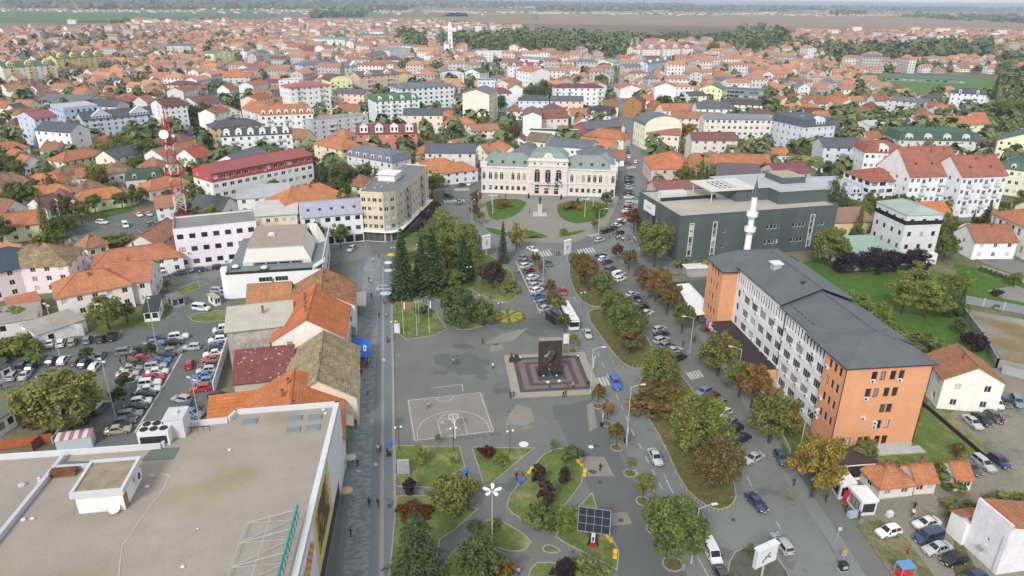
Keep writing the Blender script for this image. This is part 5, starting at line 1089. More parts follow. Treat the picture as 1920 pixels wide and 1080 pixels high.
bld('office_block','red roofed low block with a pale teal roof box before the dark hall','office block',(1232,358),(1330,356),9,12,'gx',2.5,W_(190,165,160),H_(150,84,84),2,6,3,rm='m')
bld('terrace_house','long low orange tiled terrace behind the orange hip corner building','terrace',(1300,306),(1446,308),6,11,'gx',3.5,W_(206,170,120),H_(196,112,72),2,14,2,chim=4)
bld('hall','dark brown grey gabled hall right of the orange hip corner building','hall',(1352,332),(1428,335),6,20,'gx',4,W_(160,150,146),H_(108,98,102),1,5,2,rm='s')
bld('hall','low grey sheds with flat roofs beside the brown grey gabled hall','hall',(1320,345),(1390,348),5,8,'flat',1,W_(150,150,150),H_(150,146,140),1,6,2,rm='f')
bld('office_building','lilac office building with a silver sheet roof behind the dark hall','office building',(1392,350),(1490,352),12,14,'hip',2,W_(192,192,208),H_(200,202,212),3,6,3,rm='m')
bld('public_building','ornate lilac white building with silver mansard and tall windows','public building',(1497,365),(1620,362),(1500,392,365),18,'man',4,W_(200,200,214),H_(196,198,212),3,9,4,rm='m',ww=1.6,wh=2.2,dorm=4,dkind='flat',dw=3.2,dcol=W_(205,205,218),short='ornate silver roofed building')
bld('house','low dark red metal roofed house behind the ornate silver roofed building','house',(1455,325),(1520,322),7,12,'gx',3,W_(190,170,170),H_(140,68,76),2,4,2,rm='m')
bld('office_building','white office building with blue glass bands and a red brown tiled roof','office building',(1634,340),(1709,337),(1632,392,340),17,'hip',3.2,W_(206,206,216),H_(178,92,72),4,5,4,wk='sh',ww=2.6,chim=2,short='white office with red tiles')
bld(AB,'large apartment building with steep red brown roof and white balcony front',AC_,(1708,330),(1806,327),(1712,400,330),20,'gx',9,W_(212,212,218),H_(176,100,80),4,9,4,balc=(2,5,7),balcol=W_(190,196,204),chim=4,sky=3,short='steep red roofed apartments')
bld(AB,'right hand apartment wing with red brown roof, chimneys and grey balconies',AC_,(1806,330),(1890,327),(1806,408,330),16,'gx',6,W_(208,208,214),H_(178,100,80),4,8,4,balc=(1,4,6),chim=5,sky=2)
bld(AB,'pale grey block with a dark roof edge and red mansard behind the white office',AC_,(1545,275),(1622,277),(1547,322,276),16,'gx',3,W_(190,192,202),H_(96,98,106),4,4,4,rm='s',short='pale grey block')
bld(AB,'white apartment block with red tiled mansard and an arched attic window',AC_,(1622,285),(1690,287),15,15,'man',4,W_(222,218,216),H_(176,96,80),4,6,3,dorm=1,dkind='arch',dw=4)
sq=bld('stone_cube','pale stone cube building with mint roof and dark glazed top band','public building',(1702,403),(1770,401),(1692,497,403),15,'hip',1.8,W_(200,199,201,1.15),H_(174,194,184),4,3,4,rm='m',wk='dk',ww=1.2,ground='none',hf=.6,oh=.2,short='stone cube')
b=MB();hz=HGT(1692,497,403)*.8;b.box(-.06,-.06,hz,sq['W']+.06,15.06,hz+1.3);b.build('glazed_band',[m_dglass],sq);b=MB();b.box(-.4,-.4,-.1,sq['W']+1.2,15,3.4);b.build('plinth',[m_plain],sq,W_(205,203,204))
bld('pavilion','low pale annex with a mint sheet roof beside the stone cube','pavilion',(1596,479),(1692,474),5.0,15,'shed',.8,W_(186,190,190),H_(170,196,182),1,5,3,rm='m')
bld('house','yellow annex with a rusty seamed roof behind the mint roofed annex','house',(1550,417),(1640,414),6.5,9,'shed',2.2,W_(210,190,140),H_(160,126,108),1,6,2,rm='m')
bld('house','bright orange gabled house behind the stone cube','house',(1728,410),(1790,408),6,14,'gx',4,WC,H_(216,116,66),2,4,2)
bld('public_building','white classical building with orange roof and columns at the right edge','public building',(1862,398),(1960,440),10,16,'hip',4,W_(222,216,206),H_(196,116,80),2,8,4,wk='dk',ww=1.3,wh=2.2,short='white classical building')
bld(AB,'cream block with dark green mansard at the right edge',AC_,(1880,315),(1960,325),11,14,'man',5,W_(206,206,180),H_(74,106,92),3,6,3,rm='m',dorm=2)
bld(AB,'tall cream yellow block at the upper right edge',AC_,(1872,262),(1960,270),(1874,306,262),16,'gy',4,W_(220,214,178),H_(100,128,112),4,6,3,balc=(2,))
bld(AB,'grey block with rounded mansard roof and satellite dish',AC_,(1508,238),(1567,234),(1510,285,237),26,'man',5,W_(196,200,210),H_(92,98,108),4,5,6,rm='s',dorm=1,dkind='arch',dw=6,dh=2.5,sat=2,short='rounded mansard block')
bld(AB,'green roofed block with white arched dormers at the right',AC_,(1686,262),(1828,264),9,17,'man',5.5,W_(196,196,196),H_(66,106,82),3,10,3,rm='m',dorm=4,dkind='arch',dw=4,balc=(2,6),short='green dormer block')
bld('warehouse','long white warehouse with low white roof and lean to','warehouse',(1632,236),(1722,230),6,14,'gx',2,W_(212,212,216),H_(214,214,216),1,6,2,rm='m')
bld(AB,'pale grey cube block with grey roof among the orange houses',AC_,(1664,186),(1728,192),(1666,216,187),15,'hip',2.2,W_(186,184,186),H_(120,120,126),4,5,4,rm='s',short='pale grey cube')
bld(AB,'white and grey block with dark hip roof beside the sports field',AC_,(1784,173),(1850,177),(1786,206,174),15,'hip',3,W_(206,206,216),H_(84,90,102),4,6,4,rm='s',dorm=2,short='white block by the sports field')
bld('house','cream house with a broad orange gable roof right of the green dormer block','house',(1786,234),(1858,232),7,14,'gx',4,WC,H_(204,118,78),2,4,3)
bld('house','orange walled house with a pink roof beside the white warehouse','house',(1722,226),(1770,228),6,11,'gx',3,W_(214,160,90),H_(206,128,118),2,5,2,wk='dk')
bld('warehouse','dark grey roofed hall behind the pale blue office','warehouse',(62,190),(150,194),(70,205,190),30,'gx',3.5,W_(176,186,198),H_(112,118,126),2,7,4,rm='s')
bld('office_block','pale blue grey office with flat white roof behind the grey apartments','office block',(118,204),(183,198),(120,250,203),22,'flat',1,W_(168,178,196),H_(206,206,208),4,6,5,rm='f',wk='dk',short='pale blue office')
bld(AB,'blue grey tower block with red roof at the left',AC_,(63,222),(107,217),(72,275,221),20,'gx',2.6,W_(182,190,206),H_(160,76,82),5,4,3,rm='m',short='grey tower with red roof')
bld(AB,'long grey apartments with dark slate roof and gabled front',AC_,(155,225),(297,212),(166,258,224),15,'gx',3.4,W_(178,186,200),H_(84,90,100),4,11,3,rm='s',balc=(1,6),dorm=2,dw=10,dh=1.4,dcol=W_(184,190,202),short='long grey apartments')
bld(AB,'white tower block with brown roof behind the radio mast',AC_,(306,200),(350,196),(320,252,199),20,'gx',3,W_(220,222,228),H_(120,84,80),6,4,3,short='white block behind the mast')
bld('house','lilac gabled house with a brown roof right of the white block behind the mast','house',(337,192),(372,196),9,18,'gy',4,W_(196,192,210),H_(140,96,92),3,0,3)
bld(AB,'black roofed white apartments with small balconies',AC_,(376,186),(464,184),(378,196,186),14,'gx',3,WT,H_(84,88,96),3,8,2,rm='s',dorm=4,dw=3)
bld(AB,'pale cream block with green roof and yellow balcony bays',AC_,(4,126),(104,120),(12,156,126),15,'gx',3.6,W_(216,216,198,1.1),H_(86,122,108),5,9,3,rm='m',balc=(1,4,7),balcol=W_(222,204,128,1.0),dorm=3,dw=6,dh=2.5,dcol=W_(222,208,150,1.05),short='cream block with green roof')
bld(AB,'bright yellow block with green roof and gabled towers',AC_,(104,110),(195,104),(106,138,110),16,'gx',3.4,W_(226,206,128,1.0),H_(86,122,108),6,9,3,rm='m',balc=(1,4,7),dorm=4,dw=6,dh=3,dcol=W_(230,210,130,1.0),short='yellow block')
bld(AB,'white gabled terrace above the cream and yellow blocks',AC_,(38,96),(88,94),(40,105,96),12,'gx',3,WT,H_(130,80,74),3,6,2,dorm=3,dw=4)
bld(AB,'pinkish brown slab with dark flat roof',AC_,(255,84),(310,82),(257,99,84),12,'flat',1,W_(190,150,136),H_(96,100,100),5,8,2,rm='f')
bld(AB,'pale grey twin slab right of the pinkish brown slab',AC_,(312,85),(356,85),(314,104,85),14,'gx',2,W_(196,190,186),H_(116,120,122),5,6,2,rm='s',balc=(1,4))
bld(AB,'long pale terrace block with orange roof',AC_,(420,82),(486,80),(422,93,82),14,'gx',3,W_(206,202,200),OO,4,9,2)
bld(AB,'pale cream gabled block with green roof among orange houses',AC_,(400,100),(438,97),(402,119,100),14,'gy',3,W_(222,218,182),H_(110,140,118),5,4,3,rm='m',short='cream gabled block')
bld(AB,'grey gabled block with bright orange roof',AC_,(417,144),(468,144),(420,166,144),14,'gx',4,W_(182,190,198),H_(210,116,74),4,5,3,short='grey block with orange roof')
bld(AB,'grey flat roofed white slab among trees at the left rim of the town',AC_,(462,98),(486,96),(463,114,98),10,'flat',1,WT,H_(170,170,172),4,3,2,rm='f')
bld(AB,'unfinished red brick block with rows of open windows',AC_,(560,87),(589,87),(562,106,87),16,'flat',1,W_(158,100,88),H_(150,130,120),5,6,3,rm='f',wm=m_brick,wk='dk',short='red brick block')
bld(AB,'narrow white gable tower right of the red brick block',AC_,(590,88),(608,90),14,16,'gy',3,WL,H_(196,120,90),4,0,3)
bld(AB,'long blue grey block with dark roof and striped balconies',AC_,(566,122),(634,117),(568,145,121),18,'hip',2,W_(186,192,200),H_(116,122,130),4,8,3,rm='s',balc=(2,5),short='blue grey block')
bld(AB,'pinkish low block left of the long blue grey block',AC_,(543,124),(566,122),11,14,'flat',1,W_(186,146,132),H_(118,116,120),4,3,2,rm='f')
bld(AB,'white block with wide grey hip roof and white front gable',AC_,(638,126),(692,122),(640,150,126),24,'hip',4,W_(206,206,210),H_(126,132,142),4,6,4,rm='s',dorm=1,dw=8)
bld(AB,'pale green slab with balconies among far orange roofs',AC_,(584,72),(646,74),(586,89,72),14,'gx',2.4,W_(200,212,204),H_(140,168,150),5,8,2,rm='m',balc=(3,5))
bld(AB,'mint gabled block left of the pale green slab',AC_,(551,72),(575,68),(553,82,71),22,'gy',3,W_(186,206,192),H_(130,160,144),4,0,4,rm='m')
bld(AB,'teal roofed long block with dark balconies',AC_,(666,67),(740,66),(668,78,67),14,'gx',2,W_(206,206,210),H_(96,140,140),3,10,2,rm='m')
bld('house_row','white house row with a long pinkish red roof and small dormers','house row',(635,107),(690,105),7,12,'gx',3,W_(220,206,200),H_(190,116,104),2,8,2,dorm=6,dw=1.5)
bld(AB,'yellow row of apartments with grey roof',AC_,(692,108),(742,94),(696,122,107),14,'gx',3,W_(226,190,140),H_(112,116,122),4,6,2,rm='s',balc=(1,3))
bld(AB,'white arched block behind the dark roofed white house',AC_,(730,96),(768,92),(732,112,95),18,'arch',3,WT,H_(150,152,158),4,4,4,rm='s')
bld(AB,'white house with a dark glazed roof before the white arched block',AC_,(722,112),(752,112),8,16,'hip',4,WT,H_(92,98,108),2,4,2,rm='s')
bld(AB,'white slab with flat roof left of the bell tower woods',AC_,(893,97),(945,97),(894,116,97),14,'flat',1,W_(206,206,208),H_(180,180,180),4,7,2,rm='f',balc=(1,4))
bld(AB,'white and beige low gabled block at the end of the street',AC_,(1110,115),(1150,118),8,20,'gy',3,W_(214,214,204),H_(150,176,164),3,3,3,rm='m')
bld('hall','long red roofed shed row by the far wood','shed row',(1692,117),(1838,122),4,10,'gx',2.2,W_(214,206,200),H_(176,120,108),1,12,1,chim=0)
bld('grandstand','green roofed stand on the far side of the sports field','grandstand',(1660,144),(1812,150),4,8,'shed',1.5,W_(110,130,124),H_(92,124,112),1,10,1,rm='m',wk='dk',ww=4)
bld('monastery','white monastery with domed tower in the far fields','monastery',(246,36),(284,38),12,24,'gx',5,WT,H_(190,110,96),3,8,2)
bld('villa','pale villa with columns in the far fields','villa',(125,37),(141,37),11,20,'hip',3,WT,H_(180,180,178),2,5,2)
def church():
 g=P(822,108);t=thing('church','white church with crossing gables and a square lantern tower','church',g,rad(12))
 core(t,22,12,8,'gx',6,WT,H_(150,156,160),1,5,2,rm='m',wh=3.5,chim=0)
 b=MB();b.prism([(8,-6),(16,-6),(16,18),(8,18)],0,8);b.build('transept',[m_wall],t,WT)
 r=roof_gable(8,24,8,4.5,.4,'y');r.build('transept_roof',[m_metal,m_conc],t,H_(150,156,160),loc=(8,-6,0))
 b=MB();b.box(8.5,2.5,8,15.5,9.5,18);b.build('lantern_tower',[m_wall],t,WT);b=MB();b.lathe([(4.6,0),(4.2,1.5),(2,3),(.3,4),(.1,6),(0,6)],12);b.build('dome',[m_metal],t,H_(150,156,160),loc=(12,6,18))
 g=P(845,107);t=thing('bell_tower','tall slim white bell tower standing before the dark wood','bell tower',g)
 b=MB();
 for k in range(6):s_=3.6-k*.18;b.box(-s_,-s_,k*6.2,s_,s_,k*6.2+5.8);b.box(-s_-.3,-s_-.3,k*6.2+5.8,s_+.3,s_+.3,k*6.2+6.2)
 b.build('shaft',[m_plain],t,W_(225,225,225))
 b=MB();b.box(-2.3,-2.3,37.2,2.3,2.3,41);b.lathe([(2.6,41),(1.8,43),(.3,45),(0,47)],8);b.build('belfry',[m_plain],t,W_(225,225,225))
 for k in range(6):win(t,-.9,-(3.6-k*.18)-.03,k*6.2+1.5,1.8,3,0,'dk')
 LAND.append(('white bell tower',845,80));occupy(*P(822,105)[:2],16,14,0)
church()
# houses: the near ones one by one, by the two ends of the ridge
O1,O2,O3,OLD,TAN,MAR,GRN=H_(208,124,76),H_(196,116,78),H_(190,126,94),H_(168,124,98),H_(172,146,104),H_(128,74,74),H_(62,96,68)
cw,ww_,pw,gw=W_(224,214,180),W_(220,220,222),W_(214,200,200),W_(196,194,190)
HS=[
((-20,404),(82,391),11,5.5,3,'gx',O2,cw,'long cream house with an orange gable roof at the left edge'),
((52,458),(88,456),13,8,4,'hip',TAN,pw,'pinkish town house with a tan tiled hip roof'),
((-30,472),(18,462),13,8,4,'hip',H_(70,84,100),pw,'house with a dark slate roof beside the tan tiled roof'),
((140,512),(192,503),11,6.5,3.4,'hip',O1,W_(222,206,202),'corner house with orange hip roof and balcony over the leafy yard'),
((199,493),(285,487),13,6.5,3.2,'gx',O2,gw,'white house with an even orange gable roof before the street'),
((203,468),(305,455),9.5,5,3,'hip',O2,ww_,'low white house with long orange hip roof and small pediment'),
((313,408),(262,441),9,5,3,'gx',O3,gw,'long orange roofed house set diagonally left of the lilac building'),
((166,438),(170,437),6,4,3,'hip',O3,gw,'small pyramid roofed orange hut beside the small car park'),
((288,368),(326,364),9,5,3,'gx',O3,ww_,'white gabled house with an orange roof below the mast'),
((66,325),(100,324),9,4.5,3,'hip',O1,cw,'bright orange hip roofed house, upper of two together'),
((52,349),(110,344),9,4,2.6,'hip',O1,cw,'bright orange long roofed house, lower of two together'),
((62,372),(98,362),10,4.5,3,'gx',MAR,ww_,'dark red roofed house beside the orange pair'),((112,352),(125,368),8,4.5,3,'gx',MAR,ww_,'white gabled house with dark red roof behind the leafy trees'),
((158,356),(212,349),9,4.5,3,'hip',O1,cw,'cream walled house with bright orange roof above the lawn'),((160,338),(172,336),9,4,3.5,'hip',OLD,gw,'brown pyramid roofed old house'),((224,350),(230,349),7,4,3,'hip',OLD,gw,'small brown pyramid roofed shed house'),
((284,336),(322,328),9,4.5,2.8,'hip',O1,ww_,'bright orange roofed house left of the mast platform'),((122,284),(165,276),11,6,3,'hip',O2,cw,'cream two storey house with orange roof at the tree edge'),
((188,308),(225,305),10,4.5,3,'hip',OLD,ww_,'old brown red tiled house left of the green mansard'),((140,316),(172,313),9,4.2,2.8,'gx',O2,ww_,'orange gable house with small white pediment'),((115,312),(152,305),9,4,3,'hip',OLD,gw,'mottled brown tiled old house'),
((22,277),(40,281),9,5,3,'gx',O2,ww_,'orange gable house at the far left garden'),((40,288),(57,292),9,5,3,'gx',O1,ww_,'second orange gable house at the far left garden'),((345,279),(378,272),12,9,3.4,'gx',H_(190,76,60),ww_,'white three storey house with red roof and dark balconies'),
((125,253),(160,250),9,4.5,3,'gx',O2,cw,'orange roofed house below the blue grey tower block'),((175,258),(200,254),9,4.5,3,'hip',O2,ww_,'orange roofed house below the long grey apartments'),((-10,268),(25,264),10,4.5,3,'hip',O2,ww_,'orange roofed house at the left edge above the trees'),((0,325),(22,322),9,4.5,3,'hip',OLD,gw,'brownish orange house at the left edge among trees'),
((545,352),(600,342),14,8,4.5,'hip',O1,WT,'white walled block with a broad orange hip roof behind the lilac roofed building'),
((465,533),(545,528),9,6.5,3,'gx',H_(196,128,82),WT,'white house with orange brown roof behind the shops'),
((800,298),(835,296),11,6,3.5,'hip',O1,W_(206,170,110),'orange roofed shop with green netted front by the square'),((842,305),(868,302),10,5.5,3,'hip',O1,WL,'orange roofed low shop left of the town hall'),
((783,302),(798,299),9,6,3,'gx',O1,WC,'narrow orange roofed house behind the corner block'),
((820,208),(836,208),9,7,3,'hip',O1,WT,'small white house with orange roof below the blank gable'),((843,220),(876,220),10,6,3,'hip',O1,WT,'white house with orange hip roof below the blank gable block'),((880,233),(930,230),10,5,3,'gx',O3,WC,'long cream house with orange roof left of the town hall street'),
((845,262),(870,258),9,4.5,3,'gx',O3,cw,'cream gabled house with weathered orange roof'),((900,270),(935,266),10,5,3,'gx',O3,WC,'pale house with orange roof behind the town hall left wing'),((935,262),(958,274),10,6,4,'gx',O1,cw,'bright orange gable house behind the town hall left wing'),
((1120,240),(1160,244),11,6,3.5,'hip',O2,WC,'orange hip roofed house beside the long street'),((1090,256),(1155,262),10,5,3,'gx',O1,WC,'bright orange roofed row beside the long street'),
((1795,645),(1836,688),11,7,3,'gx',H_(178,112,76),W_(226,220,206),'white two storey house with brown orange tiled roof beside the orange office block'),
((1663,874),(1673,873),5.4,2.6,1.7,'hip',H_(205,122,78),gw,'small kiosk house with orange hip roof and brown awning'),((1708,871),(1746,869),4.4,2.8,1.6,'gx',H_(206,120,76),W_(206,196,186),'small white gabled hut with orange tiles and a brown door'),((1783,866),(1813,865),4.5,2.6,1.6,'gx',H_(208,116,70),WT,'small white hut with orange tiles nearest the gravel cars'),
((1320,150),(1330,152),9,5,3,'gx',O2,WC,'orange house behind the yellow gabled block'),
]
for r1,r2,Wd,h,rise,typ,rc,wl,lb in HS:
 old=rc in(OLD,TAN)
 house(r1,r2,Wd,h,rise,typ,rc,wl,lb,rm='o' if old else 's' if 'slate' in lb else 'm' if rc==MAR else 't')
house((232,318),(303,312),12,4.5,3.2,'man',GRN,gw,'low house with dark green metal mansard and two white dormers',rm='m',dorm=2,dw=1.4,short='green mansard house')
def shops():
 house((606,503),(600,545),15,8,4,'gx',H_(190,124,82),WT,'shop house with broad brown orange roof next to the community centre','shop house','shop_house',ground=None,rm='o',nb=2,ns=5)
 house((592,531),(573,598),15,8,4.6,'gx',H_(212,106,54),W_(214,206,200),'shop house with bright orange roof, dormers and pale end wall','shop house','shop_house',nb=5,ns=2,chim=3,short='bright orange shop house')
 house((607,620),(594,712),13.5,6.4,4.2,'gx',H_(186,164,122),W_(206,196,180),'shop house with bare tan boarded roof beside the blue canopy','shop house','shop_house',rm='o',nb=5,ns=2,short='tan boarded shop house')
 house((551,692),(540,790),17,6.2,4.4,'gx',H_(214,112,58),W_(212,200,188),'shop house with broad orange roof touching the store','shop house','shop_house',nb=5,ns=2,chim=3)
 r=bld('rear_building','old building with tall grey stained firewall and cream sheet roof','building',(424,621),(548,607),9.4,10,'shed',1.2,W_(196,186,176,1.0),H_(206,198,184),2,5,2,rm='m',wm=m_dirty,skip=(0,1,2,3,4),chim=1,short='grey firewall building')
 win(r,r['W']*.62,-.02,.9+3.4,1.2,1.5,0,'dk');win(r,r['W']*.86,-.02,1.0+4,1.2,1.5,0,'dk')
 bld('rear_building','shed building with peeling dark red metal roof below the firewall','building',(438,718),(548,706),5.2,8.5,'shed',2.6,W_(176,172,160),H_(136,66,66),1,3,1,rm='p',wk='w1')
 bld('rear_building','low orange tiled lean to behind the store','shed',(392,783),(476,772),3.4,5,'shed',1.4,W_(196,186,176),H_(220,112,50),1,2,1,chim=0)
shops()
for a,b_,h,d,lb in(((1560,890),(1596,903),2.8,6.5,'white roofed kiosk nearest the orange chestnut tree'),((1594,915),(1618,941),2.8,4.5,'white roofed newspaper kiosk with red vending machine')):
 pass
def kiosk(pts,h,lb,rc,wl,par=.12):
 q=[P(*p,h)for p in pts];c=sum(q,Vector())/4;t=thing('kiosk',lb,'kiosk',(c.x,c.y,0));b=MB();p2=[(v.x-c.x,v.y-c.y)for v in q]
 if sum(p2[i][0]*p2[(i+1)%4][1]-p2[(i+1)%4][0]*p2[i][1]for i in range(4))<0:p2=p2[::-1]
 ins=[(x*.93,y*.93)for x,y in p2];b.prism(ins,0,h-.25);b.build('wall',[m_plain],t,wl)
 b=MB();b.prism(p2,h-.25,h+par);b.build('roof',[m_plain],t,rc)
 for i in range(4):
  a,e=Vector(ins[i]),Vector(ins[(i+1)%4]);L=(e-a).length;an=math.atan2(e.y-a.y,e.x-a.x);o=a+(e-a)/L*.35;n=Vector((math.sin(an),-math.cos(an)))*.03;o+=n
  win(t,o.x,o.y,.7,L-.7,h-1.3,an,'sh')
 occupy(c.x,c.y,3,3,0);return t
kiosk([(1560,884),(1588,882),(1608,906),(1577,911)],2.9,'white roofed kiosk beside the round orange chestnut tree',(.75,.75,.75),W_(180,186,190))
kiosk([(1590,911),(1625,911),(1649,939),(1617,941)],2.9,'white roofed newspaper kiosk facing the gravel yard',(.78,.78,.78),W_(190,190,196))
kiosk([(1520,850),(1560,873),(1647,866),(1618,834)],3.6,'flat roofed shop with dark brown roof at the foot of the orange office block',(.06,.045,.045),W_(210,206,200),.2)
def corner_wall_house():
 g=P(1866,1078);e=P(1806,1022);v=e-g;L=v.length;ang=math.atan2(v.y,v.x)-math.pi/2
 t=thing('house','tall white rendered house with small orange lean to at the lower right corner','house',(g.x,g.y,0),ang)
 b=MB();facade(b,(0,0),0,12,0,6,[]);facade(b,(0,L),-math.pi/2,L,0,8.8,[(3,3.5,3.8,4.3,'w1')],.2,0,t);b.poly([(0,L,0),(12,L,0),(12,L,6),(0,L,8.6)]);b.poly([(0,0,6),(12,0,6),(0,0,8.6)]);b.box(.01,0,8.0,.3,L,8.8);b.build('wall',[surf('stained_render',noises=[(.3,.86,1.04),(1.2,.92,1.03)])],t,W_(208,206,210))
 b=MB();b.poly([(.3,-.3,8.55),(.3,L+.3,8.55),(12.4,L+.3,5.9),(12.4,-.3,5.9)]);b.build('roof',[m_tile],t,O2)
 b=MB();b.box(-.5,L+.02,0,3.2,L+3,3.9);b.build('lean_to',[m_wall],t,W_(214,214,220));b=MB();b.poly([(-.8,L+.05,5.2),(3.4,L+.05,5.2),(3.4,L+3.3,3.9),(-.8,L+3.3,3.9)]);b.poly([(-.8,L+3.3,3.9),(3.4,L+3.3,3.9),(3.4,L+3.3,3.75),(-.8,L+3.3,3.75)]);b.build('lean_to_roof',[m_tile],t,O2)
 b=MB();b.tube((-.08,.6,0),(-.08,.6,6.5),.06);b.box(-.7,2.2,2.2,-.03,3.0,2.8);b.build('downpipe',[m_steel],t)
corner_wall_house()
# infill: the many houses of the town, row by row
NOGO=[CENTER,[(-40,640),(215,600),(320,600),(350,540),(430,500),(440,600),(425,800),(300,880),(-40,870)],[(118,430),(185,405),(240,380),(335,395),(335,440),(170,475)],[(1400,480),(1560,470),(1960,500),(1960,1100),(1300,1100)],[(1595,136),(1895,140),(1895,182),(1700,184)],
[(965,68),(1200,55),(1440,52),(1500,60),(1440,100),(1300,82),(1180,85),(1180,112),(1050,112),(965,100)],[(1540,92),(1860,85),(1860,112),(1540,116)],[(825,62),(965,58),(965,100),(825,104)],[(740,62),(800,62),(800,100),(760,102)],[(200,230),(320,225),(320,300),(215,300)],[(1430,210),(1480,200),(1490,300),(1440,300)],[(0,290),(60,285),(60,320),(0,330)],[(0,360),(50,350),(60,400),(0,400)],[(100,375),(190,370),(190,420),(110,420)],[(215,350),(285,345),(285,395),(215,390)],
[(860,340),(880,300),(945,225),(960,225),(905,330),(880,350)],[(1835,185),(1930,180),(1930,245),(1835,240)],[(1135,90),(1150,90),(1180,190),(1150,190)],[(590,310),(680,305),(690,360),(600,360)],[(350,180),(420,190),(400,230),(350,230)]]
def far_edge(px):
 pts=[(-100,62),(60,55),(200,52),(300,44),(500,34),(760,34),(830,46),(960,52),(1000,60),(1200,72),(1440,70),(1500,58),(1600,60),(1750,58),(1920,62),(2050,64)]
 for(a,ya),(b,yb)in zip(pts,pts[1:]):
  if a<=px<=b:return ya+(yb-ya)*(px-a)/(b-a)
 return 60
def nearest(px,py):
 best=min(LAND,key=lambda l:(l[1]-px)**2+((l[2]-py)*2.2)**2);dx,dy=best[1]-px,best[2]-py
 rel=('right of' if dx<-14 else 'left of' if dx>14 else('in front of' if dy<0 else 'behind'))
 if abs(dy)>abs(dx)*.45 and abs(dx)<=60:rel='in front of' if dy<0 else 'behind'
 return f'{rel} the {best[0]}'
cands=[]
rows=random.Random(5)
y=190.0
while y<2350:
 dyr=17 if y<900 else 19
 half=y*.80+60;x=-half
 while x<half:
  x+=15+rows.random()*7
  zone=-14 if x<-60 else 2 if x<120 else 8
  a=rad(zone+rows.gauss(0,5));xx=x+rows.uniform(-2,2);yy=y+rows.uniform(-5,5)+(x*.05)
  px,py=PROJ((xx,yy,0))
  if not(-60<px<1980)or py>520 or py<far_edge(px):continue
  if any(inpoly(px,py,q)for q in NOGO)or any(x0-3<px<x1+3 and yb-2<py<yb+5.5*sc for x0,x1,yb,sc in FRONT):continue
  blockx=(xx*math.cos(rad(zone))+yy*math.sin(rad(zone)))%95;blocky=(-xx*math.sin(rad(zone))+yy*math.cos(rad(zone)))%78
  if(blockx<7 or blocky<6)and yy>300:continue
  cands.append((xx,yy,a))
 y+=dyr
random.Random(3).shuffle(cands)
hr=random.Random(21)
roofcols=[(O1,'bright orange','t'),(O2,'orange','t'),(O3,'faded orange','t'),(H_(184,112,86),'red orange','t'),(OLD,'brown tiled','o'),(MAR,'dark red','m'),(H_(104,106,114),'grey','s'),(H_(170,100,82),'brick red','t'),(H_(208,128,84),'light orange','t')]
rw=[14,22,20,13,10,4,7,8,10]
wallcols=[(ww_,'white'),(cw,'cream'),(gw,'grey'),(W_(222,206,190),'beige'),(W_(206,176,130),'ochre'),(W_(196,206,216),'pale blue'),(W_(214,190,176),'pinkish')]
wwt=[34,18,12,14,5,3,8]
plan=[]
for xx,yy,a in cands:
 r=5.5 if yy<500 else 4.5
 if hr.random()>(.84 if yy<600 else.78 if yy<1000 else.72)or not free(xx,yy,r):continue
 L=hr.uniform(9,15);Wd=hr.uniform(8,11);
 if hr.random()<.35:a+=math.pi/2
 two=hr.random()<.5;h=hr.uniform(5.2,7.2)if two else hr.uniform(3.4,4.6)
 typ=hr.choices(['gx','hip','gx'],[4,3,2])[0];rise=Wd*hr.uniform(.3,.4)
 ri,wi=hr.choices(range(9),rw)[0],hr.choices(range(7),wwt)[0]
 if yy>300 and abs(xx+40)<120+yy*.22 and hr.random()<.36 and free(xx,yy,8):L=hr.uniform(14,24);Wd=hr.uniform(10,13);h=hr.uniform(9,14);rise=hr.uniform(2,3.2);ri=hr.choice([6,6,6,5,1,2]);wi=hr.choice([0,0,2,2,3,5,6])
 plan.append((yy,xx,yy,a,L,Wd,h,rise,typ,ri,wi));occupy(xx,yy,L/2,Wd/2,a)
plan.sort()
NEAR_N=228
for i,(_,xx,yy,a,L,Wd,h,rise,typ,ri,wi)in enumerate(plan[:NEAR_N]):
 c,s=math.cos(a),math.sin(a)
 if-s*xx+c*yy<0:a+=math.pi;c,s=-c,-s
 ox,oy=xx-c*L/2+s*Wd/2,yy-s*L/2-c*Wd/2
 OCC_n=len(OCC)
 px,py=PROJ((xx,yy,h*.7));hrk=hr.uniform(.68,1.12)
 big=h>8
 rt=house_at(ox,oy,a,L,Wd,h,rise,typ,tuple(v*hrk for v in roofcols[ri][0]),wallcols[wi][0],None,*(('apartment block','apartment_block',int(h/2.8))if big else()),rm=roofcols[ri][2],nb=max(2,int(L/4)),ns=1,chim=1 if hr.random()<.7 else 0,sides='lr' if yy<400 else('r' if xx<0 else 'l'))
 del OCC[OCC_n:]
 later(rt,f"{roofcols[ri][1]} {'hip' if typ == 'hip' else 'gable'} roofed {'' if big else 'two storey ' if h > 4.6 else 'low '}{wallcols[wi][1]} {'apartment block' if big else 'house'} {nearest(px, py)}")
mw=surf('far_walls',base=(.68,.66,.64),island=(.6,1.2));
def _fr():
 m,nt,b=M('far_roof_tiles');g=N(nt,'ShaderNodeNewGeometry');r=N(nt,'ShaderNodeValToRGB');r.color_ramp.interpolation='CONSTANT';e=r.color_ramp.elements
 e[0].position=0;e[0].color=(*H_(200,132,96),1);e[1].position=.18;e[1].color=(*H_(188,122,92),1)
 for p,c in((.4,H_(182,128,104)),(.58,H_(184,112,86)),(.7,OLD),(.76,H_(170,100,82)),(.86,MAR),(.9,H_(120,122,130)),(.94,H_(208,128,84))):x=e.new(p);x.color=(*c,1)
 nt.links.new(g.outputs['Random Per Island'],r.inputs[0]);nt.links.new(r.outputs[0],b.inputs['Base Color']);b.inputs['Roughness'].default_value=.9;return m
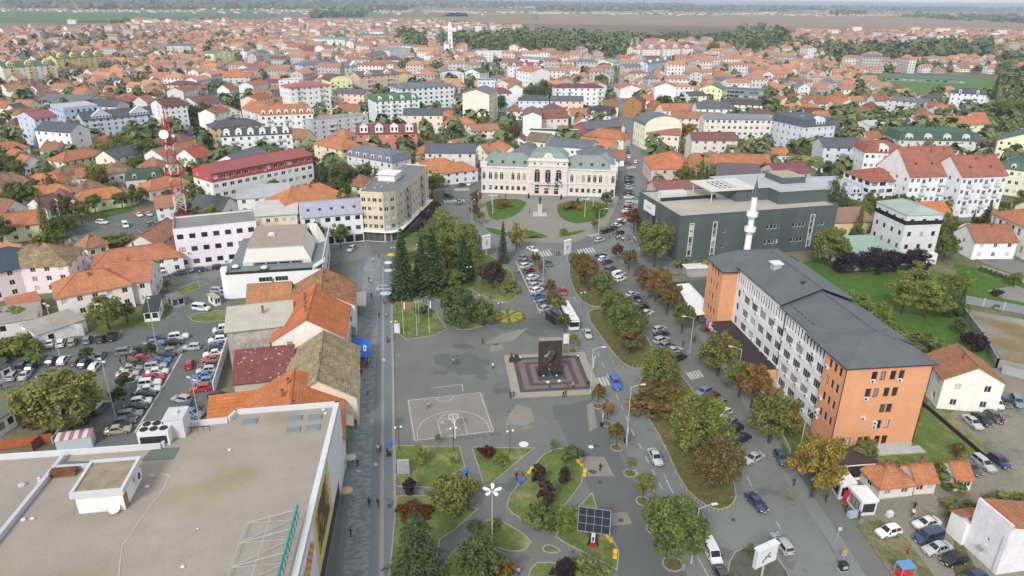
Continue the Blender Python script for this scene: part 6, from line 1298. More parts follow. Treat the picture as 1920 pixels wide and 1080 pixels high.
fb=MB();mfr=_fr();mfd=surf('far_windows',base=(.06,.065,.07),rough=.3)
for(_,xx,yy,a,L,Wd,h,rise,typ,ri,wi)in plan[NEAR_N:]:
 if hr.random()<.055 and h<8:h*=2.4;L*=1.7;rise*=.7
 ca,sa=math.cos(a),math.sin(a);T=lambda x,y,z:(xx+ca*x-sa*y,yy+sa*x+ca*y,z)
 l,w2=L/2,Wd/2
 P4=[(-l,-w2),(l,-w2),(l,w2),(-l,w2)];i=len(fb.v)
 fb.v+=[T(*p,0)for p in P4]+[T(*p,h)for p in P4]+[T(-l,0,h+rise-.15),T(l,0,h+rise-.15)]
 for f in((0,1,5,4),(2,3,7,6)):fb.f.append(tuple(i+q for q in f));fb.m.append(0)
 if typ=='gx':
  fb.f.append((i+1,i+2,i+6,i+9,i+5));fb.m.append(0);fb.f.append((i+3,i,i+4,i+8,i+7));fb.m.append(0)
 else:fb.f.append((i+1,i+2,i+6,i+5));fb.m.append(0);fb.f.append((i+3,i,i+4,i+7));fb.m.append(0)
 o=.5;k=w2 if typ=='hip' else-o;i=len(fb.v);s=rise/w2*o
 fb.v+=[T(-l-o,-w2-o,h-s),T(l+o,-w2-o,h-s),T(l+o,w2+o,h-s),T(-l-o,w2+o,h-s),T(-l+k,0,h+rise),T(l-k,0,h+rise)]
 for f in((0,1,5,4),(2,3,4,5))+(((1,2,5),(3,0,4))if typ=='hip' else()):fb.f.append(tuple(i+q for q in f));fb.m.append(1)
 if yy<1300:
  nfl=max(1,int(h/2.9));nw=max(3,int(L/3.4))
  for f_ in range(nfl):
   z0=h*(f_+.32)/nfl;z1=z0+min(1.4,h/nfl*.5)
   for sgn in(-1,1):
    for k in range(nw):
     t=(2*k+1)/nw-1;fb.poly([T(l*t-.6,sgn*(w2+.03),z0),T(l*t+.6,sgn*(w2+.03),z0),T(l*t+.6,sgn*(w2+.03),z1),T(l*t-.6,sgn*(w2+.03),z1)],2)
    for t in(-.4,.4):fb.poly([T(sgn*(l+.03),w2*t-.5,z0),T(sgn*(l+.03),w2*t+.5,z0),T(sgn*(l+.03),w2*t+.5,z1),T(sgn*(l+.03),w2*t-.5,z1)],2)
tag(fb.build('distant_houses',[mw,mfr,mfd]),'orange and brown roofed houses spreading to the fields beyond the town',None,None,'stuff')
PLAN_N=len(plan)
vb=MB();vr=random.Random(8)
for cx,cy,sp,n in((-2400,3600,800,190),(-900,4200,500,110),(400,4300,700,130),(1900,4600,900,150),(-3600,5200,900,120),(3200,5200,900,80),(700,6500,1500,130),(-1500,6800,1500,130),(3000,3400,300,30)):
 for _ in range(n):
  x,y,l,w2,h=cx+vr.gauss(0,sp),cy+vr.gauss(0,140),vr.uniform(5,9),vr.uniform(4.5,7),vr.uniform(4,7)
  if vr.random()<.06:l*=7;w2*=2
  vb.box(x-l,y-w2,0,x+l,y+w2,h,0,bottom=False);o=.4
  for sg in(-1,1):vb.poly([(x-l-o,y+sg*(w2+o),h),(x+l+o,y+sg*(w2+o),h),(x+l+o,y,h+3.5),(x-l-o,y,h+3.5)],1)
tag(vb.build('distant_village',[mw,mfr]),'hazy villages scattered over the plain',None,None,'stuff')
# trees
tr_r=random.Random(4)
def leafquad(b,c,n,s):
 n=n.normalized();a=n.orthogonal().normalized();t=tr_r.random()*6.28;d=n.cross(a);u=a*math.cos(t)+d*math.sin(t);v=n.cross(u)
 u*=s*tr_r.uniform(.7,1.2);v*=s*tr_r.uniform(.45,.8)
 b.poly([c-u,c-v*.9+u*.1,c+u,c+v])
def crown_round(R,Hh,z0,nclump,per,leaf,squash=1.0,gap=.0,seed=0,core=.55):
 """irregular crown: leaf clumps spread over a lumpy shell and through its inside; returns builder and clump list"""
 global tr_r
 tr_r=random.Random(seed);b=MB();cl=[]
 for k in range(nclump):
  while True:
   d=Vector((tr_r.gauss(0,1),tr_r.gauss(0,1),tr_r.gauss(0,1))).normalized()
   if d.z>-.75:break
  rr=tr_r.uniform(.55,.98)**.6 if k%4 else tr_r.uniform(.1,.5)
  ang=math.atan2(d.y,d.x);lump=1+.16*math.sin(3*ang+seed)+.1*math.sin(5*ang+2*seed+d.z*3)
  c=Vector((d.x*R*rr*lump,d.y*R*rr*lump,z0+Hh/2+d.z*Hh/2*rr*squash));cr=R*tr_r.uniform(.22,.38)
  cl.append((c,cr))
  for _ in range(per):
   e=Vector((tr_r.gauss(0,1),tr_r.gauss(0,1),tr_r.gauss(0,1))).normalized();q=c+e*cr*tr_r.uniform(.55,1.0)*Vector((1,1,.8)).z
   nn=e*.7+Vector((tr_r.gauss(0,.5),tr_r.gauss(0,.5),tr_r.gauss(.5,.5)))
   leafquad(b,q,nn if nn.length>.1 else e,leaf)
 return b,cl
def trunk_mb(hh,r,cl,n=5,seed=1):
 q=random.Random(seed);b=MB();pts=[Vector((0,0,-.2))];k=5
 for i in range(1,k+1):pts.append(Vector((q.uniform(-.12,.12)*i*.4,q.uniform(-.12,.12)*i*.4,hh*i/k)))
 for i in range(k):b.tube(pts[i],pts[i+1],r*(1-.13*i),r*(1-.13*(i+1)),7)
 for c,cr in q.sample(cl,min(n,len(cl))):
  s=pts[q.randrange(2,k+1)];m=(s+c)/2+Vector((0,0,-.2));b.tube(s,m,r*.42,r*.28,5);b.tube(m,c,r*.28,r*.1,5)
 return b
TREES={}
def proto(kind,crown,trunk,sz):
 e=thing('tree_proto','x','tree');
 cm=crown.mesh('crown',[m_leaf]);tm=trunk.mesh('trunk',[m_bark],60)
 bpy.data.objects.remove(e);TREES.setdefault(kind,[]).append((cm,tm,sz))
for s in range(4):
 b,cl=crown_round(2.6,5.6,2.2,50,105,.2,seed=s+1);proto('round',b,trunk_mb(5.2,.22,cl,7,s),8)
for s in range(3):
 b,cl=crown_round(3.6,6.2,2.0,76,115,.22,seed=s+11);proto('broad',b,trunk_mb(5,.3,cl,9,s),8.4)
for s in range(2):
 b,cl=crown_round(1.15,2.3,1.4,40,80,.13,seed=s+21);proto('ball',b,trunk_mb(2.6,.07,cl,4,s),3.7)
for s in range(2):
 b,cl=crown_round(1.3,1.8,.05,26,44,.17,seed=s+31);proto('shrub',b,trunk_mb(1.0,.06,cl,5,s),1.9)
for s in range(2):
 b,cl=crown_round(2.3,7.6,1.6,46,56,.2,seed=s+41);proto('airy',b,trunk_mb(8,.14,cl,8,s),9.4)
def conifer(seed,R,Hh,tiers,per,droop,leaf,z0=.8,pw=1.0):
 q=random.Random(seed);b=MB();global tr_r;tr_r=q;cl=[]
 for t in range(tiers):
  f=t/(tiers-1);z=z0+(Hh-z0)*f;r=(R*(1-f)**pw+.12)*q.uniform(.78,1.18);n=max(5,int(13*(1-f)+4))
  for k in range(n):
   a=k*6.283/n+q.uniform(-.25,.25)+t*.5;rr=r*q.uniform(.72,1.08)
   for m in range(per):
    u=(m+q.random())/per;p=Vector((math.cos(a)*rr*u,math.sin(a)*rr*u,z-droop*rr*u*u+q.uniform(-.12,.12)))
    side=Vector((-math.sin(a),math.cos(a),0))*q.gauss(0,.2+.3*(1-abs(2*u-1)))*min(1,r)
    leafquad(b,p+side,Vector((math.cos(a)*.4,math.sin(a)*.4,1))+Vector((q.gauss(0,.3),q.gauss(0,.3),0)),leaf*(1.1-.4*u))
   cl.append((Vector((math.cos(a)*rr*.8,math.sin(a)*rr*.8,z-droop*rr*.5)),.3))
 return b,cl
for s in range(2):
 b,cl=conifer(s+51,2.9,15,26,12,.32,.36);tb=MB();tb.tube((0,0,-.2),(0,0,14),.28,.04,7);proto('spruce',b,tb,15)
for s in range(1):
 b,cl=conifer(61,5.2,12,11,60,.5,.27,1.8,.7);tb=MB();tb.tube((0,0,-.2),(0,0,11.5),.4,.05,8)
 for c,_ in cl[::5]:tb.tube((0,0,c.z+.6),c,.1,.03,4)
 proto('cedar',b,tb,12)
for s in range(2):
 b,cl=crown_round(2.6,5.6,.15,80,60,.2,seed=s+71);proto('thuja',b,trunk_mb(2,.15,cl,3,s),5.8)
for s in range(2):
 b,cl=crown_round(1.0,3.6,.35,60,70,.16,seed=s+81);proto('plum',b,trunk_mb(2.4,.08,cl,7,s),4.1)
G1,G2,G3,G4,G5=(.17,.21,.06),(.215,.24,.065),(.26,.275,.075),(.12,.165,.06),(.26,.29,.08)
YE,OG,BRN,RB,PUR,DKP,CON,BLU,BRT=(.32,.26,.055),(.3,.18,.055),(.18,.15,.06),(.19,.1,.045),(.05,.034,.045),(.085,.048,.045),(.09,.13,.052),(.1,.135,.11),(.2,.28,.06)
NT=0
def tree(kind,px,py,hgt,col,autumn=0.,label=None,group=None,wide=1.,name=None,at=None,rz=None,cat=None,z=0):
 global NT
 cm,tm,sz=TREES[kind][NT%len(TREES[kind])];NT+=1
 g=Vector((at[0],at[1],0))if at else P(px,py);s=hgt/sz
 nm=name or{'shrub':'shrub','spruce':'spruce_tree','cedar':'cedar_tree','thuja':'thuja_tree','plum':'plum_tree'}.get(kind,'tree')
 t=thing(nm,label,cat or('shrub' if kind=='shrub' else 'tree'),(g.x,g.y,z),rz if rz is not None else tr_r.random()*6.28,group);t.scale=(s*wide,s*wide,s)
 put('crown',cm,t,(*col,1-autumn));put('trunk',tm,t)
 return t
TL=[
('spruce',757,556,19,CON,0,'tall narrow dark conifer nearest the promenade',1.35),('spruce',812,545,18,CON,0,'tall dark conifer in the middle of the park clump',1.75),('spruce',792,540,15,G4,0,'shorter dark conifer between the two tall park conifers',1.5),('airy',842,470,13,G3,.15,'yellow green leafy tree rising behind the park conifers',1.6),('airy',826,455,12,G3,.2,'slim yellow green tree at the far left of the park trees',1.4),('round',858,500,11,G2,.1,'mid green tree right behind the park conifers',1.2),('spruce',870,525,13,CON,0,'dark conifer at the right of the park clump',1.6),('round',888,520,9,G1,.1,'dark leafy tree between park clump and brown tree',1.1),
('spruce',943,492,13,BLU,0,'blue green spruce by the roundabout',1.0),('broad',925,542,8,DKP,.3,'brownish purple spreading tree by the park path',.9),('round',905,535,7,BRN,.3,'brown leafed tree left of the spreading purple tree',1),('shrub',958,548,3,G2,0,'green bush beside the purple brown tree',1.3),
('thuja',862,612,10.5,G4,.05,'tall dense dark green tree on the brown bed by the square',.95),('thuja',905,610,7.2,G1,0,'shorter round dark green tree beside the tall dense one',.95),('shrub',795,590,2.4,G4,0,'round dark bush on the flagpole lawn',1.2),('shrub',742,565,2.4,G4,0,'round bush at the promenade corner of the flagpole lawn',1.2),('round',785,448,6.5,DKP,.1,'dark red leafed tree over the cafe terrace, nearer',1.1),('round',800,425,6.5,DKP,.1,'dark red leafed tree over the cafe terrace, middle',1.1),('round',815,408,6.5,DKP,.1,'dark red leafed tree over the cafe terrace, farthest',1.1),('ball',790,470,4,G2,.2,'small tree beside the car behind the park',1),('shrub',778,488,3,G1,0,'bush at the back corner of the park',1.2),
('broad',838,512,12.5,G2,.1,'leafy light green tree filling the middle of the park clump',1),('broad',872,480,11,G3,.15,'yellowish green tree at the rear right of the park clump',1),('round',850,548,7,G1,.1,'low green tree at the front of the park clump',1.3),('broad',826,480,12,G1,.1,'green tree behind the tall dark conifers of the park',1),
('round',893,392,7.5,BRN,.35,'brown green tree left of the left front lawn, farther',.9),('round',890,412,6,BRN,.35,'brown green tree left of the left front lawn, nearer',.9),('ball',902,420,4.5,G1,.2,'small green tree at the tip of the left front lawn',1),('round',1137,392,7.5,G1,.15,'dark green tree right of the right front lawn',1),('round',1119,412,6,G1,.2,'lower dark tree at the right front lawn edge',1),('ball',1115,432,4,G2,.2,'small tree at the roundabout right of the flower beds',1),('shrub',943,388,3,OG,.3,'orange brown shrub bed tree on the left front lawn',1.6),('shrub',1072,392,3,OG,.3,'orange brown shrub bed tree on the right front lawn',1.6),('shrub',1057,442,2.6,BRT,0,'bright green bush in the right flower bed',.9),('airy',968,470,9.5,YE,.2,'yellow autumn tree beside the roundabout',1.3),('shrub',1000,445,1.2,BRT,0,'clipped green hedge on the left flower bed',2.5),
('round',1188,437,9,(.17,.075,.035),.3,'red brown autumn tree beside the crossing',.95),('broad',1226,500,14.5,G2,.2,'large green tree at the corner of the dark green hall',.85),('ball',1158,492,6,(.15,.075,.04),.3,'small rusty tree on the crossing pavement',.9),('round',1178,508,7,BRN,.6,'thin brown tree by the parked cars',1),('shrub',1281,502,3,G3,.2,'low tree at the foot of the dark green hall',1.2),('shrub',1316,508,3.4,G3,.3,'second low tree at the foot of the dark green hall',1.2),
('round',1090,530,9,BRN,.6,'farthest brown tree of the boulevard strip',1),('round',1103,545,9.5,BRN,.75,'second brown autumn tree of the boulevard strip',1.1),('round',1082,512,7,G2,.6,'small brown tip tree at the head of the boulevard strip',1),('round',1130,565,8.5,G1,.2,'dark green tree beside the brown boulevard trees',1.2),('broad',1150,610,9,G1,.25,'wide green tree in the middle boulevard strip, farther',1),('broad',1172,645,10,G1,.2,'wide green tree in the middle boulevard strip, nearer',1),('round',1180,665,7,BRN,.35,'brown undergrown tree under the wide boulevard trees',1.2),('broad',1232,730,9.5,G2,.35,'green and brown tree at the crossing in the boulevard strip',.95),('shrub',1250,770,4.5,BRN,.7,'brown undergrowth tree in the near boulevard strip',1.9),('shrub',1225,770,4,BRN,.6,'brown bush left in the near boulevard strip',1.8),('broad',1305,860,12.5,G2,.2,'large green tree of the near boulevard strip',1),('broad',1338,915,9.5,BRN,.35,'dark brown green tree at the near tip of the boulevard',1.0),('round',1275,835,7.5,G2,.4,'leaning green tree behind the large boulevard tree',1),
('round',1205,545,7.5,BRN,.7,'brown tree in the far right pavement row',1.1),('round',1228,565,9,OG,.55,'orange brown tree in the right pavement row, first',1.1),('round',1250,590,9.5,BRN,.55,'brown tree in the right pavement row, second',1.1),('round',1278,625,8,G1,.2,'green tree in the right pavement row, third',1),('round',1238,545,7.5,G2,.4,'greenish tree behind the orange brown pavement tree',1),('broad',1345,705,10.5,G2,.5,'large green tree with orange side before the entrance steps',.9),('round',1385,745,8.5,G2,.3,'green tree in the right pavement row beside the orange one',1),('round',1408,765,9.5,OG,.5,'orange autumn tree before the long office block',.95),('broad',1442,830,11,G2,.45,'large green orange tree before the near office end',.9),('broad',1522,932,11.5,(.32,.24,.05),.35,'round golden orange chestnut tree beside the kiosks',.85),('shrub',1478,800,3,G1,0,'bush under the near office end',1.4),('spruce',1487,815,3.4,G4,0,'small conifer against the white office wall',1),('shrub',1385,648,3,G1,.1,'hedge bush before the entrance flags',2),('shrub',1330,612,2.6,G1,.1,'hedge bush beside the terrace pavement',2),
('round',1058,622,5,(.13,.12,.03),.45,'yellowish young tree beside the bus',.95),('ball',1048,592,5.2,G2,.4,'young tree behind the bus stop',1.2),('round',1036,577,5,BRN,.4,'young brown tree beside the parked blue cars',1),('round',1030,555,5,BRN,.5,'young brown tree between parked cars',1),('ball',1013,515,3.4,OG,.6,'rusty sapling between the farthest parked cars',1),('ball',1004,500,4.2,(.16,.12,.04),.4,'yellow sapling by the farthest parked cars',1.1),('ball',1075,655,3.8,G3,.2,'green sapling beside the memorial',.9),('ball',1121,757,4.2,(.2,.16,.03),.2,'yellow sapling at the memorial corner',.95),('ball',1138,790,4.4,OG,.5,'orange sapling along the road',.9),('ball',1155,836,4.5,(.15,.11,.03),.5,'golden sapling along the road',1.05),('ball',1181,885,3.0,G3,.2,'thin green sapling along the road',.8),('ball',1205,935,4.6,G2,.4,'brown green young tree at the near end of the square',1.1),('round',1222,990,5.4,G1,.1,'dark green young tree left of the large roadside tree',1.05),('broad',1262,1052,10.5,G1,.1,'large round green tree with a stone ring by the white van',.95),
('cedar',785,1098,13,(.085,.125,.05),0,'big drooping cedar at the lower edge',1),('thuja',897,1085,6.8,G4,0,'dense dark egg shaped evergreen at the lower edge',1.05),('thuja',890,1000,2.6,G4,0,'small round evergreen tip behind the dense dark evergreen',.9),('shrub',936,1085,3.2,(.3,.16,.02),.4,'small orange shrub right of the dense evergreen',.9),('broad',1055,1100,4.6,PUR,0,'purple leafed round tree at the lower edge',.8),('shrub',1100,1088,3,G2,.1,'green bush behind the purple tree',1.4),('thuja',850,958,6.8,G2,.3,'round bushy olive willow by the crossing paths',1.15),('plum',769,930,3.6,PUR,0,'small purple leafed tree beside the info board',1.2),('airy',790,878,5,G5,.1,'thin light green sapling behind the info board',1.1),('plum',1010,912,4.6,DKP,0,'upper left red leafed columnar bush of three',1.0),('plum',1057,912,4,DKP,0,'upper right red leafed columnar bush of three',1.0),('plum',1023,950,4.8,DKP,0,'front red leafed columnar bush of three',1.15),('shrub',1016,980,3.2,G1,.3,'dull green bush at the tip of the red bushes lawn',1.3),('thuja',1063,992,3.9,BRT,0,'bright green ball tree beside the solar tree',1.15),('shrub',1071,863,2.8,G4,0,'dark blue green bush at the yellow seat',1.0),('ball',1036,848,2.6,BRT,.1,'tiny light green sapling at the lawn corner',.9),('shrub',911,852,1.5,(.10,.02,.02),0,'dark red clipped shrub on the triangular lawn',1.6),('shrub',940,868,1.6,G2,.1,'small green shrub on the triangular lawn',1.2),('ball',822,835,2.4,G3,.1,'tiny sapling behind the basketball hoop',.8),('ball',849,878,2.4,G3,.1,'thin sapling on the lawn below the hoop',.7),('shrub',928,990,1.6,G2,.2,'low shrub on the small path lawn',1),('shrub',1405,1035,1.3,BRT,0,'yellow green shrub at the billboard foot',.8),('shrub',760,962,1.2,(.16,.05,.025),.2,'left red brown shrub on the lower lawn',2.0),('shrub',778,972,1.2,(.17,.055,.025),.2,'front red brown shrub on the lower lawn',2.1),('shrub',797,964,1.2,(.15,.05,.025),.2,'right red brown shrub on the lower lawn',1.9),('shrub',776,953,1.1,(.18,.07,.03),.3,'rear red brown shrub on the lower lawn',1.8),
('broad',130,812,12.5,G3,.25,'large spreading olive green tree at the car park',1.22),('broad',205,618,8.5,G2,.25,'broad green tree in the corner house yard',1.1),('round',240,605,5.5,G2,.3,'lower green tree right of the yard tree',1.2),('ball',285,675,4,(.1,.15,.03),0,'round bright green tree among the parked cars, farther',1.15),('ball',237,735,4,(.1,.15,.03),0,'round bright green tree among the parked cars, second',1.15),('ball',228,765,4.4,(.1,.15,.03),0,'round bright green tree among the parked cars, nearest',1.1),('ball',167,683,4,(.1,.15,.03),0,'round bright green tree in the left row of cars',1.15),('shrub',66,682,2.6,BRT,0,'light green bush in the left row of cars',1.2),('shrub',34,668,4.5,G2,.1,'big bush beside the left wall',1.5),('shrub',12,668,3,BRT,.1,'yellow green bush at the left edge',1.4),('shrub',25,605,4,G2,.1,'bush beside the low garages',1.6),('thuja',50,775,3.5,(.05,.05,.03),.2,'dark shrub under the large spreading tree',1.5),('shrub',60,800,1.6,RB,.2,'reddish bush below the large spreading tree',1.6),('shrub',472,593,2.4,G3,.4,'yellow green ivy bush by the white rear house',1.3),('ball',315,545,3,G3,.3,'small tree on the street corner',1.1),('round',155,420,8.5,G2,.15,'leafy tree left of the small car park, first',1.1),('round',128,415,8,G1,.15,'leafy tree left of the small car park, second',1.2),('round',180,400,7.5,G1,.1,'dark tree behind the small car park',1),('broad',25,400,9,G2,.15,'broad tree at the left edge',1),('round',60,385,7.5,G3,.1,'light tree right of the broad left tree',1),('broad',15,330,10,G1,.2,'large tree at the left edge behind orange roofs',1.1),('round',50,318,8.5,G2,.2,'tree above the orange pair of houses',1.1),('round',85,305,7,G1,.1,'tree right of the left edge trees',1.1),
('broad',232,318,16.5,G2,.2,'tallest green tree in front of the long grey apartments',.95),('broad',283,318,14.5,G1,.1,'big dark tree right of the tallest green tree',1.05),('broad',262,330,9,G1,.1,'lower dark tree before the two big ones',1),('round',185,305,6.5,G1,.1,'tree left of the two big trees',1.2),('round',330,318,7,G1,.1,'tree behind the radio mast',1.1),('broad',382,240,15,G4,.05,'tall dark tree right of the white block',.9),('round',400,240,11,G4,.05,'dark tree beside the brown fronted building',1),('broad',645,368,13.5,G4,.1,'large dark tree behind the lilac roofed building',1),('round',612,350,9,G4,.1,'dark tree left of the large dark tree',1),('round',427,405,6,G4,0,'dark green tree at the white hall corner',1.1),('round',230,390,6.5,G1,.1,'dark tree over the lawn behind the small car park',1.3),('round',258,388,7,G1,.15,'tree right of the lawn tree',1.2),('round',270,378,6,G2,.2,'tree left of the white gabled house',1),('round',378,385,8,G4,.1,'dark tree left of the red topped block',1),('shrub',200,462,3,G2,.2,'hedge bush above the long orange roof, left',2),('shrub',225,455,3,G2,.1,'hedge bush above the long orange roof, right',2.2),('shrub',165,480,2.6,G3,.3,'scrubby bush by the lane',1.5),('round',20,235,9,G1,.1,'dark tree left of the tower block',1.3),('round',5,250,9,G1,.1,'dark tree at the very left edge',1.2),('round',45,232,8,G1,.1,'tree beside the tower block',1.1),
('broad',1553,500,12.5,G2,.2,'broad green tree between the dark hall and mint annex',1),('thuja',1582,512,7,PUR,0,'small purple tree at the annex corner',1),('thuja',1630,512,8,PUR,0,'left large purple tree before the mint annex',1.15),('thuja',1664,510,7.5,PUR,0,'middle large purple tree before the mint annex',1.0),('thuja',1712,515,8.2,PUR,0,'right large purple tree before the stone cube',1.1),('broad',1768,490,9,G1,.1,'green tree right of the stone cube',.9),('round',1600,600,8,BRT,.1,'light green young tree along the office garden, first',1.2),('round',1633,625,9,BRT,.1,'light green young tree along the office garden, second',1.25),('airy',1657,640,7.5,BRT,.1,'light green young tree along the office garden, third',1.2),('airy',1690,590,12,G5,.2,'tall airy birch in the office garden, left',1.5),('airy',1735,600,11,G5,.25,'tall airy birch in the office garden, middle',1.7),('airy',1715,560,11,G5,.15,'pale birch behind the two garden birches',1.4),('round',1770,570,9,G2,.1,'green tree at the right of the birches',1.1),('round',1795,560,8,BRT,.1,'lighter green tree at the garden corner',1.1),('thuja',1780,595,6.5,G4,0,'dark evergreen by the garden wall',.9),('spruce',1797,590,8,CON,0,'dark conifer by the garden wall',1.1),('thuja',1797,625,4,G4,0,'small dark evergreen along the wall',.9),('plum',1812,650,4,PUR,0,'purple tree along the wall, farther',1.5),('plum',1832,660,4.4,PUR,0,'purple tree along the wall, nearer',1.6),('spruce',1808,615,5,G4,0,'slim dark conifer along the wall',.7),('shrub',1690,650,4,G1,.2,'dark bush behind the near office roof, left',1.7),('shrub',1740,668,4.5,G1,.4,'brownish bush behind the near office roof',1.8),('spruce',1730,672,4.5,BLU,0,'small blue spruce behind the near office roof',1),('cedar',1833,458,13,(.04,.062,.035),0,'wide dark cedar before the white classical building',.8),('shrub',1850,472,2,G3,0,'clipped bush below the wide cedar',2),('round',1790,462,6,G1,.1,'tree at the church arch',1),('round',1900,540,5,G2,.1,'tree in the right formal garden',1),('shrub',1868,555,2,DKP,0,'purple bush in the right formal garden',1.2),('shrub',1860,575,2,G1,0,'green bush in the right formal garden',1.2),('round',1792,858,3,(.16,.11,.03),.5,'orange yellow small tree beside the last hut',1.2),('shrub',1775,905,3,G1,.1,'green bush between the two small huts',1.4),('airy',1610,880,5.5,G5,.1,'yellow green palm like bush behind the kiosks',1.2),('round',1622,870,5,G2,.1,'green bush tree behind the kiosks',1),('shrub',1695,895,2.6,G2,.1,'bush behind the gabled hut',1.3),('shrub',1845,995,2.6,G2,.2,'wild bush beside the white corner house',1.8),('shrub',1815,975,2.4,G2,.2,'wild bush at the gravel edge',2),('shrub',1880,960,2.6,G2,.3,'wild bush right along the gravel edge',2),('shrub',1905,965,2.8,G1,.2,'wild bush at the right edge by the corner house',2),('broad',1885,225,14,G2,.25,'big green tree group at the upper right edge, left',1.3),('broad',1925,220,15,G2,.2,'big green tree at the upper right edge, right',1.3),('broad',1850,265,10,G1,.1,'tree right of the green dormer block',1.1),
('broad',1000,205,17,G4,.1,'dark tree left of the dark red roofed white block, first',.95),('broad',1020,195,18,G1,.1,'dark tree left of the dark red roofed white block, second',.9),('round',985,215,10,G1,.1,'tree at the foot of the blank white gable',1.2),('broad',935,210,12,G4,.1,'dark tree right of the blank gable block',1),('broad',965,260,9,BRN,.4,'brownish tree behind the town hall',1),('round',800,260,9,G2,.2,'tree below the green mansard block',1),('round',825,285,9,G2,.3,'tree behind the orange shops',1.2),('shrub',865,290,5,G3,.3,'yellowish bush behind the low shop',1.6),('broad',690,150,17,G2,.2,'light green tree between grey blocks',.8),('broad',1130,150,17,G4,.1,'dark tree by the far end of the street',.9),('broad',1125,165,12,G1,.1,'tree left of the long street',1),('broad',1290,265,10,YE,.2,'yellow green bushes beside the large beige block',1.4),('shrub',1310,285,6,YE,.1,'low yellow bush row before the large beige block',2.4),('broad',1290,235,9,G1,.1,'dark tree left of the large beige block',1),('broad',1245,205,10,G4,.1,'trees at the foot of the blank white block',1.5),('round',1440,325,8,G4,0,'dark spruce like tree beside the terrace end',.8),('round',1505,305,9,G2,.1,'tree left of the pale grey block',1),('broad',1640,235,12,G2,.3,'tree left of the white warehouse',.9),('broad',1670,258,12,G3,.3,'yellowish tree before the green dormer block',.9),('broad',1690,255,11,G2,.1,'dark tree right of the yellowish tree',.9),('spruce',1862,185,22,G4,0,'tall dark poplar at the sports field, left',1.0),('spruce',1900,180,22,G4,0,'tall dark poplar at the sports field, right',1.0),('broad',1410,100,22,G1,.1,'large tree right of the pink complex',1.2),('broad',1335,105,20,YE,.2,'yellow green tree right of the pink complex',1.1),
]
for row in TL:
 kind,px,py,hg,col,au,lb=row[:7]
 tree(kind,px,py,hg,col,au,lb,wide=row[7])
tq=random.Random(77);spots=[]
for _ in range(9000):
 yy=190+1500*tq.random()**1.5;xx=tq.uniform(-1,1)*(yy*.8+40)
 px,py=PROJ((xx,yy,0))
 if not(-40<px<1960)or py>470 or py<far_edge(px)-2:continue
 if any(inpoly(px,py,q)for q in NOGO[:5]):continue
 r=tq.uniform(1.8,4.8)
 if not free(xx,yy,r*.7):continue
 spots.append((yy,xx,r))
spots.sort();near,lastk=[],[]
for yy,xx,r in spots:
 if len(near)+len(lastk)>4200:break
 if tq.random()<(.3 if yy<600 else.35):continue
 (near if len(near)<180 else lastk).append((xx,yy,r))
for xx,yy,r in near:
 k=tq.choices(['round','broad','airy','spruce','thuja','shrub'],[6,4,1,1,1,1])[0];hg={'round':2.5,'broad':1.9,'airy':3.4,'spruce':3.6,'thuja':2.2,'shrub':1.4}[k]*r
 cn,col=tq.choice([('green',G1),('mid green',G2),('dark green',G4),('light green',G3),('dark green',G4),('olive',BRN)])
 px,py=PROJ((xx,yy,hg/2));o=tree(k,0,0,hg,col,tq.random()*.3,None,at=(xx,yy),group=None)
 later(o,f"{cn} {dict(round='round', broad='spreading', airy='slender', spruce='conical', thuja='egg shaped', shrub='low bushy')[k]} {'tree' if k != 'shrub' else 'shrub'} {nearest(px, py)}")
wb=MB()
def fartree(x,y,r,h,spr=False):
 n=22 if y>700 else 34
 tr=tq
 for _ in range(n):
  d=Vector((tr.gauss(0,1),tr.gauss(0,1),tr.gauss(0,1))).normalized();
  f=1.0
  if spr:f=max(.15,.5-d.z*.5)
  c=Vector((x+d.x*r*.85*f,y+d.y*r*.85*f,h*.52+d.z*h*.46));s=r*tr.uniform(.38,.62)*(.7 if spr else 1)
  nn=d+Vector((tr.gauss(0,.35),tr.gauss(0,.35),.35+tr.gauss(0,.3)));nn.normalize();a=nn.orthogonal().normalized();b_=nn.cross(a)
  t=tr.random()*6.28;u=(a*math.cos(t)+b_*math.sin(t))*s;v=nn.cross(u)*.8
  wb.poly([c-u,c-v,c+u,c+v])
for xx,yy,r in lastk:fartree(xx,yy,r*1.05,r*2.5)
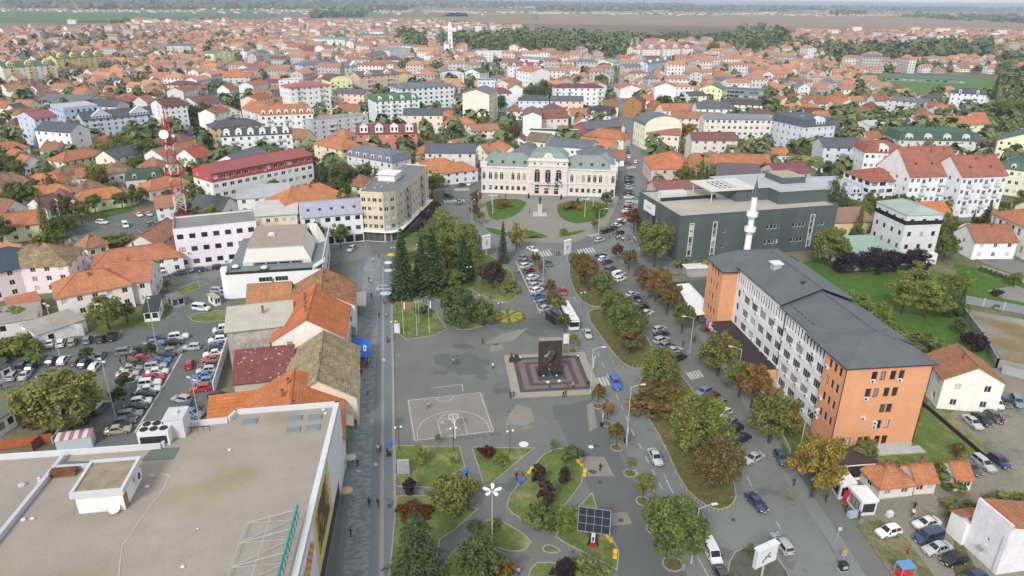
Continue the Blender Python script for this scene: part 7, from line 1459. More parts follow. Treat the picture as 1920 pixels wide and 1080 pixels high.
WOODS=[([(965,62),(1180,72),(1440,70),(1440,95),(1310,85),(1185,88),(1180,108),(1110,105),(1050,92),(965,95)],430,6.5,15),([(825,72),(965,70),(965,92),(870,98),(825,95)],110,6.5,17),([(1550,96),(1860,84),(1860,108),(1700,112),(1550,114)],260,6.5,17),([(1380,60),(1480,58),(1480,86),(1380,88)],60,8,22),([(745,66),(800,66),(800,100),(765,100)],60,6.5,16),([(1860,90),(1960,80),(1960,190),(1880,170)],130,6,13),([(40,74),(200,68),(250,84),(40,80)],60,6,12),([(1440,80),(1560,70),(1560,100),(1440,105)],90,5,11),([(590,30),(680,28),(680,33),(590,34)],60,18,22),([(1560,24),(1620,24),(1630,28),(1560,28)],30,20,22),([(1680,30),(1900,32),(1940,44),(1760,38)],90,20,20),([(690,17),(760,17),(760,22),(690,22)],40,24,25),([(760,44),(880,44),(880,47),(760,47)],50,9,9),
([(-30,13),(700,13),(700,17),(-30,17)],420,40,26),([(600,8),(1300,10),(1300,15),(600,14)],420,60,30),([(1100,13),(1960,17),(1960,23),(1500,21),(1100,20)],420,42,26),([(-30,6),(900,6),(900,11),(-30,11)],300,90,30),([(1500,64),(1900,62),(1900,84),(1500,80)],170,4,9),([(0,60),(480,50),(480,110),(0,120)],200,4.5,9),([(480,45),(740,40),(740,90),(480,100)],120,4.5,10),([(200,40),(420,38),(420,44),(200,44)],60,8,9),([(1010,18),(1100,17),(1100,22),(1010,22)],60,26,24)]
for poly,n,r,h in WOODS:
 xs,ys=[p[0]for p in poly],[p[1]for p in poly];k=0;tries=0
 while k<n and tries<n*30:
  tries+=1;px,py=tq.uniform(min(xs),max(xs)),tq.uniform(min(ys),max(ys))
  if not inpoly(px,py,poly):continue
  g=P(px,py)
  if g.y<0 or g.y>21000:continue
  sc=tq.uniform(.7,1.25);fartree(g.x,g.y,r*sc,h*sc,tq.random()<.15);k+=1
def _fl():
 m,nt,b=M('far_leaves');g=N(nt,'ShaderNodeNewGeometry');vec=g.outputs['Position']
 r=N(nt,'ShaderNodeValToRGB');e=r.color_ramp.elements;e[0].position=.3;e[0].color=(.07,.105,.042,1);e[1].position=.7;e[1].color=(.16,.18,.065,1)
 n=N(nt,'ShaderNodeTexNoise');n.inputs['Scale'].default_value=.03;n.inputs['Detail'].default_value=4;nt.links.new(vec,n.inputs['Vector']);nt.links.new(n.outputs['Fac'],r.inputs[0])
 v=N(nt,'ShaderNodeMapRange');v.inputs[3].default_value=.6;v.inputs[4].default_value=1.4;nt.links.new(g.outputs['Random Per Island'],v.inputs[0])
 nt.links.new(mixmul(nt,r.outputs[0],v.outputs[0]),b.inputs['Base Color']);b.inputs['Roughness'].default_value=.9;return m
tag(wb.build('distant_trees',[_fl()]),'far garden trees and woods between and beyond the houses',None,None,'stuff')
# vehicles (front towards +x)
def st(x,zb,belt,top,hw,ht):return(x,zb,belt,top,hw,ht)
CARS={
'hatchback':[st(-2.0,.35,.6,.66,.74,.7),st(-1.95,.25,.85,.93,.82,.72),st(-1.62,.22,.93,1.36,.85,.6),st(-.7,.2,.93,1.49,.86,.62),st(.25,.2,.91,1.44,.86,.61),st(.95,.2,.89,.95,.86,.72),st(1.65,.22,.8,.85,.83,.7),st(1.96,.28,.62,.68,.72,.6),st(2.02,.4,.5,.54,.66,.55)],
'saloon':[st(-2.25,.35,.62,.68,.76,.7),st(-2.18,.25,.88,.95,.83,.72),st(-1.65,.22,.94,1.0,.86,.72),st(-1.0,.2,.94,1.38,.87,.6),st(-.4,.2,.93,1.45,.87,.62),st(.3,.2,.92,1.4,.87,.6),st(1.05,.2,.9,.96,.86,.72),st(1.85,.22,.8,.85,.83,.7),st(2.18,.28,.62,.68,.74,.62),st(2.25,.4,.5,.54,.66,.55)],
'estate':[st(-2.25,.35,.62,.68,.76,.7),st(-2.2,.25,.9,1.0,.84,.74),st(-2.0,.22,.95,1.42,.86,.62),st(-.7,.2,.94,1.5,.87,.64),st(.3,.2,.92,1.44,.87,.62),st(1.0,.2,.9,.96,.86,.72),st(1.8,.22,.8,.85,.83,.7),st(2.12,.28,.62,.68,.74,.62),st(2.2,.4,.5,.54,.66,.55)],
'jeep':[st(-2.2,.4,.75,.8,.8,.76),st(-2.15,.32,1.05,1.12,.86,.78),st(-1.95,.3,1.1,1.68,.88,.68),st(-.6,.28,1.08,1.76,.89,.7),st(.3,.28,1.06,1.7,.89,.68),st(.85,.28,1.04,1.12,.88,.78),st(1.8,.3,.98,1.04,.86,.76),st(2.15,.36,.8,.88,.8,.7),st(2.2,.45,.6,.65,.76,.66)],
'van':[st(-2.3,.35,1.0,1.6,.84,.74),st(-2.26,.25,1.1,1.82,.88,.78),st(-.2,.22,1.08,1.85,.9,.78),st(.75,.22,1.05,1.78,.9,.74),st(1.4,.22,1.0,1.08,.88,.76),st(2.05,.24,.88,.94,.85,.74),st(2.25,.3,.65,.7,.76,.66),st(2.3,.4,.5,.54,.7,.6)],
}
def car_meshes(S,detailed):
 body,glass=MB(),MB()
 def ring(s):x,zb,be,tp,hw,ht=s;return[(x,-hw*.93,zb),(x,-hw,zb+.22),(x,-hw,(zb+be)/2+.1),(x,-hw*.95,be),(x,-ht,tp),(x,0,tp+.035),(x,ht,tp),(x,hw*.95,be),(x,hw,(zb+be)/2+.1),(x,hw,zb+.22),(x,hw*.93,zb)]
 R=[ring(s)for s in S];i0=len(body.v)
 for r in R:body.v+=r
 n=11;out=glass if detailed else body
 for k in range(len(S)-1):
  a,b=S[k],S[k+1];ca,cb=a[3]-a[2]>.25,b[3]-b[2]>.25
  for j in range(n-1):
   f=(i0+k*n+j,i0+k*n+j+1,i0+(k+1)*n+j+1,i0+(k+1)*n+j);body.f.append(f[::-1]);body.m.append(0)
  def gl(p,q,r_,s_,off,inset=.1):
   c=(Vector(p)+Vector(q)+Vector(r_)+Vector(s_))/4
   pts=[Vector(v)+(c-Vector(v))*inset for v in(p,q,r_,s_)];nn=(pts[1]-pts[0]).cross(pts[2]-pts[0])
   nn=nn.normalized()if nn.length>1e-6 else Vector((0,0,1));
   if nn.dot(c-Vector((c.x*.8,0,.6)))<0:nn=-nn
   out.poly([v+nn*off for v in pts],1)
  if ca or cb:
   for sg in(3,6):
    lo,hi=(3,4)if sg==3 else(7,6)
    if ca and cb:gl(R[k][lo],R[k+1][lo],R[k+1][hi],R[k][hi],.015,.09)
    else:
     q=(R[k+1],R[k])if cb else(R[k],R[k+1]);u=.62
     mid=lambda i:tuple(Vector(q[0][i])*(1-u)+Vector(q[1][i])*u)
     gl(q[0][lo],mid(lo),mid(lo),q[0][hi],.015,.12)
   if ca!=cb:gl(R[k][4],R[k][6],R[k+1][6],R[k+1][4],.03,.11)
 body.poly(R[0][::-1]);body.poly(R[-1]);body.poly([r[0]for r in R]+[r[-1]for r in R][::-1])
 return body,glass
WH=MB();WH.lathe([(0,-.1),(.3,-.1),(.32,-.06),(.32,.06),(.3,.1),(.2,.1)],14,0);WH.lathe([(.2,.1),(.19,.085),(0,.1)],14,1)
for i,(x,y,z)in enumerate(WH.v):WH.v[i]=(x,-z,y)
m_rim=surf('alloy_rim',base=(.35,.35,.36),rough=.35,spec=.5);m_hl=surf('lamp_lens',base=(.75,.77,.8),rough=.15);m_tl=surf('tail_lens',base=(.35,.01,.01),rough=.2)
wheel_me=WH.mesh('wheel',[m_rubber,m_rim],40)
hb=MB();hb.box(-.1,-.17,-.07,.06,.17,.08);head_me=hb.mesh('headlight',[m_hl]);hb=MB();hb.box(-.05,-.12,-.1,.08,.12,.12);tail_me=hb.mesh('tail_light',[m_tl])
hb=MB();hb.box(-.02,-.26,-.055,.02,.26,.055);plate_me=hb.mesh('number_plate',[m_white]);hb=MB();hb.box(-.09,-.1,-.06,.06,.1,.07);mir_me=hb.mesh('wing_mirror',[m_dark])
CM={}
for k,S in CARS.items():
 b,g=car_meshes(S,True);CM[k]=(b.mesh('body',[m_paint,m_dglass],35),g.mesh('car_windows',[m_dglass,m_dglass]),S)
 b,g=car_meshes(S,False)
 for sx in(S[0][0]+.85,S[-1][0]-.85):
  for sy in(-.84,.84):
   i=len(b.v);b.v+=[(x+sx,y+sy,z+.31)for x,y,z in WH.v];b.f+=[tuple(q+i for q in f)for f in WH.f];b.m+=[2+q for q in WH.m]
 for sy in(-.58,.58):
  x1,x0=S[-1][0]+.015,S[0][0]-.015;b.poly([(x1-.07,sy-.14,.55),(x1-.07,sy+.14,.55),(x1-.16,sy+.14,.68),(x1-.16,sy-.14,.68)],4);b.poly([(x0,sy+.12,.55),(x0,sy-.12,.55),(x0+.03,sy-.12,.8),(x0+.03,sy+.12,.8)],5)
 b.poly([(S[0][0]-.02,.25,.42),(S[0][0]-.02,-.25,.42),(S[0][0]-.02,-.25,.53),(S[0][0]-.02,.25,.53)],6)
 CM[k+'_far']=b.mesh('parked_car',[m_paint,m_dglass,m_rubber,m_rim,m_hl,m_tl,m_white],35)
CC=dict(white=(.74,.74,.74),silver=(.44,.45,.47),grey=(.2,.21,.225),darkgrey=(.075,.08,.09),black=(.018,.018,.02),darkblue=(.03,.05,.11),blue=(.06,.17,.38),bluegrey=(.16,.23,.32),red=(.5,.03,.035),darkred=(.16,.02,.03),tan=(.36,.31,.24),green=(.03,.06,.045),teal=(.05,.12,.14),bright=(.03,.13,.5))
CNAME=dict(darkgrey='dark grey',darkblue='dark blue',bluegrey='blue grey',darkred='dark red',tan='beige',green='dark green',teal='dark teal',bright='bright blue')
def car(px,py,d,col,typ,base,group=None,near=None,nm='parked_car'):
 S=CM[typ][2];g=P(px,py,.7);a=hdg((px,py),*d)if isinstance(d,tuple)else rad(d)
 near=py>480 if near is None else near
 f_=rnd.uniform(.88,1.1);c=tuple(v*f_ for v in CC[col])
 txt=f"{CNAME.get(col, col)} {'estate car' if typ == 'estate' else typ} {base}"
 if not near:
  o=put(nm,CM[typ+'_far'],None,c,(g.x,g.y,.03),a);tag(o,None,'car',group);later(o,txt);return o
 t=thing(nm,None,'van' if typ=='van' else 'car',(g.x,g.y,.03),a,group);later(t,txt)
 put('body',CM[typ][0],t,c);put('car_windows',CM[typ][1],t)
 for sx in(S[0][0]+.85,S[-1][0]-.85):
  for sy,r in((-.82,0),(.82,math.pi)):put('wheel',wheel_me,t,None,(sx,sy,.32),r)
 for sy in(-.55,.55):
  put('headlight',head_me,t,None,(S[-1][0]-.1,sy,.62 if typ!='jeep' else.8));put('tail_light',tail_me,t,None,(S[0][0]-.0,sy*1.12,.74 if typ!='van' else.9))
 put('number_plate',plate_me,t,None,(S[0][0]-.015,0,.5));put('number_plate',plate_me,t,None,(S[-1][0]+.0,0,.42))
 k=next(i for i in range(len(S)-1)if S[i][3]-S[i][2]>.25 and S[i+1][3]-S[i+1][2]<.25)
 for sg in(-1,1):put('wing_mirror',mir_me,t,None,(S[k+1][0]-.25,sg*(S[k][4]+.08),S[k][2]+.06))
 return t
hbk,sal,est,jp,vn='hatchback','saloon','estate','jeep','van'
def row(lst,base,d,group):
 for x,y,c,t in lst:car(x,y,d,c,t,base,group)
row([(72,645,'darkgrey',sal),(94,642,'white',sal),(114,641,'white',est),(135,640,'tan',hbk),(163,636,'bluegrey',hbk),(189,634,'black',hbk),(210,630,'black',jp)],'in the row along the white garage wall',(9,-22),'cars along the garage wall')
row([(25,702,'silver',est),(48,701,'silver',sal),(43,682,'darkgrey',est),(59,687,'darkblue',hbk),(97,675,'darkblue',hbk),(119,674,'white',hbk),(143,675,'darkgrey',est),(158,680,'darkblue',hbk),(188,667,'grey',sal),(178,686,'white',hbk)],'in the left row of the car park',(14,-16),'cars in the left row of the car park')
row([(295,634,'darkblue',est),(335,631,'white',jp),(325,641,'black',hbk),(288,642,'bluegrey',sal),(237,659,'grey',jp),(269,654,'black',est),(265,671,'red',sal),(307,665,'darkblue',sal),(325,657,'grey',hbk),(255,680,'green',sal),(299,676,'blue',sal),(246,690,'tan',sal),(292,685,'silver',est),(239,700,'silver',sal),(295,696,'white',sal),(245,711,'silver',est),(288,707,'red',hbk),(281,718,'white',jp),(279,729,'white',sal),(269,739,'black',sal),(264,751,'white',hbk),(252,763,'black',sal),(244,775,'grey',est),(234,789,'darkgrey',hbk),(221,805,'tan',sal)],'in the middle double row of the car park',(40,-5),'cars in the middle of the car park')
row([(436,602,'darkred',hbk),(427,609,'darkblue',est),(417,617,'white',vn),(412,627,'darkgrey',hbk),(407,636,'white',hbk),(409,646,'blue',sal),(402,651,'darkblue',sal),(400,662,'white',sal),(397,673,'red',sal),(390,683,'darkgrey',est),(386,693,'silver',hbk),(381,704,'blue',sal),(381,714,'bluegrey',hbk),(375,727,'red',hbk)],'in the right row beside the shop backs',(-40,5),'cars in the right row of the car park')
car(412,742,(40,2),'black',est,'alone behind the low orange tiled roof');car(354,682,(4,-22),'red',hbk,'driving down the car park lane');car(359,650,(-40,2),'silver',hbk,'turning in the car park lane');car(340,747,(-40,-7),'silver',hbk,'near the roof stair head')
row([(355,761,'darkblue',sal),(361,774,'bluegrey',est),(348,768,'darkgrey',sal)],'partly behind the store roof',(38,4),'cars behind the store')
car(189,762,(22,-22),'grey',est,'under the large car park tree');car(165,780,(20,-24),'black',hbk,'below the large car park tree');car(378,577,(40,4),'white',vn,'parked beside the street sign by the shops');car(411,544,(40,2),'silver',est,'on the street beside the white community centre');car(412,551,(40,2),'bluegrey',sal,'second on the street beside the community centre')
for x,y,d,c,t,b in((192,416,(20,2),'white',est,'at the lawn side of the small car park'),(235,422,(6,8),'white',vn,'in the middle of the small car park'),(261,402,(10,7),'white',sal,'by the orange fence of the small car park'),(279,401,(10,6),'silver',sal,'next to the white saloon by the orange fence'),(284,419,(20,-5),'grey',hbk,'half behind the diagonal orange roof'),(396,406,(16,6),'darkblue',sal,'below the red topped office block'),(155,470,(8,12),'black',hbk,'parked down the lane'),(305,514,(25,-4),'white',vn,'on the street before the white house'),(342,510,(25,-4),'darkgrey',sal,'parked before the lilac building'),(376,505,(25,-3),'darkblue',est,'parked in front of the lilac building door'),(410,500,(20,-3),'black',hbk,'at the corner of the lilac building'),(425,521,(8,6),'red',hbk,'at the corner pier of the community centre'),
(659,466,(-12,9),'silver',est,'turning before the yellow front'),(784,463,(2,9),'silver',sal,'parked behind the park conifers'),(841,367,(14,4),'black',jp,'crossing left of the town hall'),(861,378,(2,6),'grey',hbk,'waiting at the crossing left of the town hall'),(865,346,(14,-4),'darkgrey',sal,'turning behind the crossing left of the town hall'),(882,344,(10,-5),'white',sal,'beside the left end of the town hall'),(856,338,(12,-3),'bluegrey',hbk,'in the left street by the shops'),
(1180,305,(2,8),'red',hbk,'parked in the long street'),(1192,303,(0,-6),'white',hbk,'driving up the long street'),(1179,294,(1,6),'white',est,'parked above the red car in the long street'),(1178,285,(1,6),'darkblue',sal,'parked high in the long street'),(1177,277,(1,6),'bluegrey',hbk,'parked higher in the long street'),(1176,268,(1,6),'grey',est,'parked far up the long street'),(1175,259,(1,6),'black',sal,'parked farther up the long street'),(1172,245,(1,6),'silver',sal,'far up the long street'),
(999,467,(12,5),'white',sal,'leaving the roundabout towards the crosswalk'),(1029,493,(3,8),'darkgrey',sal,'driving away from the crosswalk'),(1056,546,(3,9),'red',hbk,'driving behind the white bus'),(1102,625,(4,10),'silver',sal,'driving past the white bus'),(1154,718,(6,14),'bright',jp,'driving over the crosswalk by the memorial'),(1229,856,(9,17),'silver',sal,'driving down the boulevard lane'),(1160,436,(-12,4),'black',sal,'waiting by the roundabout exit'),(1125,449,(12,-3),'silver',hbk,'at the roundabout entry'),
(1412,858,(-24,11),'silver',sal,'pulling out before the orange chestnut'),(1419,941,(12,13),'darkblue',sal,'driving in the right carriageway'),(1466,1017,(-10,-13),'silver',est,'driving away by the billboard'),(1335,1036,(9,17),'white',vn,'driving beside the large round roadside tree'),(1356,1082,(9,17),'darkgrey',sal,'just entering at the lower edge'),(1465,858,(7,12),'teal',hbk,'parked against the pavement by the flat roofed shop')):
 car(x,y,d,c,t,b,near=(py_:=y)>455,nm='moving_car' if 'driv' in b or 'turn' in b or 'leav' in b else 'parked_car')
row([(1180,331,'black',sal),(1179,336,'darkgrey',hbk),(1180,341,'black',est),(1180,347,'grey',sal),(1180,352,'silver',hbk),(1179,358,'darkgrey',sal),(1179,364,'black',sal),(1179,369,'white',sal)],'in the dense rank right of the town hall',(20,-1),'cars ranked right of the town hall')
row([(1180,381,'silver',sal),(1178,388,'darkred',hbk),(1176,394,'white',sal),(1172,401,'red',hbk),(1165,414,'white',est),(1162,418,'darkred',sal),(1156,422,'white',sal),(1150,426,'darkgrey',sal),(1143,430,'black',sal),(1135,433,'black',hbk)],'in the curved rank beside the roundabout',(20,-5),'cars ranked beside the roundabout')
row([(981,482,'grey',sal),(986,489,'bluegrey',hbk),(987,497,'white',est),(993,506,'darkred',hbk),(999,519,'white',hbk),(1003,527,'grey',sal),(1005,534,'silver',est),(1008,543,'white',hbk),(1009,554,'blue',hbk),(1019,566,'bluegrey',est),(1024,577,'silver',hbk)],'in the slanted rank left of the boulevard',(30,-10),'cars ranked left of the boulevard')
row([(1127,479,'black',est),(1132,484,'white',hbk),(1138,490,'darkblue',sal),(1145,503,'darkgrey',est),(1160,514,'white',vn),(1163,522,'white',est),(1185,551,'silver',sal),(1190,559,'black',hbk),(1200,567,'grey',sal),(1206,576,'black',hbk),(1213,586,'white',hbk),(1237,616,'silver',hbk),(1241,626,'black',sal),(1241,636,'silver',est),(1251,646,'grey',hbk),(1264,656,'silver',sal),(1271,670,'black',jp)],'in the slanted rank right of the boulevard',(30,-10),'cars ranked right of the boulevard')
row([(1319,734,'bluegrey',hbk),(1334,745,'darkred',hbk),(1344,758,'grey',est),(1355,774,'white',hbk),(1369,791,'grey',sal),(1376,804,'black',hbk),(1388,822,'black',sal)],'in the rank before the office block entrance',(-30,13),'cars ranked before the office block')
row([(1870,756,'white',hbk),(1885,753,'darkgrey',hbk),(1908,752,'bluegrey',est)],'behind the white tiled roof house',(9,14),'cars behind the white house')
row([(1824,791,'silver',sal),(1842,785,'black',sal),(1865,781,'darkgrey',hbk)],'in the dirt yard before the white tiled roof house',(12,10),'cars before the white house')
row([(1821,877,'darkgrey',hbk),(1845,868,'silver',est),(1875,864,'darkblue',hbk)],'beside the last white hut on the gravel',(14,11),'cars beside the last hut')
row([(1666,995,'white',hbk),(1737,980,'white',sal),(1740,1006,'darkblue',vn),(1757,1027,'silver',sal),(1789,1048,'black',hbk),(1825,1082,'darkblue',hbk)],'on the grassy gravel near the corner house',(-20,5),'cars near the corner house')
cr=random.Random(9)
row([(1448+cr.uniform(-4,26),215+k*5.6,cr.choice(['white','silver','grey','black','blue','darkred']),cr.choice([hbk,sal,est]))for k in range(13)],'in the dusty court left of the grey mansard block',(12,-2),'cars in the dusty court')
row([(1430+cr.uniform(0,30),205-k*6.5,cr.choice(['white','silver','grey','black','bluegrey']),cr.choice([hbk,sal]))for k in range(8)],'along the far right side street',(8,8),'cars along the right side street')
row([(887-k*7,225-k*4.0,cr.choice(['white','silver','grey','black','darkblue']),cr.choice([hbk,sal]))for k in range(9)],'along the street left of the town hall block',(6,4),'cars along the street behind the town hall')
row([(1158-k*1.2,215-k*7,cr.choice(['white','silver','grey','black','darkblue']),cr.choice([hbk,sal]))for k in range(8)],'far up the long street beyond the brick gable',(1,6),'cars far up the long street')
def bus():
 a,b=P(1055,575,1.5),P(1076,612,1.5);d=(b-a);ang=math.atan2(d.y,d.x);m=P(1066,592,1.5)
 t=thing('city_bus','white city bus with roof hatches stopped beside the square','bus',(m.x,m.y,.03),ang)
 L,Wd,Hh=12.0,2.5,3.05
 mb=MB();pr=[(-L/2,.35),(-L/2,Hh-.25),(-L/2+.25,Hh),(L/2-.3,Hh),(L/2,Hh-.5),(L/2+.05,1.2),(L/2,.35)]
 n=len(pr);i=len(mb.v);mb.v+=[(x,-Wd/2,z)for x,z in pr]+[(x,Wd/2,z)for x,z in pr]
 for k in range(n):mb.f.append((i+k,i+(k+1)%n,i+n+(k+1)%n,i+n+k));mb.m.append(0)
 mb.f.append(tuple(i+k for k in range(n)));mb.m.append(0);mb.f.append(tuple(i+n+k for k in range(n-1,-1,-1)));mb.m.append(0)
 mb.build('body',[m_paint],t,(.72,.72,.73),30)
 g=MB()
 for sy in(-1,1):
  for k in range(7):x=-L/2+.5+k*1.55;g.box(x,sy*(Wd/2)-.015,1.3,x+1.45,sy*(Wd/2)+.015,2.5)
 g.build('side_window',[m_dglass],t);g=MB();g.poly([(L/2+.06,-1.15,1.25),(L/2+.06,1.15,1.25),(L/2+.02,1.15,2.5),(L/2+.02,-1.15,2.5)]);g.poly([(L/2-.02,-1.1,2.56),(L/2-.02,1.1,2.56),(L/2-.24,1.1,2.96),(L/2-.24,-1.1,2.96)]);g.build('windscreen',[m_dglass],t)
 for x,w_,l_ in((-.3,.6,2.6),(-3.6,.4,.5),(3.6,.35,.5),(1.8,.3,.35)):
  g=MB();g.box(-l_/2,-w_,0,l_/2,w_,.16,0);g.box(-l_/2+.1,-w_+.1,.16,l_/2-.1,w_-.1,.18,1);g.build('roof_hatch',[m_plain,m_conc if l_>1 else m_dark],t,(.62,.62,.62),loc=(x,0,Hh))
 g=MB();g.path([(-4.6,.3,Hh+.03),(-3.4,.3,Hh+.04),(-2.6,-.2,Hh+.04),(-1.6,-.2,Hh+.04)],.12,5);g.build('roof_duct',[m_dark],t)
 for x in(-3.4,3.3):
  for sy,r in((-1.16,0),(1.16,math.pi)):put('wheel',wheel_me,t,None,(x,sy,.5),r,(1.55,1.4,1.55))
 for sy in(-.95,.95):put('headlight',head_me,t,None,(L/2+.0,sy,.75));put('tail_light',tail_me,t,None,(-L/2,sy,.9))
bus()
# people: one skinned body per pose, hair as its own part
def person_mesh(name,J,hands):
 """J: joint -> (pos, radius); grown with a Skin modifier from the pelvis"""
 bm=MB();names=list(J);idx={n:i for i,n in enumerate(names)}
 E=[('pelvis','waist'),('waist','chest'),('chest','neck'),('neck','chin'),('chin','brow'),('brow','crown')]
 for s in 'lr':E+=[('chest','sh'+s),('sh'+s,'el'+s),('el'+s,'wr'+s),('wr'+s,'palm'+s),('pelvis','hip'+s),('hip'+s,'kn'+s),('kn'+s,'an'+s),('an'+s,'toe'+s)]
 V=[J[n][0]for n in names];R=[J[n][1]for n in names];ed=[(idx[a],idx[b])for a,b in E]
 for s in 'lr':
  p=Vector(J['palm'+s][0]);d=(p-Vector(J['wr'+s][0])).normalized();side=d.cross(Vector((0,1,0)if s=='l' else(0,-1,0)));side=side.normalized()if side.length>.1 else Vector((1,0,0))
  for k in range(4):
   q=p+side*(k-1.5)*.021+d*.03;l=(.05,.062,.058,.045)[k];curl=Vector((.012,0,0))
   a=len(V);V+=[tuple(q),tuple(q+d*l*.6),tuple(q+d*l+curl)];R+=[.010,.009,.008];ed+=[(idx['palm'+s],a),(a,a+1),(a+1,a+2)]
  q=Vector(J['wr'+s][0])*.5+p*.5+side*-.03;a=len(V);V+=[tuple(q),tuple(q+side*-.018+d*.04)];R+=[.011,.009];ed+=[(idx['palm'+s],a),(a,a+1)]
 me=bpy.data.meshes.new('tmp');me.from_pydata(V,ed,[]);o=bpy.data.objects.new('tmp',me);COL.objects.link(o)
 md=o.modifiers.new('s','SKIN');md.use_smooth_shade=True
 for i,sv in enumerate(me.skin_vertices[0].data):sv.radius=(R[i],R[i]*(.75 if i in(idx['chest'],idx['waist'],idx['pelvis'])else 1));sv.use_root=i==idx['pelvis']
 sb=o.modifiers.new('u','SUBSURF');sb.levels=1;sb.render_levels=1
 dg=bpy.context.evaluated_depsgraph_get();out=bpy.data.meshes.new_from_object(o.evaluated_get(dg));out.name=name
 bpy.data.objects.remove(o)
 for m in(m_cloth,m_trous,m_skin,m_dark):out.materials.append(m)
 hipz=J['pelvis'][0][2]-.03;nz=J['neck'][0][2];wl,wr=Vector(J['wrl'][0]),Vector(J['wrr'][0]);tl,tr=Vector(J['anl'][0]),Vector(J['anr'][0])
 for p in out.polygons:
  c=p.center
  if c.z>nz+.0 and abs(c.y)<.16:m=2
  elif min((c-Vector(J['palml'][0])).length,(c-Vector(J['palmr'][0])).length)<.125:m=2
  elif min(c.z-tl.z,c.z-tr.z)<.03 and min((c-tl).length,(c-tr).length)<.24:m=3
  elif c.z<hipz and abs(c.y)<.26 and min((c-wl).length,(c-wr).length)>.14:m=1
  else:m=0
  p.material_index=m
 return out
def pose(stride=0.,swing=0.,sit=False,bend=0.,armf=0.):
 h=.93 if not sit else.47;J={}
 def j(n,x,y,z,r):J[n]=((x,y,z),r)
 j('pelvis',0,0,h,.135);j('waist',.01+bend*.1,0,h+.17,.13);j('chest',.01+bend*.25,0,h+.40,.15);j('neck',.02+bend*.34,0,h+.56,.06);j('chin',.05+bend*.38,0,h+.64,.075);j('brow',.035+bend*.4,0,h+.74,.095);j('crown',.02+bend*.4,0,h+.81,.06)
 for s,sg in(('l',1),('r',-1)):
  sw=swing*sg;stp=stride*sg
  j('sh'+s,.0+bend*.25,sg*.185,h+.47,.062);j('el'+s,-.02+sw*.5+armf*.5+bend*.25,sg*.235,h+.21+abs(sw)*.03,.047);j('wr'+s,.03+sw*1.1+armf*1.3+bend*.25,sg*.225,h-.01+abs(sw)*.1+armf*.7,.033);j('palm'+s,.045+sw*1.25+armf*1.5+bend*.25,sg*.22,h-.07+abs(sw)*.1+armf*.75,.036)
  j('hip'+s,0,sg*.095,h-.06,.1)
  if sit:j('kn'+s,.42,sg*.11,h+.0,.075);j('an'+s,.44,sg*.11,.08,.05);j('toe'+s,.58,sg*.12,.04,.04)
  else:j('kn'+s,.04-stp*.55,sg*.1,.5,.07);j('an'+s,-.02-stp*1.15+(.0 if stp<0 else-.04),sg*.1,.085+(max(0,stp)*.18),.05);j('toe'+s,.13-stp*1.15,sg*.115,.04+(max(0,stp)*.06),.042)
 return J
PO={'walk':pose(.22,.16),'step':pose(-.28,-.2),'stand':pose(.02,.03),'carry':pose(.15,.05,armf=.22),'sit':pose(sit=True,armf=.2),'lean':pose(.1,.05,bend=.5,armf=.25)}
PM={k:person_mesh('person_'+k,J,None)for k,J in PO.items()}
def hair_mesh(J,long):
 b=MB();c=Vector(J['brow'][0]);b.ball((c.x-.02,c.y,c.z+.035),.108,10,6,0,(1,.9,.95))
 if long:b.ball((c.x-.075,c.y,c.z-.1),.085,8,5,0,(.6,1,1.7))
 return b.mesh('hair',[m_hair],60)
HM={(k,l):hair_mesh(J,l)for k,J in PO.items()for l in(0,1)}
def face_mesh(J):
 b=MB();c=Vector(J['brow'][0]);x=c.x+.085
 for s in(-1,1):b.ball((x-.005,s*.033,c.z-.01),.013,6,4,1);b.ball((c.x-.01,s*.095,c.z-.03),.022,6,4,0)
 b.tube((x-.01,0,c.z-.01),(x+.02,0,c.z-.045),.012,.016,5,0);b.box(x-.03,-.024,c.z-.092,x-.002,.024,c.z-.08,2)
 return b.mesh('face',[m_skin,m_dark,surf('lips',base=(.35,.12,.1))])
FM={k:face_mesh(J)for k,J in PO.items()}
KC=dict(black=(.02,.02,.022),dark=(.04,.042,.05),grey=(.2,.2,.2),white=(.72,.72,.72),red=(.5,.03,.03),yellow=(.6,.42,.04),blue=(.06,.14,.4),lightblue=(.35,.45,.6),pink=(.6,.3,.35),brown=(.13,.08,.05),green=(.07,.13,.07))
pr_=random.Random(31)
def person(px,py,c,ps,where,face=None,group=None,z=.03):
 g=P(px,py);s=pr_.uniform(.95,1.05)
 t=thing('person',None,'person',(g.x,g.y,z),face if face is not None else pr_.random()*6.28,group);t.scale=(s,s,s)
 put('body',PM[ps],t,KC[c]);put('hair',HM[(ps,pr_.randrange(2))],t);put('face',FM[ps],t)
 verb={'walk':'walking','step':'striding','stand':'standing','carry':'carrying something','sit':'sitting','lean':'bending forward'}[ps]
 later(t,f"person in a {dict(lightblue='light blue').get(c, c)} top {verb} {where}");return t
AWAY,TOW=rad(100),rad(-80)
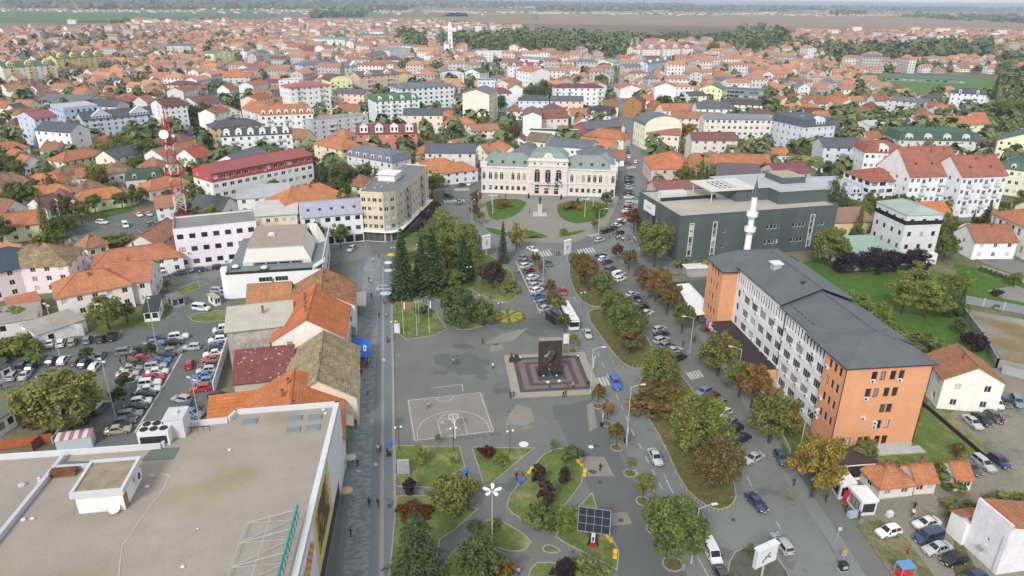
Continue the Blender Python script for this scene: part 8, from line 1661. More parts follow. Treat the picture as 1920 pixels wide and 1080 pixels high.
for a in((850,683,'yellow','stand','in the open square'),(858,684,'black','walk','beside the yellow top in the square'),(905,646,'dark','walk','across the far part of the square'),(924,692,'white','walk','across the square left of the memorial'),(803,766,'lightblue','step','on the basketball court'),(957,747,'dark','stand','left of the plinth corner'),(963,746,'brown','stand','left of the plinth corner'),(976,678,'white','walk','behind the memorial plinth'),(1056,746,'black','walk','in front of the memorial plinth'),(1060,744,'dark','walk','in front of the memorial plinth'),(1074,731,'pink','stand','on the front right of the plinth',None,None,.36),(1083,676,'white','stand','at the right rim of the plinth',None,None,.2),(1110,748,'dark','stand','by the lamp post at the crosswalk'),
(709,848,'white','walk','on the promenade above the glass front'),(714,849,'dark','carry','on the promenade above the glass front'),(727,856,'black','stand','at the promenade edge with a pram'),(693,950,'black','walk','on the patterned paving, lower'),(709,950,'black','step','on the promenade strip, lower'),(730,953,'grey','stand','on the promenade edge bench side'),(658,1006,'dark','step','on the patterned paving, nearest'),(661,868,'dark','walk','by the store front'),(671,876,'black','walk','by the store front'),(668,800,'dark','step','under the store awning'),(690,740,'lightblue','step','on the patterned paving, middle'),(678,706,'black','walk','below the blue canopy'),(697,560,'black','walk','beside the pale awning'),(708,550,'white','walk','on the upper promenade'),(696,533,'white','stand','on the upper promenade'),(692,530,'dark','stand','on the upper promenade'),(711,596,'dark','walk','on the promenade by the flag lawn'),(720,571,'brown','stand','under the promenade arch frame'),(724,597,'pink','walk','on the promenade by the flag lawn'),(727,643,'brown','stand','at the promenade stall'),(711,486,'dark','walk','at the head of the promenade'),(699,492,'white','stand','at the head of the promenade'),
(1143,963,'red','stand','beside the solar tree'),(1092,868,'grey','sit','on the yellow seat'),(1125,884,'black','stand','on the pale concrete patch'),(968,890,'lightblue','walk','on the park path'),(980,896,'red','sit','on the blue bench'),(875,896,'black','sit','on the yellow bench by the willow'),(962,1078,'black','stand','in the group at the lower edge'),(972,1080,'pink','stand','in the group at the lower edge'),(966,1074,'red','stand','in the group at the lower edge'),(1141,1008,'white','sit','on the yellow seat near the solar tree'),(1585,961,'black','stand','left of the newspaper kiosk'),(1610,974,'dark','lean','at the kiosk display'),(1713,957,'black','walk','on the gravel yard'),(1710,969,'white','walk','on the gravel yard'),(1764,950,'pink','walk','on the gravel yard, right'),(1701,1040,'red','stand','on the grass by the gravel cars'),(1548,942,'dark','walk','under the orange chestnut tree'),(1488,912,'dark','stand','at the kerb by the orange chestnut'),(1880,797,'red','stand','beside the dirt yard cars'),(1875,797,'dark','stand','beside the dirt yard cars'),(1280,651,'black','stand','on the pavement before the entrance'),(1297,640,'grey','walk','on the pavement before the entrance'),(1302,642,'dark','walk','on the pavement before the entrance'),
(1043,480,'black','stand','on the traffic island'),(1048,480,'dark','stand','on the traffic island'),(1147,473,'black','step','on the crossing pavement'),(972,513,'white','walk','on the path beside parked cars'),(919,562,'dark','walk','on the park path by the flower wheel'),(1025,600,'black','stand','at the bus stop'),(1030,602,'dark','stand','at the bus stop'),(1034,599,'grey','stand','at the bus stop'),(1032,604,'green','stand','at the bus stop'),(227,684,'black','walk','between the car park rows'),(238,677,'black','stand','between the car park rows'),(248,668,'white','stand','beside the jeep in the car park'),(5,732,'dark','walk','at the left edge of the car park'),(993,400,'black','stand','before the town hall statue'),(375,516,'lightblue','walk','on the street by the lilac building'),(363,513,'pink','walk','on the street by the lilac building'),(948,372,'dark','stand','before the left wing of the town hall'),(937,372,'brown','stand','before the left wing of the town hall'),(1062,585,'dark','walk','on the road by the bus'),(1174,332,'dark','walk','on the pavement right of the town hall'),(1162,375,'dark','walk','on the pavement right of the town hall'),(1160,385,'grey','walk','on the pavement right of the town hall'),(1226,390,'black','walk','along the dark green hall'),(1224,405,'black','walk','along the dark green hall'),(968,900,'dark','walk','on the diagonal park path')):
 x,y,c,ps,wh=a[:5];person(x,y,c,ps,wh,a[5]if len(a)>5 else(rad(90+pr_.uniform(-25,25))if pr_.random()<.5 else rad(-90+pr_.uniform(-25,25)))if 650<x<740 else None,z=a[7]if len(a)>7 else.04)
gq=random.Random(3)
for k in range(16):
 x,y=gq.choice([(1150,449),(1156,452),(1176,448),(1185,450),(1160,446),(1190,455),(1168,453)]);person(x+gq.uniform(-8,8),y+gq.uniform(-3,4),gq.choice(['black','white','dark','lightblue','white','grey']),gq.choice(['stand','walk','stand']),'in the crowd at the roundabout crossing',None,'crowd at the roundabout crossing')
# street furniture and small structures
def lamp_arm(px,py,hgt,dirpx,label,L=2.2,double=False):
 g=P(px,py);a=hdg((px,py),*dirpx);t=thing('street_lamp',label,'street lamp',g,a,None)
 b=MB();b.tube((0,0,0),(0,0,hgt),.11,.07,8);b.tube((0,0,0),(0,0,.8),.17,.15,8);b.build('pole',[m_steel],t)
 for s in((1,-1)if double else(1,)):
  b=MB();b.path([(0,0,hgt-.2),(s*L*.5,0,hgt+.25),(s*L,0,hgt+.35)],.05,6);b.build('arm',[m_steel],t)
  b=MB();b.box(s*L-.4,-.18,hgt+.28,s*L+.5,.18,hgt+.42,0);b.box(s*L-.3,-.14,hgt+.24,s*L+.4,.14,hgt+.28,1);b.build('lamp_head',[surf('lamp_shell',base=(.6,.6,.6))if 'lamp_shell' not in bpy.data.materials else bpy.data.materials['lamp_shell'],m_lamp],t)
 return t
for a in((1107,735,10,(30,-2),'tall boulevard lamp with curved arm at the memorial corner'),(1176,812,10,(30,-2),'tall boulevard lamp with curved arm beside the golden sapling'),(1296,1056,10,(30,-4),'tall boulevard lamp with arm over the white van'),(1293,662,9,(-20,0),'lamp with arm on the entrance pavement'),(1122,440,9,(12,0),'lamp with short arm right of the front lawn'),(885,425,9,(6,-4),'lamp post on the roundabout kerb left'),(1497,856,9,(30,-8),'lamp with white arm beside the golden chestnut'),(1380,726,9,(-16,-2),'lamp arm between the orange pavement trees'),(1018,530,9,(6,4),'thin dark lamp post beside the parked cars')):
 lamp_arm(*a)
for a in((219,792,13,(10,8),'tall grey mast lamp in the car park, nearest'),(296,657,13,(10,6),'tall grey mast lamp among the middle parked cars'),(112,665,12,(10,6),'tall grey mast lamp by the garage wall row'),(120,435,11,(6,4),'tall pale post by the small car park lane'),(374,790,9,(8,4),'thin post behind the store roof')):lamp_arm(*a,L=.9,double=True)
def globe(px,py,hgt,label,n=2,sp=.5):
 t=thing('globe_lamp',label,'lamp',P(px,py),0,None);b=MB();b.tube((0,0,0),(0,0,hgt),.06,.045,6);b.build('pole',[m_dark],t)
 for k in range(n):
  a=6.283*k/n+.3;b=MB();b.tube((0,0,hgt-.1),(sp*math.cos(a),sp*math.sin(a),hgt),.025,.025,4);b.ball((sp*math.cos(a),sp*math.sin(a),hgt+.15),.2,10,6,1);b.build('globe',[m_dark,m_lamp],t)
for x,y,l in((749,843,'globe lamp at the lawn corner left of the court'),(851,845,'globe lamp post behind the basketball hoop'),(956,850,'globe lamp at the triangular lawn edge'),(740,637,'globe lamp at the flag lawn front corner'),(738,492,'globe lamp at the far promenade edge'),(738,535,'globe lamp beside the promenade arch frame'),(880,530,'twin globe lamp in the park'),(938,600,'globe lamp beside the flower wheel'),(833,600,'globe lamp beside the park path'),(1092,580,'globe lamp on the boulevard strip')):globe(x,y,4.6,l)
def yard_lamp(px,py,label,hgt=7):
 t=thing('wing_lamp',label,'lamp',P(px,py),0);b=MB();b.tube((0,0,0),(0,0,hgt),.09,.07,6);b.build('pole',[m_white],t)
 b=MB()
 for s in(-1,1):b.poly([(0,-.4,hgt),(s*1.6,-.4,hgt+.35),(s*1.6,.4,hgt+.35),(0,.4,hgt)]);b.poly([(0,-.4,hgt-.1),(s*1.6,-.4,hgt+.25),(s*1.6,.4,hgt+.25),(0,.4,hgt-.1)])
 b.build('reflector',[m_lamp],t)
for x,y,l in((924,401,'white wing lamp on the left front lawn'),(922,384,'white wing lamp behind the left front lawn'),(1096,408,'white wing lamp on the right front lawn'),(1112,392,'white wing lamp behind the right front lawn')):yard_lamp(x,y,l)
def star_lamp():
 g=P(923,1003);t=thing('flower_lamp','tall lamp with five white petal heads at the crossing paths','lamp',g);b=MB();b.tube((0,0,0),(0,0,8.2),.13,.08,8);b.build('pole',[m_steel],t)
 for k in range(5):
  a=6.283*k/5+.3;c,s=math.cos(a),math.sin(a);b=MB();b.tube((0,0,8.1),(c*.4,s*.4,8.25),.05,.05,5,1)
  for(u0,w0),(u1,w1)in(((.3,.08),(.7,.22)),((.7,.22),(1.2,.3)),((1.2,.3),(1.45,.12))):
   q=lambda u,w_,z:(c*u-s*w_,s*u+c*w_,z+.12*u);b.poly([q(u0,-w0,8.3),q(u1,-w1,8.3),q(u1,w1,8.3),q(u0,w0,8.3)]);b.poly([q(u0,-w0,8.14),q(u0,w0,8.14),q(u1,w1,8.14),q(u1,-w1,8.14)])
   for sg in(-1,1):b.poly([q(u0,sg*w0,8.14),q(u1,sg*w1,8.14),q(u1,sg*w1,8.3),q(u0,sg*w0,8.3)])
  b.build('petal',[m_lamp,m_steel],t)
star_lamp()
m_fw,m_fr,m_fb=surf('cloth_white',base=(.7,.7,.7)),surf('cloth_red',base=(.5,.03,.04)),surf('cloth_blue',base=(.04,.06,.35))
for k,(x,y,l)in enumerate(((757,627,'flagpole with red and white flag on the promenade lawn'),(782,630,'bare flagpole next to the red and white flag'),(786,606,'short bare flagpole behind the others on the lawn'),(805,625,'flagpole with a furled blue flag on the promenade lawn'))):
 hg=9 if k!=2 else 7;t=thing('flagpole',l,'flagpole',P(x,y));b=MB();b.tube((0,0,0),(0,0,hg),.06,.035,6);b.ball((0,0,hg),.08,6,4);b.build('pole',[m_white],t)
 if k in(0,3):
  b=MB();
  for i in range(3):
   q=lambda u,v:(.05+u*.3+.05*math.sin(v*4+u),.1*math.sin(u*2+v*5),hg-.2-v*1.9-u*.2);b.poly([q(i,0),q(i+1,0),q(i+1,1),q(i,1)],i%2)
  b.build('flag',[m_fr if k==0 else m_fb,m_fw],t)
m_poster=surf('billboard_sheet',base=(.74,.73,.74),rough=.5);m_ink=surf('billboard_ink',base=(.12,.12,.16));m_ink2=surf('billboard_red',base=(.4,.08,.1))
def billboard(px,py,zb,w_,hh,ang,label,logo):
 t=thing('billboard',label,'billboard',P(px,py),ang);b=MB();b.tube((0,0,0),(0,0,zb),.16,.16,10);b.build('post',[m_steel],t)
 b=MB();b.box(-w_/2,-.28,zb,w_/2,.28,zb+hh,0);b.box(-w_/2+.1,-.31,zb+.1,w_/2-.1,-.28,zb+hh-.1,1);b.box(-w_/2+.1,.28,zb+.1,w_/2-.1,.31,zb+hh-.1,1);b.build('panel',[m_plain,m_poster],t,(.5,.53,.58))
 b=MB();b.box(-w_/2,-.5,zb+hh,w_*.05,.5,zb+hh+.18);b.box(w_*.09,-.5,zb+hh,w_/2,.5,zb+hh+.18);b.build('lamp_strip',[m_white],t)
 z=zb+hh*.5;b=MB();y=-.325
 if logo==0:
  for p,q,r in(((-.75,-.5),(-.1,-.05),.12),((-.1,-.05),(.45,.6),.12),((-.55,.1),(.6,-.15),.07),((.05,-.1),(.75,-.35),.07)):b.tube((p[0],y,z+p[1]),(q[0],y,z+q[1]),r*.6,r,4)
  b.lathe([(0,0),(.2,0)],10)
  for i in range(len(b.v)-20,len(b.v)):vx,vy,vz=b.v[i];b.v[i]=(vx-.7,y-.02,z-.6+vy)
 elif logo==1:b.tube((-.5,y,z+.5),(-.2,y,z-.8),.1,.1,4);b.tube((-.5,y,z+.5),(.5,y,z+.5),.08,.08,4);b.tube((-.4,y,z-.1),(.3,y,z+.05),.07,.07,4)
 else:b.tube((-.3,y,z-.9),(-.3,y,z+.7),.1,.1,4);b.tube((-.3,y,z+.7),(.5,y,z+.8),.09,.09,4);b.tube((-.3,y,z),(.35,y,z+.1),.09,.09,4);b.tube((-.6,y,z-.6),(.5,y,z-.2),.06,.06,4)
 b.build('emblem',[m_ink if logo!=2 else m_ink2],t);return t
billboard(1424,1100,4.2,3.9,3.0,rad(28),'large white billboard with a dark crossed emblem at the lower edge',0)
billboard(1063,490,2.4,2.6,4.4,rad(42),'white billboard on the traffic island behind the brown trees',1)
billboard(912,481,2.6,3.0,4.2,rad(38),'white billboard with red lines behind the park spruce',2)
def citylight(px,py,ang,label,hh=2.6,w_=1.5,zb=.5,dark=False):
 t=thing('poster_case',label,'poster case',P(px,py),ang);b=MB();b.box(-w_/2,-.12,zb,w_/2,.12,zb+hh,0);b.box(-w_/2+.1,-.14,zb+.1,w_/2-.1,-.12,zb+hh-.1,1);b.build('case',[m_steel,m_poster if not dark else surf('info_print',base=(.33,.36,.38),noises=[(2,.8,1.1)])],t);b=MB()
 for x in(-w_/2+.1,w_/2-.1):b.box(x-.06,-.06,0,x+.06,.06,zb)
 b.build('leg',[m_steel],t)
for x,y,a,l in((1061,648,5,'white poster case beside the memorial sapling'),(1216,975,-60,'poster case left of the dark young tree'),(1131,785,75,'poster case along the road by the orange sapling'),(1113,693,70,'small poster case by the crosswalk lamp'),(1175,832,75,'tall sign panel at the road by the golden sapling')):citylight(x,y,rad(a),l)
citylight(745,628,0,'white information board at the promenade lawn corner');citylight(757,893,rad(5),'grey information board on the lower lawn',2.8,2.0,.6,True)
def hoop():
 p=ct(CW/2,-.9);an=math.atan2(cu.y,cu.x);t=thing('basketball_hoop','white basketball hoop on a braced pole at the court end','basketball hoop',(p.x,p.y,0),an)
 b=MB();b.tube((0,0,0),(0,0,2.9),.1,.09,8);b.tube((0,0,2.7),(0,2.0,3.45),.08,.08,6);b.tube((0,0,1.9),(0,1.6,3.0),.05,.05,6)
 for s in(-1,1):b.tube((0,.5,2.7),(s*.6,2.0,3.2),.05,.05,6)
 b.build('pole',[m_white],t)
 b=MB();b.box(-.9,2.05,2.9,.9,2.1,3.95,1)
 for(x0,z0,x1,z1)in((-.9,2.9,.9,3.0),(-.9,3.85,.9,3.95),(-.9,3.0,-.8,3.85),(.8,3.0,.9,3.85)):b.box(x0,2.03,z0,x1,2.12,z1,0)
 b.build('backboard',[m_white,surf('clear_board',base=(.3,.32,.32),rough=.2)],t)
 b=MB();b.path([(.23*math.cos(k*.5236),2.4+.23*math.sin(k*.5236),3.05)for k in range(13)],.02,4);b.build('rim',[m_fr],t)
hoop()
def solar():
 g=P(1111,1024);t=thing('solar_tree','black and red solar tree with a tilted panel canopy on the lawn','solar tree',g,rad(-4))
 b=MB()
 for s in(-1,1):
  for p,q in(((s*.75,0),(s*.45,1.2)),((s*.45,1.2),(s*.5,2.2)),((s*.5,2.2),(s*.95,4.1))):b.tube((p[0],0,p[1]),(q[0],0,q[1]),.16,.14,6)
 b.build('black_stem',[m_dark],t);b=MB();b.box(-.35,-.25,0,.35,.25,1.0,0);b.box(-.28,-.3,1.0,.28,.25,3.4,1);b.box(-.14,-.33,1.2,.14,-.3,2.0,2);b.tube((-1.2,-.1,3.6),(1.2,-.1,3.6),.2,.2,6,0);b.build('charging_column',[surf('red_lacquer',base=(.42,.02,.04),rough=.4),m_white,m_dark],t)
 b=MB();b.box(-2.4,-1.75,0,2.4,1.75,.12,0)
 for i in range(4):
  for j in range(3):b.box(-2.32+i*1.17,-1.67+j*1.13,.12,-2.32+i*1.17+1.11,-1.67+j*1.13+1.07,.14,1)
 o=b.build('solar_panel',[surf('panel_frame',base=(.25,.27,.3)),surf('solar_cell',base=(.015,.018,.03),rough=.2,stripes=[(0,.2,1.8,.08),(1,.2,1.8,.08)])],t,loc=(0,.3,4.5));o.rotation_euler=(rad(38),rad(6),0)
solar()
def seat(px,py,ang,col,label):
 t=thing('curved_seat',label,'seat',P(px,py),ang);t.scale=(.75,.75,.75);b=MB();pr=[(-1.0,.05),(-.7,.42),(-.2,.38),(.4,.3),(.9,.62),(1.0,.75)]
 for(xa,za),(xb,zb)in zip(pr,pr[1:]):b.poly([(xa,-.4,za),(xb,-.4,zb),(xb,.4,zb),(xa,.4,za)]);b.poly([(xa,.4,za-.1),(xb,.4,zb-.1),(xb,-.4,zb-.1),(xa,-.4,za-.1)]);[b.poly([(xa,s*.4,za-.1),(xb,s*.4,zb-.1),(xb,s*.4,zb),(xa,s*.4,za)])for s in(-1,1)]
 b.build('seat',[m_plain],t,col);b=MB();b.box(-.5,-.3,-.02,.5,.3,.3);b.build('base',[m_plain],t,col)
YL,BL=(.6,.38,.02),(.03,.15,.5)
for x,y,a,c,l in((1087,870,120,YL,'yellow curved seat with a person at the lawn edge'),(1096,889,80,YL,'small yellow seat below the occupied one'),(1142,1012,115,YL,'yellow curved seat right of the solar tree'),(1153,1042,80,YL,'small yellow seat nearest the lower edge'),(994,885,60,YL,'small yellow seat beside the red bushes'),(977,905,50,BL,'blue curved bench on the park path'),(879,900,110,YL,'yellow seat beside the willow'),(873,886,80,BL,'blue seat parasol at the willow path'),(732,835,90,BL,'blue seat at the promenade by the court'),(727,640,90,BL,'blue and orange stall seat on the promenade'),(787,567,20,YL,'yellow bench in the far park, left'),(895,557,30,YL,'yellow bench in the far park, right')):seat(x,y,rad(a),c,l)
def flower_wheel():
 g=P(953,594);t=thing('flower_bed','round flower bed with yellow pie slice planting beside the path','flower bed',g,rad(8));b=MB();b.lathe([(0,.1),(4.2,.1),(4.3,.14),(4.5,.14),(4.5,0)],28);b.build('bed',[G_leafy],t)
 mq=surf('yellow_bedding',base=H_(170,158,62),noises=[(3,.7,1.2)])
 for k in range(8):
  a0,a1=k*.785+.1,k*.785+.62;b=MB();pts=[(.6*math.cos((a0+a1)/2),.6*math.sin((a0+a1)/2))]+[(3.7*math.cos(a0+(a1-a0)*i/4),3.7*math.sin(a0+(a1-a0)*i/4))for i in range(5)];b.prism(pts,.1,.32);b.build('planting',[mq],t)
flower_wheel()
def statue():
 g=P(1012,402);t=thing('equestrian_statue','dark standing statue on a pale stone pedestal before the town hall','statue',g);b=MB();b.box(-2.6,-2.6,0,2.6,2.6,.25);b.box(-1.9,-1.9,.25,1.9,1.9,.5);b.build('base',[m_conc],t,(.5,.48,.45));b=MB();b.box(-.8,-.8,.5,.8,.8,3.6);b.box(-.95,-.95,3.6,.95,.95,3.85);b.build('pedestal',[m_conc],t,(.55,.53,.5))
 o=put('figure',PM['stand'],t,(.04,.035,.03),(0,0,3.85),rad(-90),(1.9,1.9,1.9));
 me=PM['stand'].copy();o.data=me;mb_=surf('statue_bronze',base=(.035,.03,.025),rough=.5,spec=.4);me.materials.clear();me.materials.append(mb_);[setattr(p,'material_index',0)for p in me.polygons]
statue()
for x,y,l in((991,372,'dark pot left of the town hall doors'),(1052,374,'dark pot right of the town hall doors'),(1083,380,'small dark conical shrub behind the right front lawn, left'),(1096,381,'small dark conical shrub behind the right front lawn, right')):
 b=MB();b.lathe([(.35,0),(.5,.7),(.5,.75),(0,.75)],8,0);b.lathe([(.45,.75),(.35,1.5),(.02,2.4)],8,1);tag(b.build('potted_shrub',[m_conc,m_leaf],None,(.05,.08,.03),loc=P(x,y)),l,'potted shrub')
def canopy():
 c4=[P(663,632,3.2),P(693,637,3.2),P(691,671,2.9),P(660,666,2.9)];cc=sum(c4,Vector())/4;t=thing('cafe_canopy','bright blue cafe canopy with printed logos over the promenade tables','canopy',(cc.x,cc.y,0));q=[v-Vector((cc.x,cc.y,0))for v in c4]
 m_bl=surf('blue_canvas',base=(.02,.13,.58),noises=[(.6,.93,1.05)],rough=.7);b=MB();b.poly(q[::-1]);b.poly([v+Vector((0,0,-.06))for v in q])
 for i in range(4):a,e=q[i],q[(i+1)%4];b.poly([a,e,e+Vector((0,0,-.3)),a+Vector((0,0,-.3))])
 b.build('canvas',[m_bl],t)
 ux=(q[1]-q[0]);vy=(q[3]-q[0]);at=lambda u,v:q[0]+ux*u+vy*v+Vector((0,0,.03));b=MB();b.poly([at(.64,.36),at(.82,.36),at(.82,.68),at(.64,.68)][::-1],0)
 b.poly([at(.2,.5),at(.3,.42),at(.42,.42),at(.52,.5),at(.5,.56),at(.4,.58),at(.22,.54)][::-1],1);b.poly([(v.x,v.y,v.z+.01)for v in(at(.69,.48),at(.77,.48),at(.77,.57),at(.69,.57))][::-1],2);b.build('printed_logo',[m_white,surf('logo_pale',base=(.45,.4,.45)),m_dark],t)
 b=MB();[b.tube((v.x,v.y,0),(v.x,v.y,v.z-.05),.05,.05,6)for v in q];b.build('pole',[m_white],t)
 b=MB();b.poly([P(660,668,.06),P(692,672,.06),P(696,690,.06),P(664,692,.06)]);tag(b.build('terrace_deck',[surf('timber_deck',base=H_(150,128,96),noises=[(1,.85,1.1)])]),kind='structure')
 tr=random.Random(2)
 for k in range(11):
  x,y=663+tr.random()*29,666+tr.random()*20;s=thing('cafe_table' if k%3==0 else 'cafe_chair',None,'table' if k%3==0 else 'chair',P(x,y,.06),tr.random()*3,'cafe tables under the blue canopy' if k%3==0 else 'cafe chairs under the blue canopy');later(s,('small dark cafe table' if k%3==0 else 'dark wicker cafe chair')+' under the blue canopy')
  b=MB()
  if k%3==0:b.lathe([(.0,.72),(.45,.72),(.45,.76),(0,.76)],10);b.build('top',[m_dark],s);b=MB();b.tube((0,0,0),(0,0,.72),.04,.04,6);b.build('leg',[m_dark],s)
  else:b.box(-.25,-.25,.4,.25,.25,.48);b.build('seat',[surf('wicker',base=(.1,.06,.04))if 'wicker' not in bpy.data.materials else bpy.data.materials['wicker']],s);b=MB();b.box(-.25,.2,.48,.25,.26,.95);b.build('backrest',[bpy.data.materials['wicker']],s);[MBleg(s,x_,y_)for x_ in(-.2,.2)for y_ in(-.2,.2)]
def MBleg(s,x,y):b=MB();b.tube((x,y,0),(x,y,.4),.02,.02,5);b.build('leg',[m_dark],s)
canopy()
def awning(pts,z0,z1,col,label,valance=.35):
 a,e,f,g_=P(*pts[0],z1),P(*pts[1],z1),P(*pts[2],z0),P(*pts[3],z0);c=(a+e+f+g_)/4;t=thing('shop_awning',label,'awning',(c.x,c.y,0));q=[v-Vector((c.x,c.y,0))for v in(a,e,f,g_)]
 b=MB();b.poly(q);b.poly([v-Vector((0,0,.05))for v in q[::-1]]);b.poly([q[2],q[3],q[3]-Vector((0,0,valance)),q[2]-Vector((0,0,valance))]);b.build('canvas',[m_cloth],t,col)
 b=MB();[b.tube((v.x,v.y,0),(v.x,v.y,v.z-.05),.04,.04,5)for v in q[2:]];b.build('pole',[m_steel],t)
awning([(664,548),(666,572),(686,574),(687,546)],2.9,3.3,(.6,.58,.54),'pale square awning below the brown orange shop house');awning([(645,775),(645,795),(662,799),(663,777)],2.8,3.4,(.66,.6,.44),'cream striped awning at the store corner');awning([(645,797),(645,822),(655,826),(656,800)],2.6,3.2,(.02,.2,.17),'dark green awning below the cream striped one');awning([(641,738),(643,763),(648,765),(651,738)],2.6,3.8,(.55,.04,.07),'red sign awning beside the broad orange roof');awning([(651,698),(662,698),(660,711),(649,711)],3.0,3.2,(.6,.55,.55),'pinkish grey awning below the tan boarded roof',.6);awning([(653,668),(664,676),(663,686),(652,680)],3.1,3.5,(.55,.53,.5),'light grey awning at the foot of the blue canopy');awning([(659,613),(667,613),(667,628),(658,628)],3.0,3.2,(.16,.18,.17),'dark grey awning above the blue canopy',.6);awning([(655,575),(664,575),(662,610),(653,610)],3.0,3.4,(.68,.68,.7),'white shop sign canopy below the bright orange roof')
def parasol(px,py,col,label,hgt=2.6,r=1.4,group=None):
 t=thing('parasol',label,'parasol',P(px,py),0,group);b=MB();b.lathe([(r,hgt-.4),(0,hgt)],8);b.lathe([(r,hgt-.43),(0,hgt-.06)],8);b.build('canopy',[m_cloth],t,col);b=MB();b.tube((0,0,0),(0,0,hgt),.035,.035,6);b.build('pole',[m_steel],t)
parasol(652,937,(.6,.42,.2),'small straw coloured parasol by the store front',2.3,1.0);parasol(659,874,(.4,.55,.42),'pale green parasol by the store front',2.3,1.0);parasol(724,565,(.4,.5,.58),'pale blue stall roof over the promenade',2.8,1.6);parasol(735,490,(.6,.42,.02),'yellow stall parasol at the far promenade edge',2.6,1.5);parasol(729,505,(.66,.66,.68),'white stall parasol, nearer of two behind the yellow one',2.6,1.3);parasol(729,520,(.5,.5,.52),'grey white stall parasol, nearest of the promenade stalls',2.6,1.3);parasol(1205,478,(.7,.7,.7),'white stall parasol in the crossing crowd',2.6,1.6)
def terrace():
 t=thing('terrace_roof','large white membrane terrace roof beside the orange tower','terrace roof',P(1300,575));o=P(1300,575);b=MB();pts=[P(1268,533,3),P(1318,528,3),P(1345,585,3),P(1300,592,3)];b.prism([(p.x-o.x,p.y-o.y)for p in pts][::-1],2.85,3.0);b.build('membrane',[m_plain],t,(.78,.78,.78));b=MB();[b.tube((p.x-o.x,p.y-o.y,0),(p.x-o.x,p.y-o.y,2.85),.08,.08,6)for p in pts];b.build('post',[m_steel],t)
 b=MB();b.poly([(P(*p,.05))for p in((1255,545),(1335,530),(1345,605),(1300,610))]);tag(b.build('terrace_floor',[G_pave]),kind='structure')
 t=thing('thatched_gazebo','round grey thatched gazebo with a two tier roof','gazebo',P(1262,535));b=MB();b.lathe([(4.2,2.7),(1.6,3.9),(1.6,4.1),(2.0,4.1),(.0,5.2)],16);b.lathe([(4.2,2.6),(1.5,3.8)],16);b.build('thatch',[surf('thatch',base=H_(122,116,104),noises=[(2,.7,1.2)])],t);b=MB();[b.tube((3.4*math.cos(k*.785),3.4*math.sin(k*.785),0),(3.4*math.cos(k*.785),3.4*math.sin(k*.785),2.8),.09,.09,6)for k in range(8)];b.build('post',[m_bark],t)
 t=thing('white_pavilion','small white flat roofed stall near the thatched gazebo','stall',P(1302,515),rad(10));b=MB();b.box(-3.5,-2,2.6,3.5,2,2.8);b.build('roof',[m_white],t);b=MB();b.box(-3.2,-1.7,0,3.2,1.7,2.6);b.build('wall',[m_conc],t,(.4,.38,.35))
 t=thing('pergola_roof','grey green felt roof on timber frame left of the orange tower','pergola',P(1330,560),rad(7));b=MB();b.box(-4.5,-8,3.2,1.0,5,3.45);b.build('roof',[surf('olive_felt',base=H_(96,98,86))],t);b=MB();[b.tube((x,y,0),(x,y,3.2),.1,.1,6)for x in(-4,.6)for y in(-7.5,-3,1,4.6)];b.build('post',[m_bark],t)
terrace()
def wallrun(pts,hh,th,mat,label,name='garden_wall',cat='wall',col=None,posts=0):
 w3=[P(*p)for p in pts];t=thing(name,label,cat,w3[0]);b=MB();o=w3[0]
 for a,e in zip(w3,w3[1:]):
  d=Vector((e.x-a.x,e.y-a.y));L=d.length;d.normalize();m=Vector((-d.y,d.x))*th/2;p,q=Vector((a.x-o.x,a.y-o.y))-d*th/2,Vector((e.x-o.x,e.y-o.y))+d*th/2;b.prism([p-m,q-m,q+m,p+m],0,hh)
 b.build('wall_run',[mat],t,col)
 if posts:
  for a,e in zip(w3,w3[1:]):
   n=max(1,int((e-a).length/posts))
   for k in range(n+1):c=a+(e-a)*k/n-o;b=MB();b.box(c.x-.18,c.y-.18,0,c.x+.18,c.y+.18,hh+.12);b.build('pillar',[m_conc],t,(.5,.5,.5))
 return t
wallrun([(1805,568),(1960,596)],2.2,.25,m_plain,'grey panel wall with pale posts along the dirt yard',col=(.24,.26,.28),posts=4.5);wallrun([(1805,568),(1800,585),(1840,640),(1868,690),(1960,712)],2.2,.25,m_plain,'grey wall running down the side of the dirt yard',col=(.3,.31,.31),posts=9);wallrun([(1878,700),(1960,722)],2.0,.25,m_conc,'low concrete wall below the dirt yard',col=(.36,.36,.35))
wallrun([(402,738),(428,652)],2.6,.2,m_plain,'white wall between the car park and the shop backs',col=(.7,.7,.72));wallrun([(58,640),(158,628)],3.0,.3,m_dirty,'long white garage wall behind the row of cars',col=(.68,.67,.66));wallrun([(0,843),(100,828)],1.8,.2,m_brick,'orange red brick wall at the left edge',col=(.42,.13,.05));wallrun([(62,845),(104,812)],1.8,.2,m_brick,'reddish brick wall running towards the car park',col=(.3,.09,.07));wallrun([(100,832),(165,765)],1.4,.2,m_conc,'pale concrete wall under the large tree',col=(.45,.46,.47));wallrun([(58,607),(84,575)],2.2,.2,m_brick,'dark brick wall beside the pinkish corner house',col=(.16,.07,.05));wallrun([(250,404),(282,398)],1.6,.2,m_plain,'orange fence behind the small car park','fence','fence',(.5,.2,.1));wallrun([(118,440),(185,510)],1.2,.3,m_conc,'low wall along the lane by the small car park',col=(.35,.36,.33));wallrun([(1395,700),(1445,780),(1480,850)],.9,.2,m_conc,'low wall before the white office facade',col=(.42,.42,.41));wallrun([(1700,735),(1790,812),(1855,868)],.9,.08,m_dark,'thin wire fence along the lawn by the dirt yard','fence','fence')
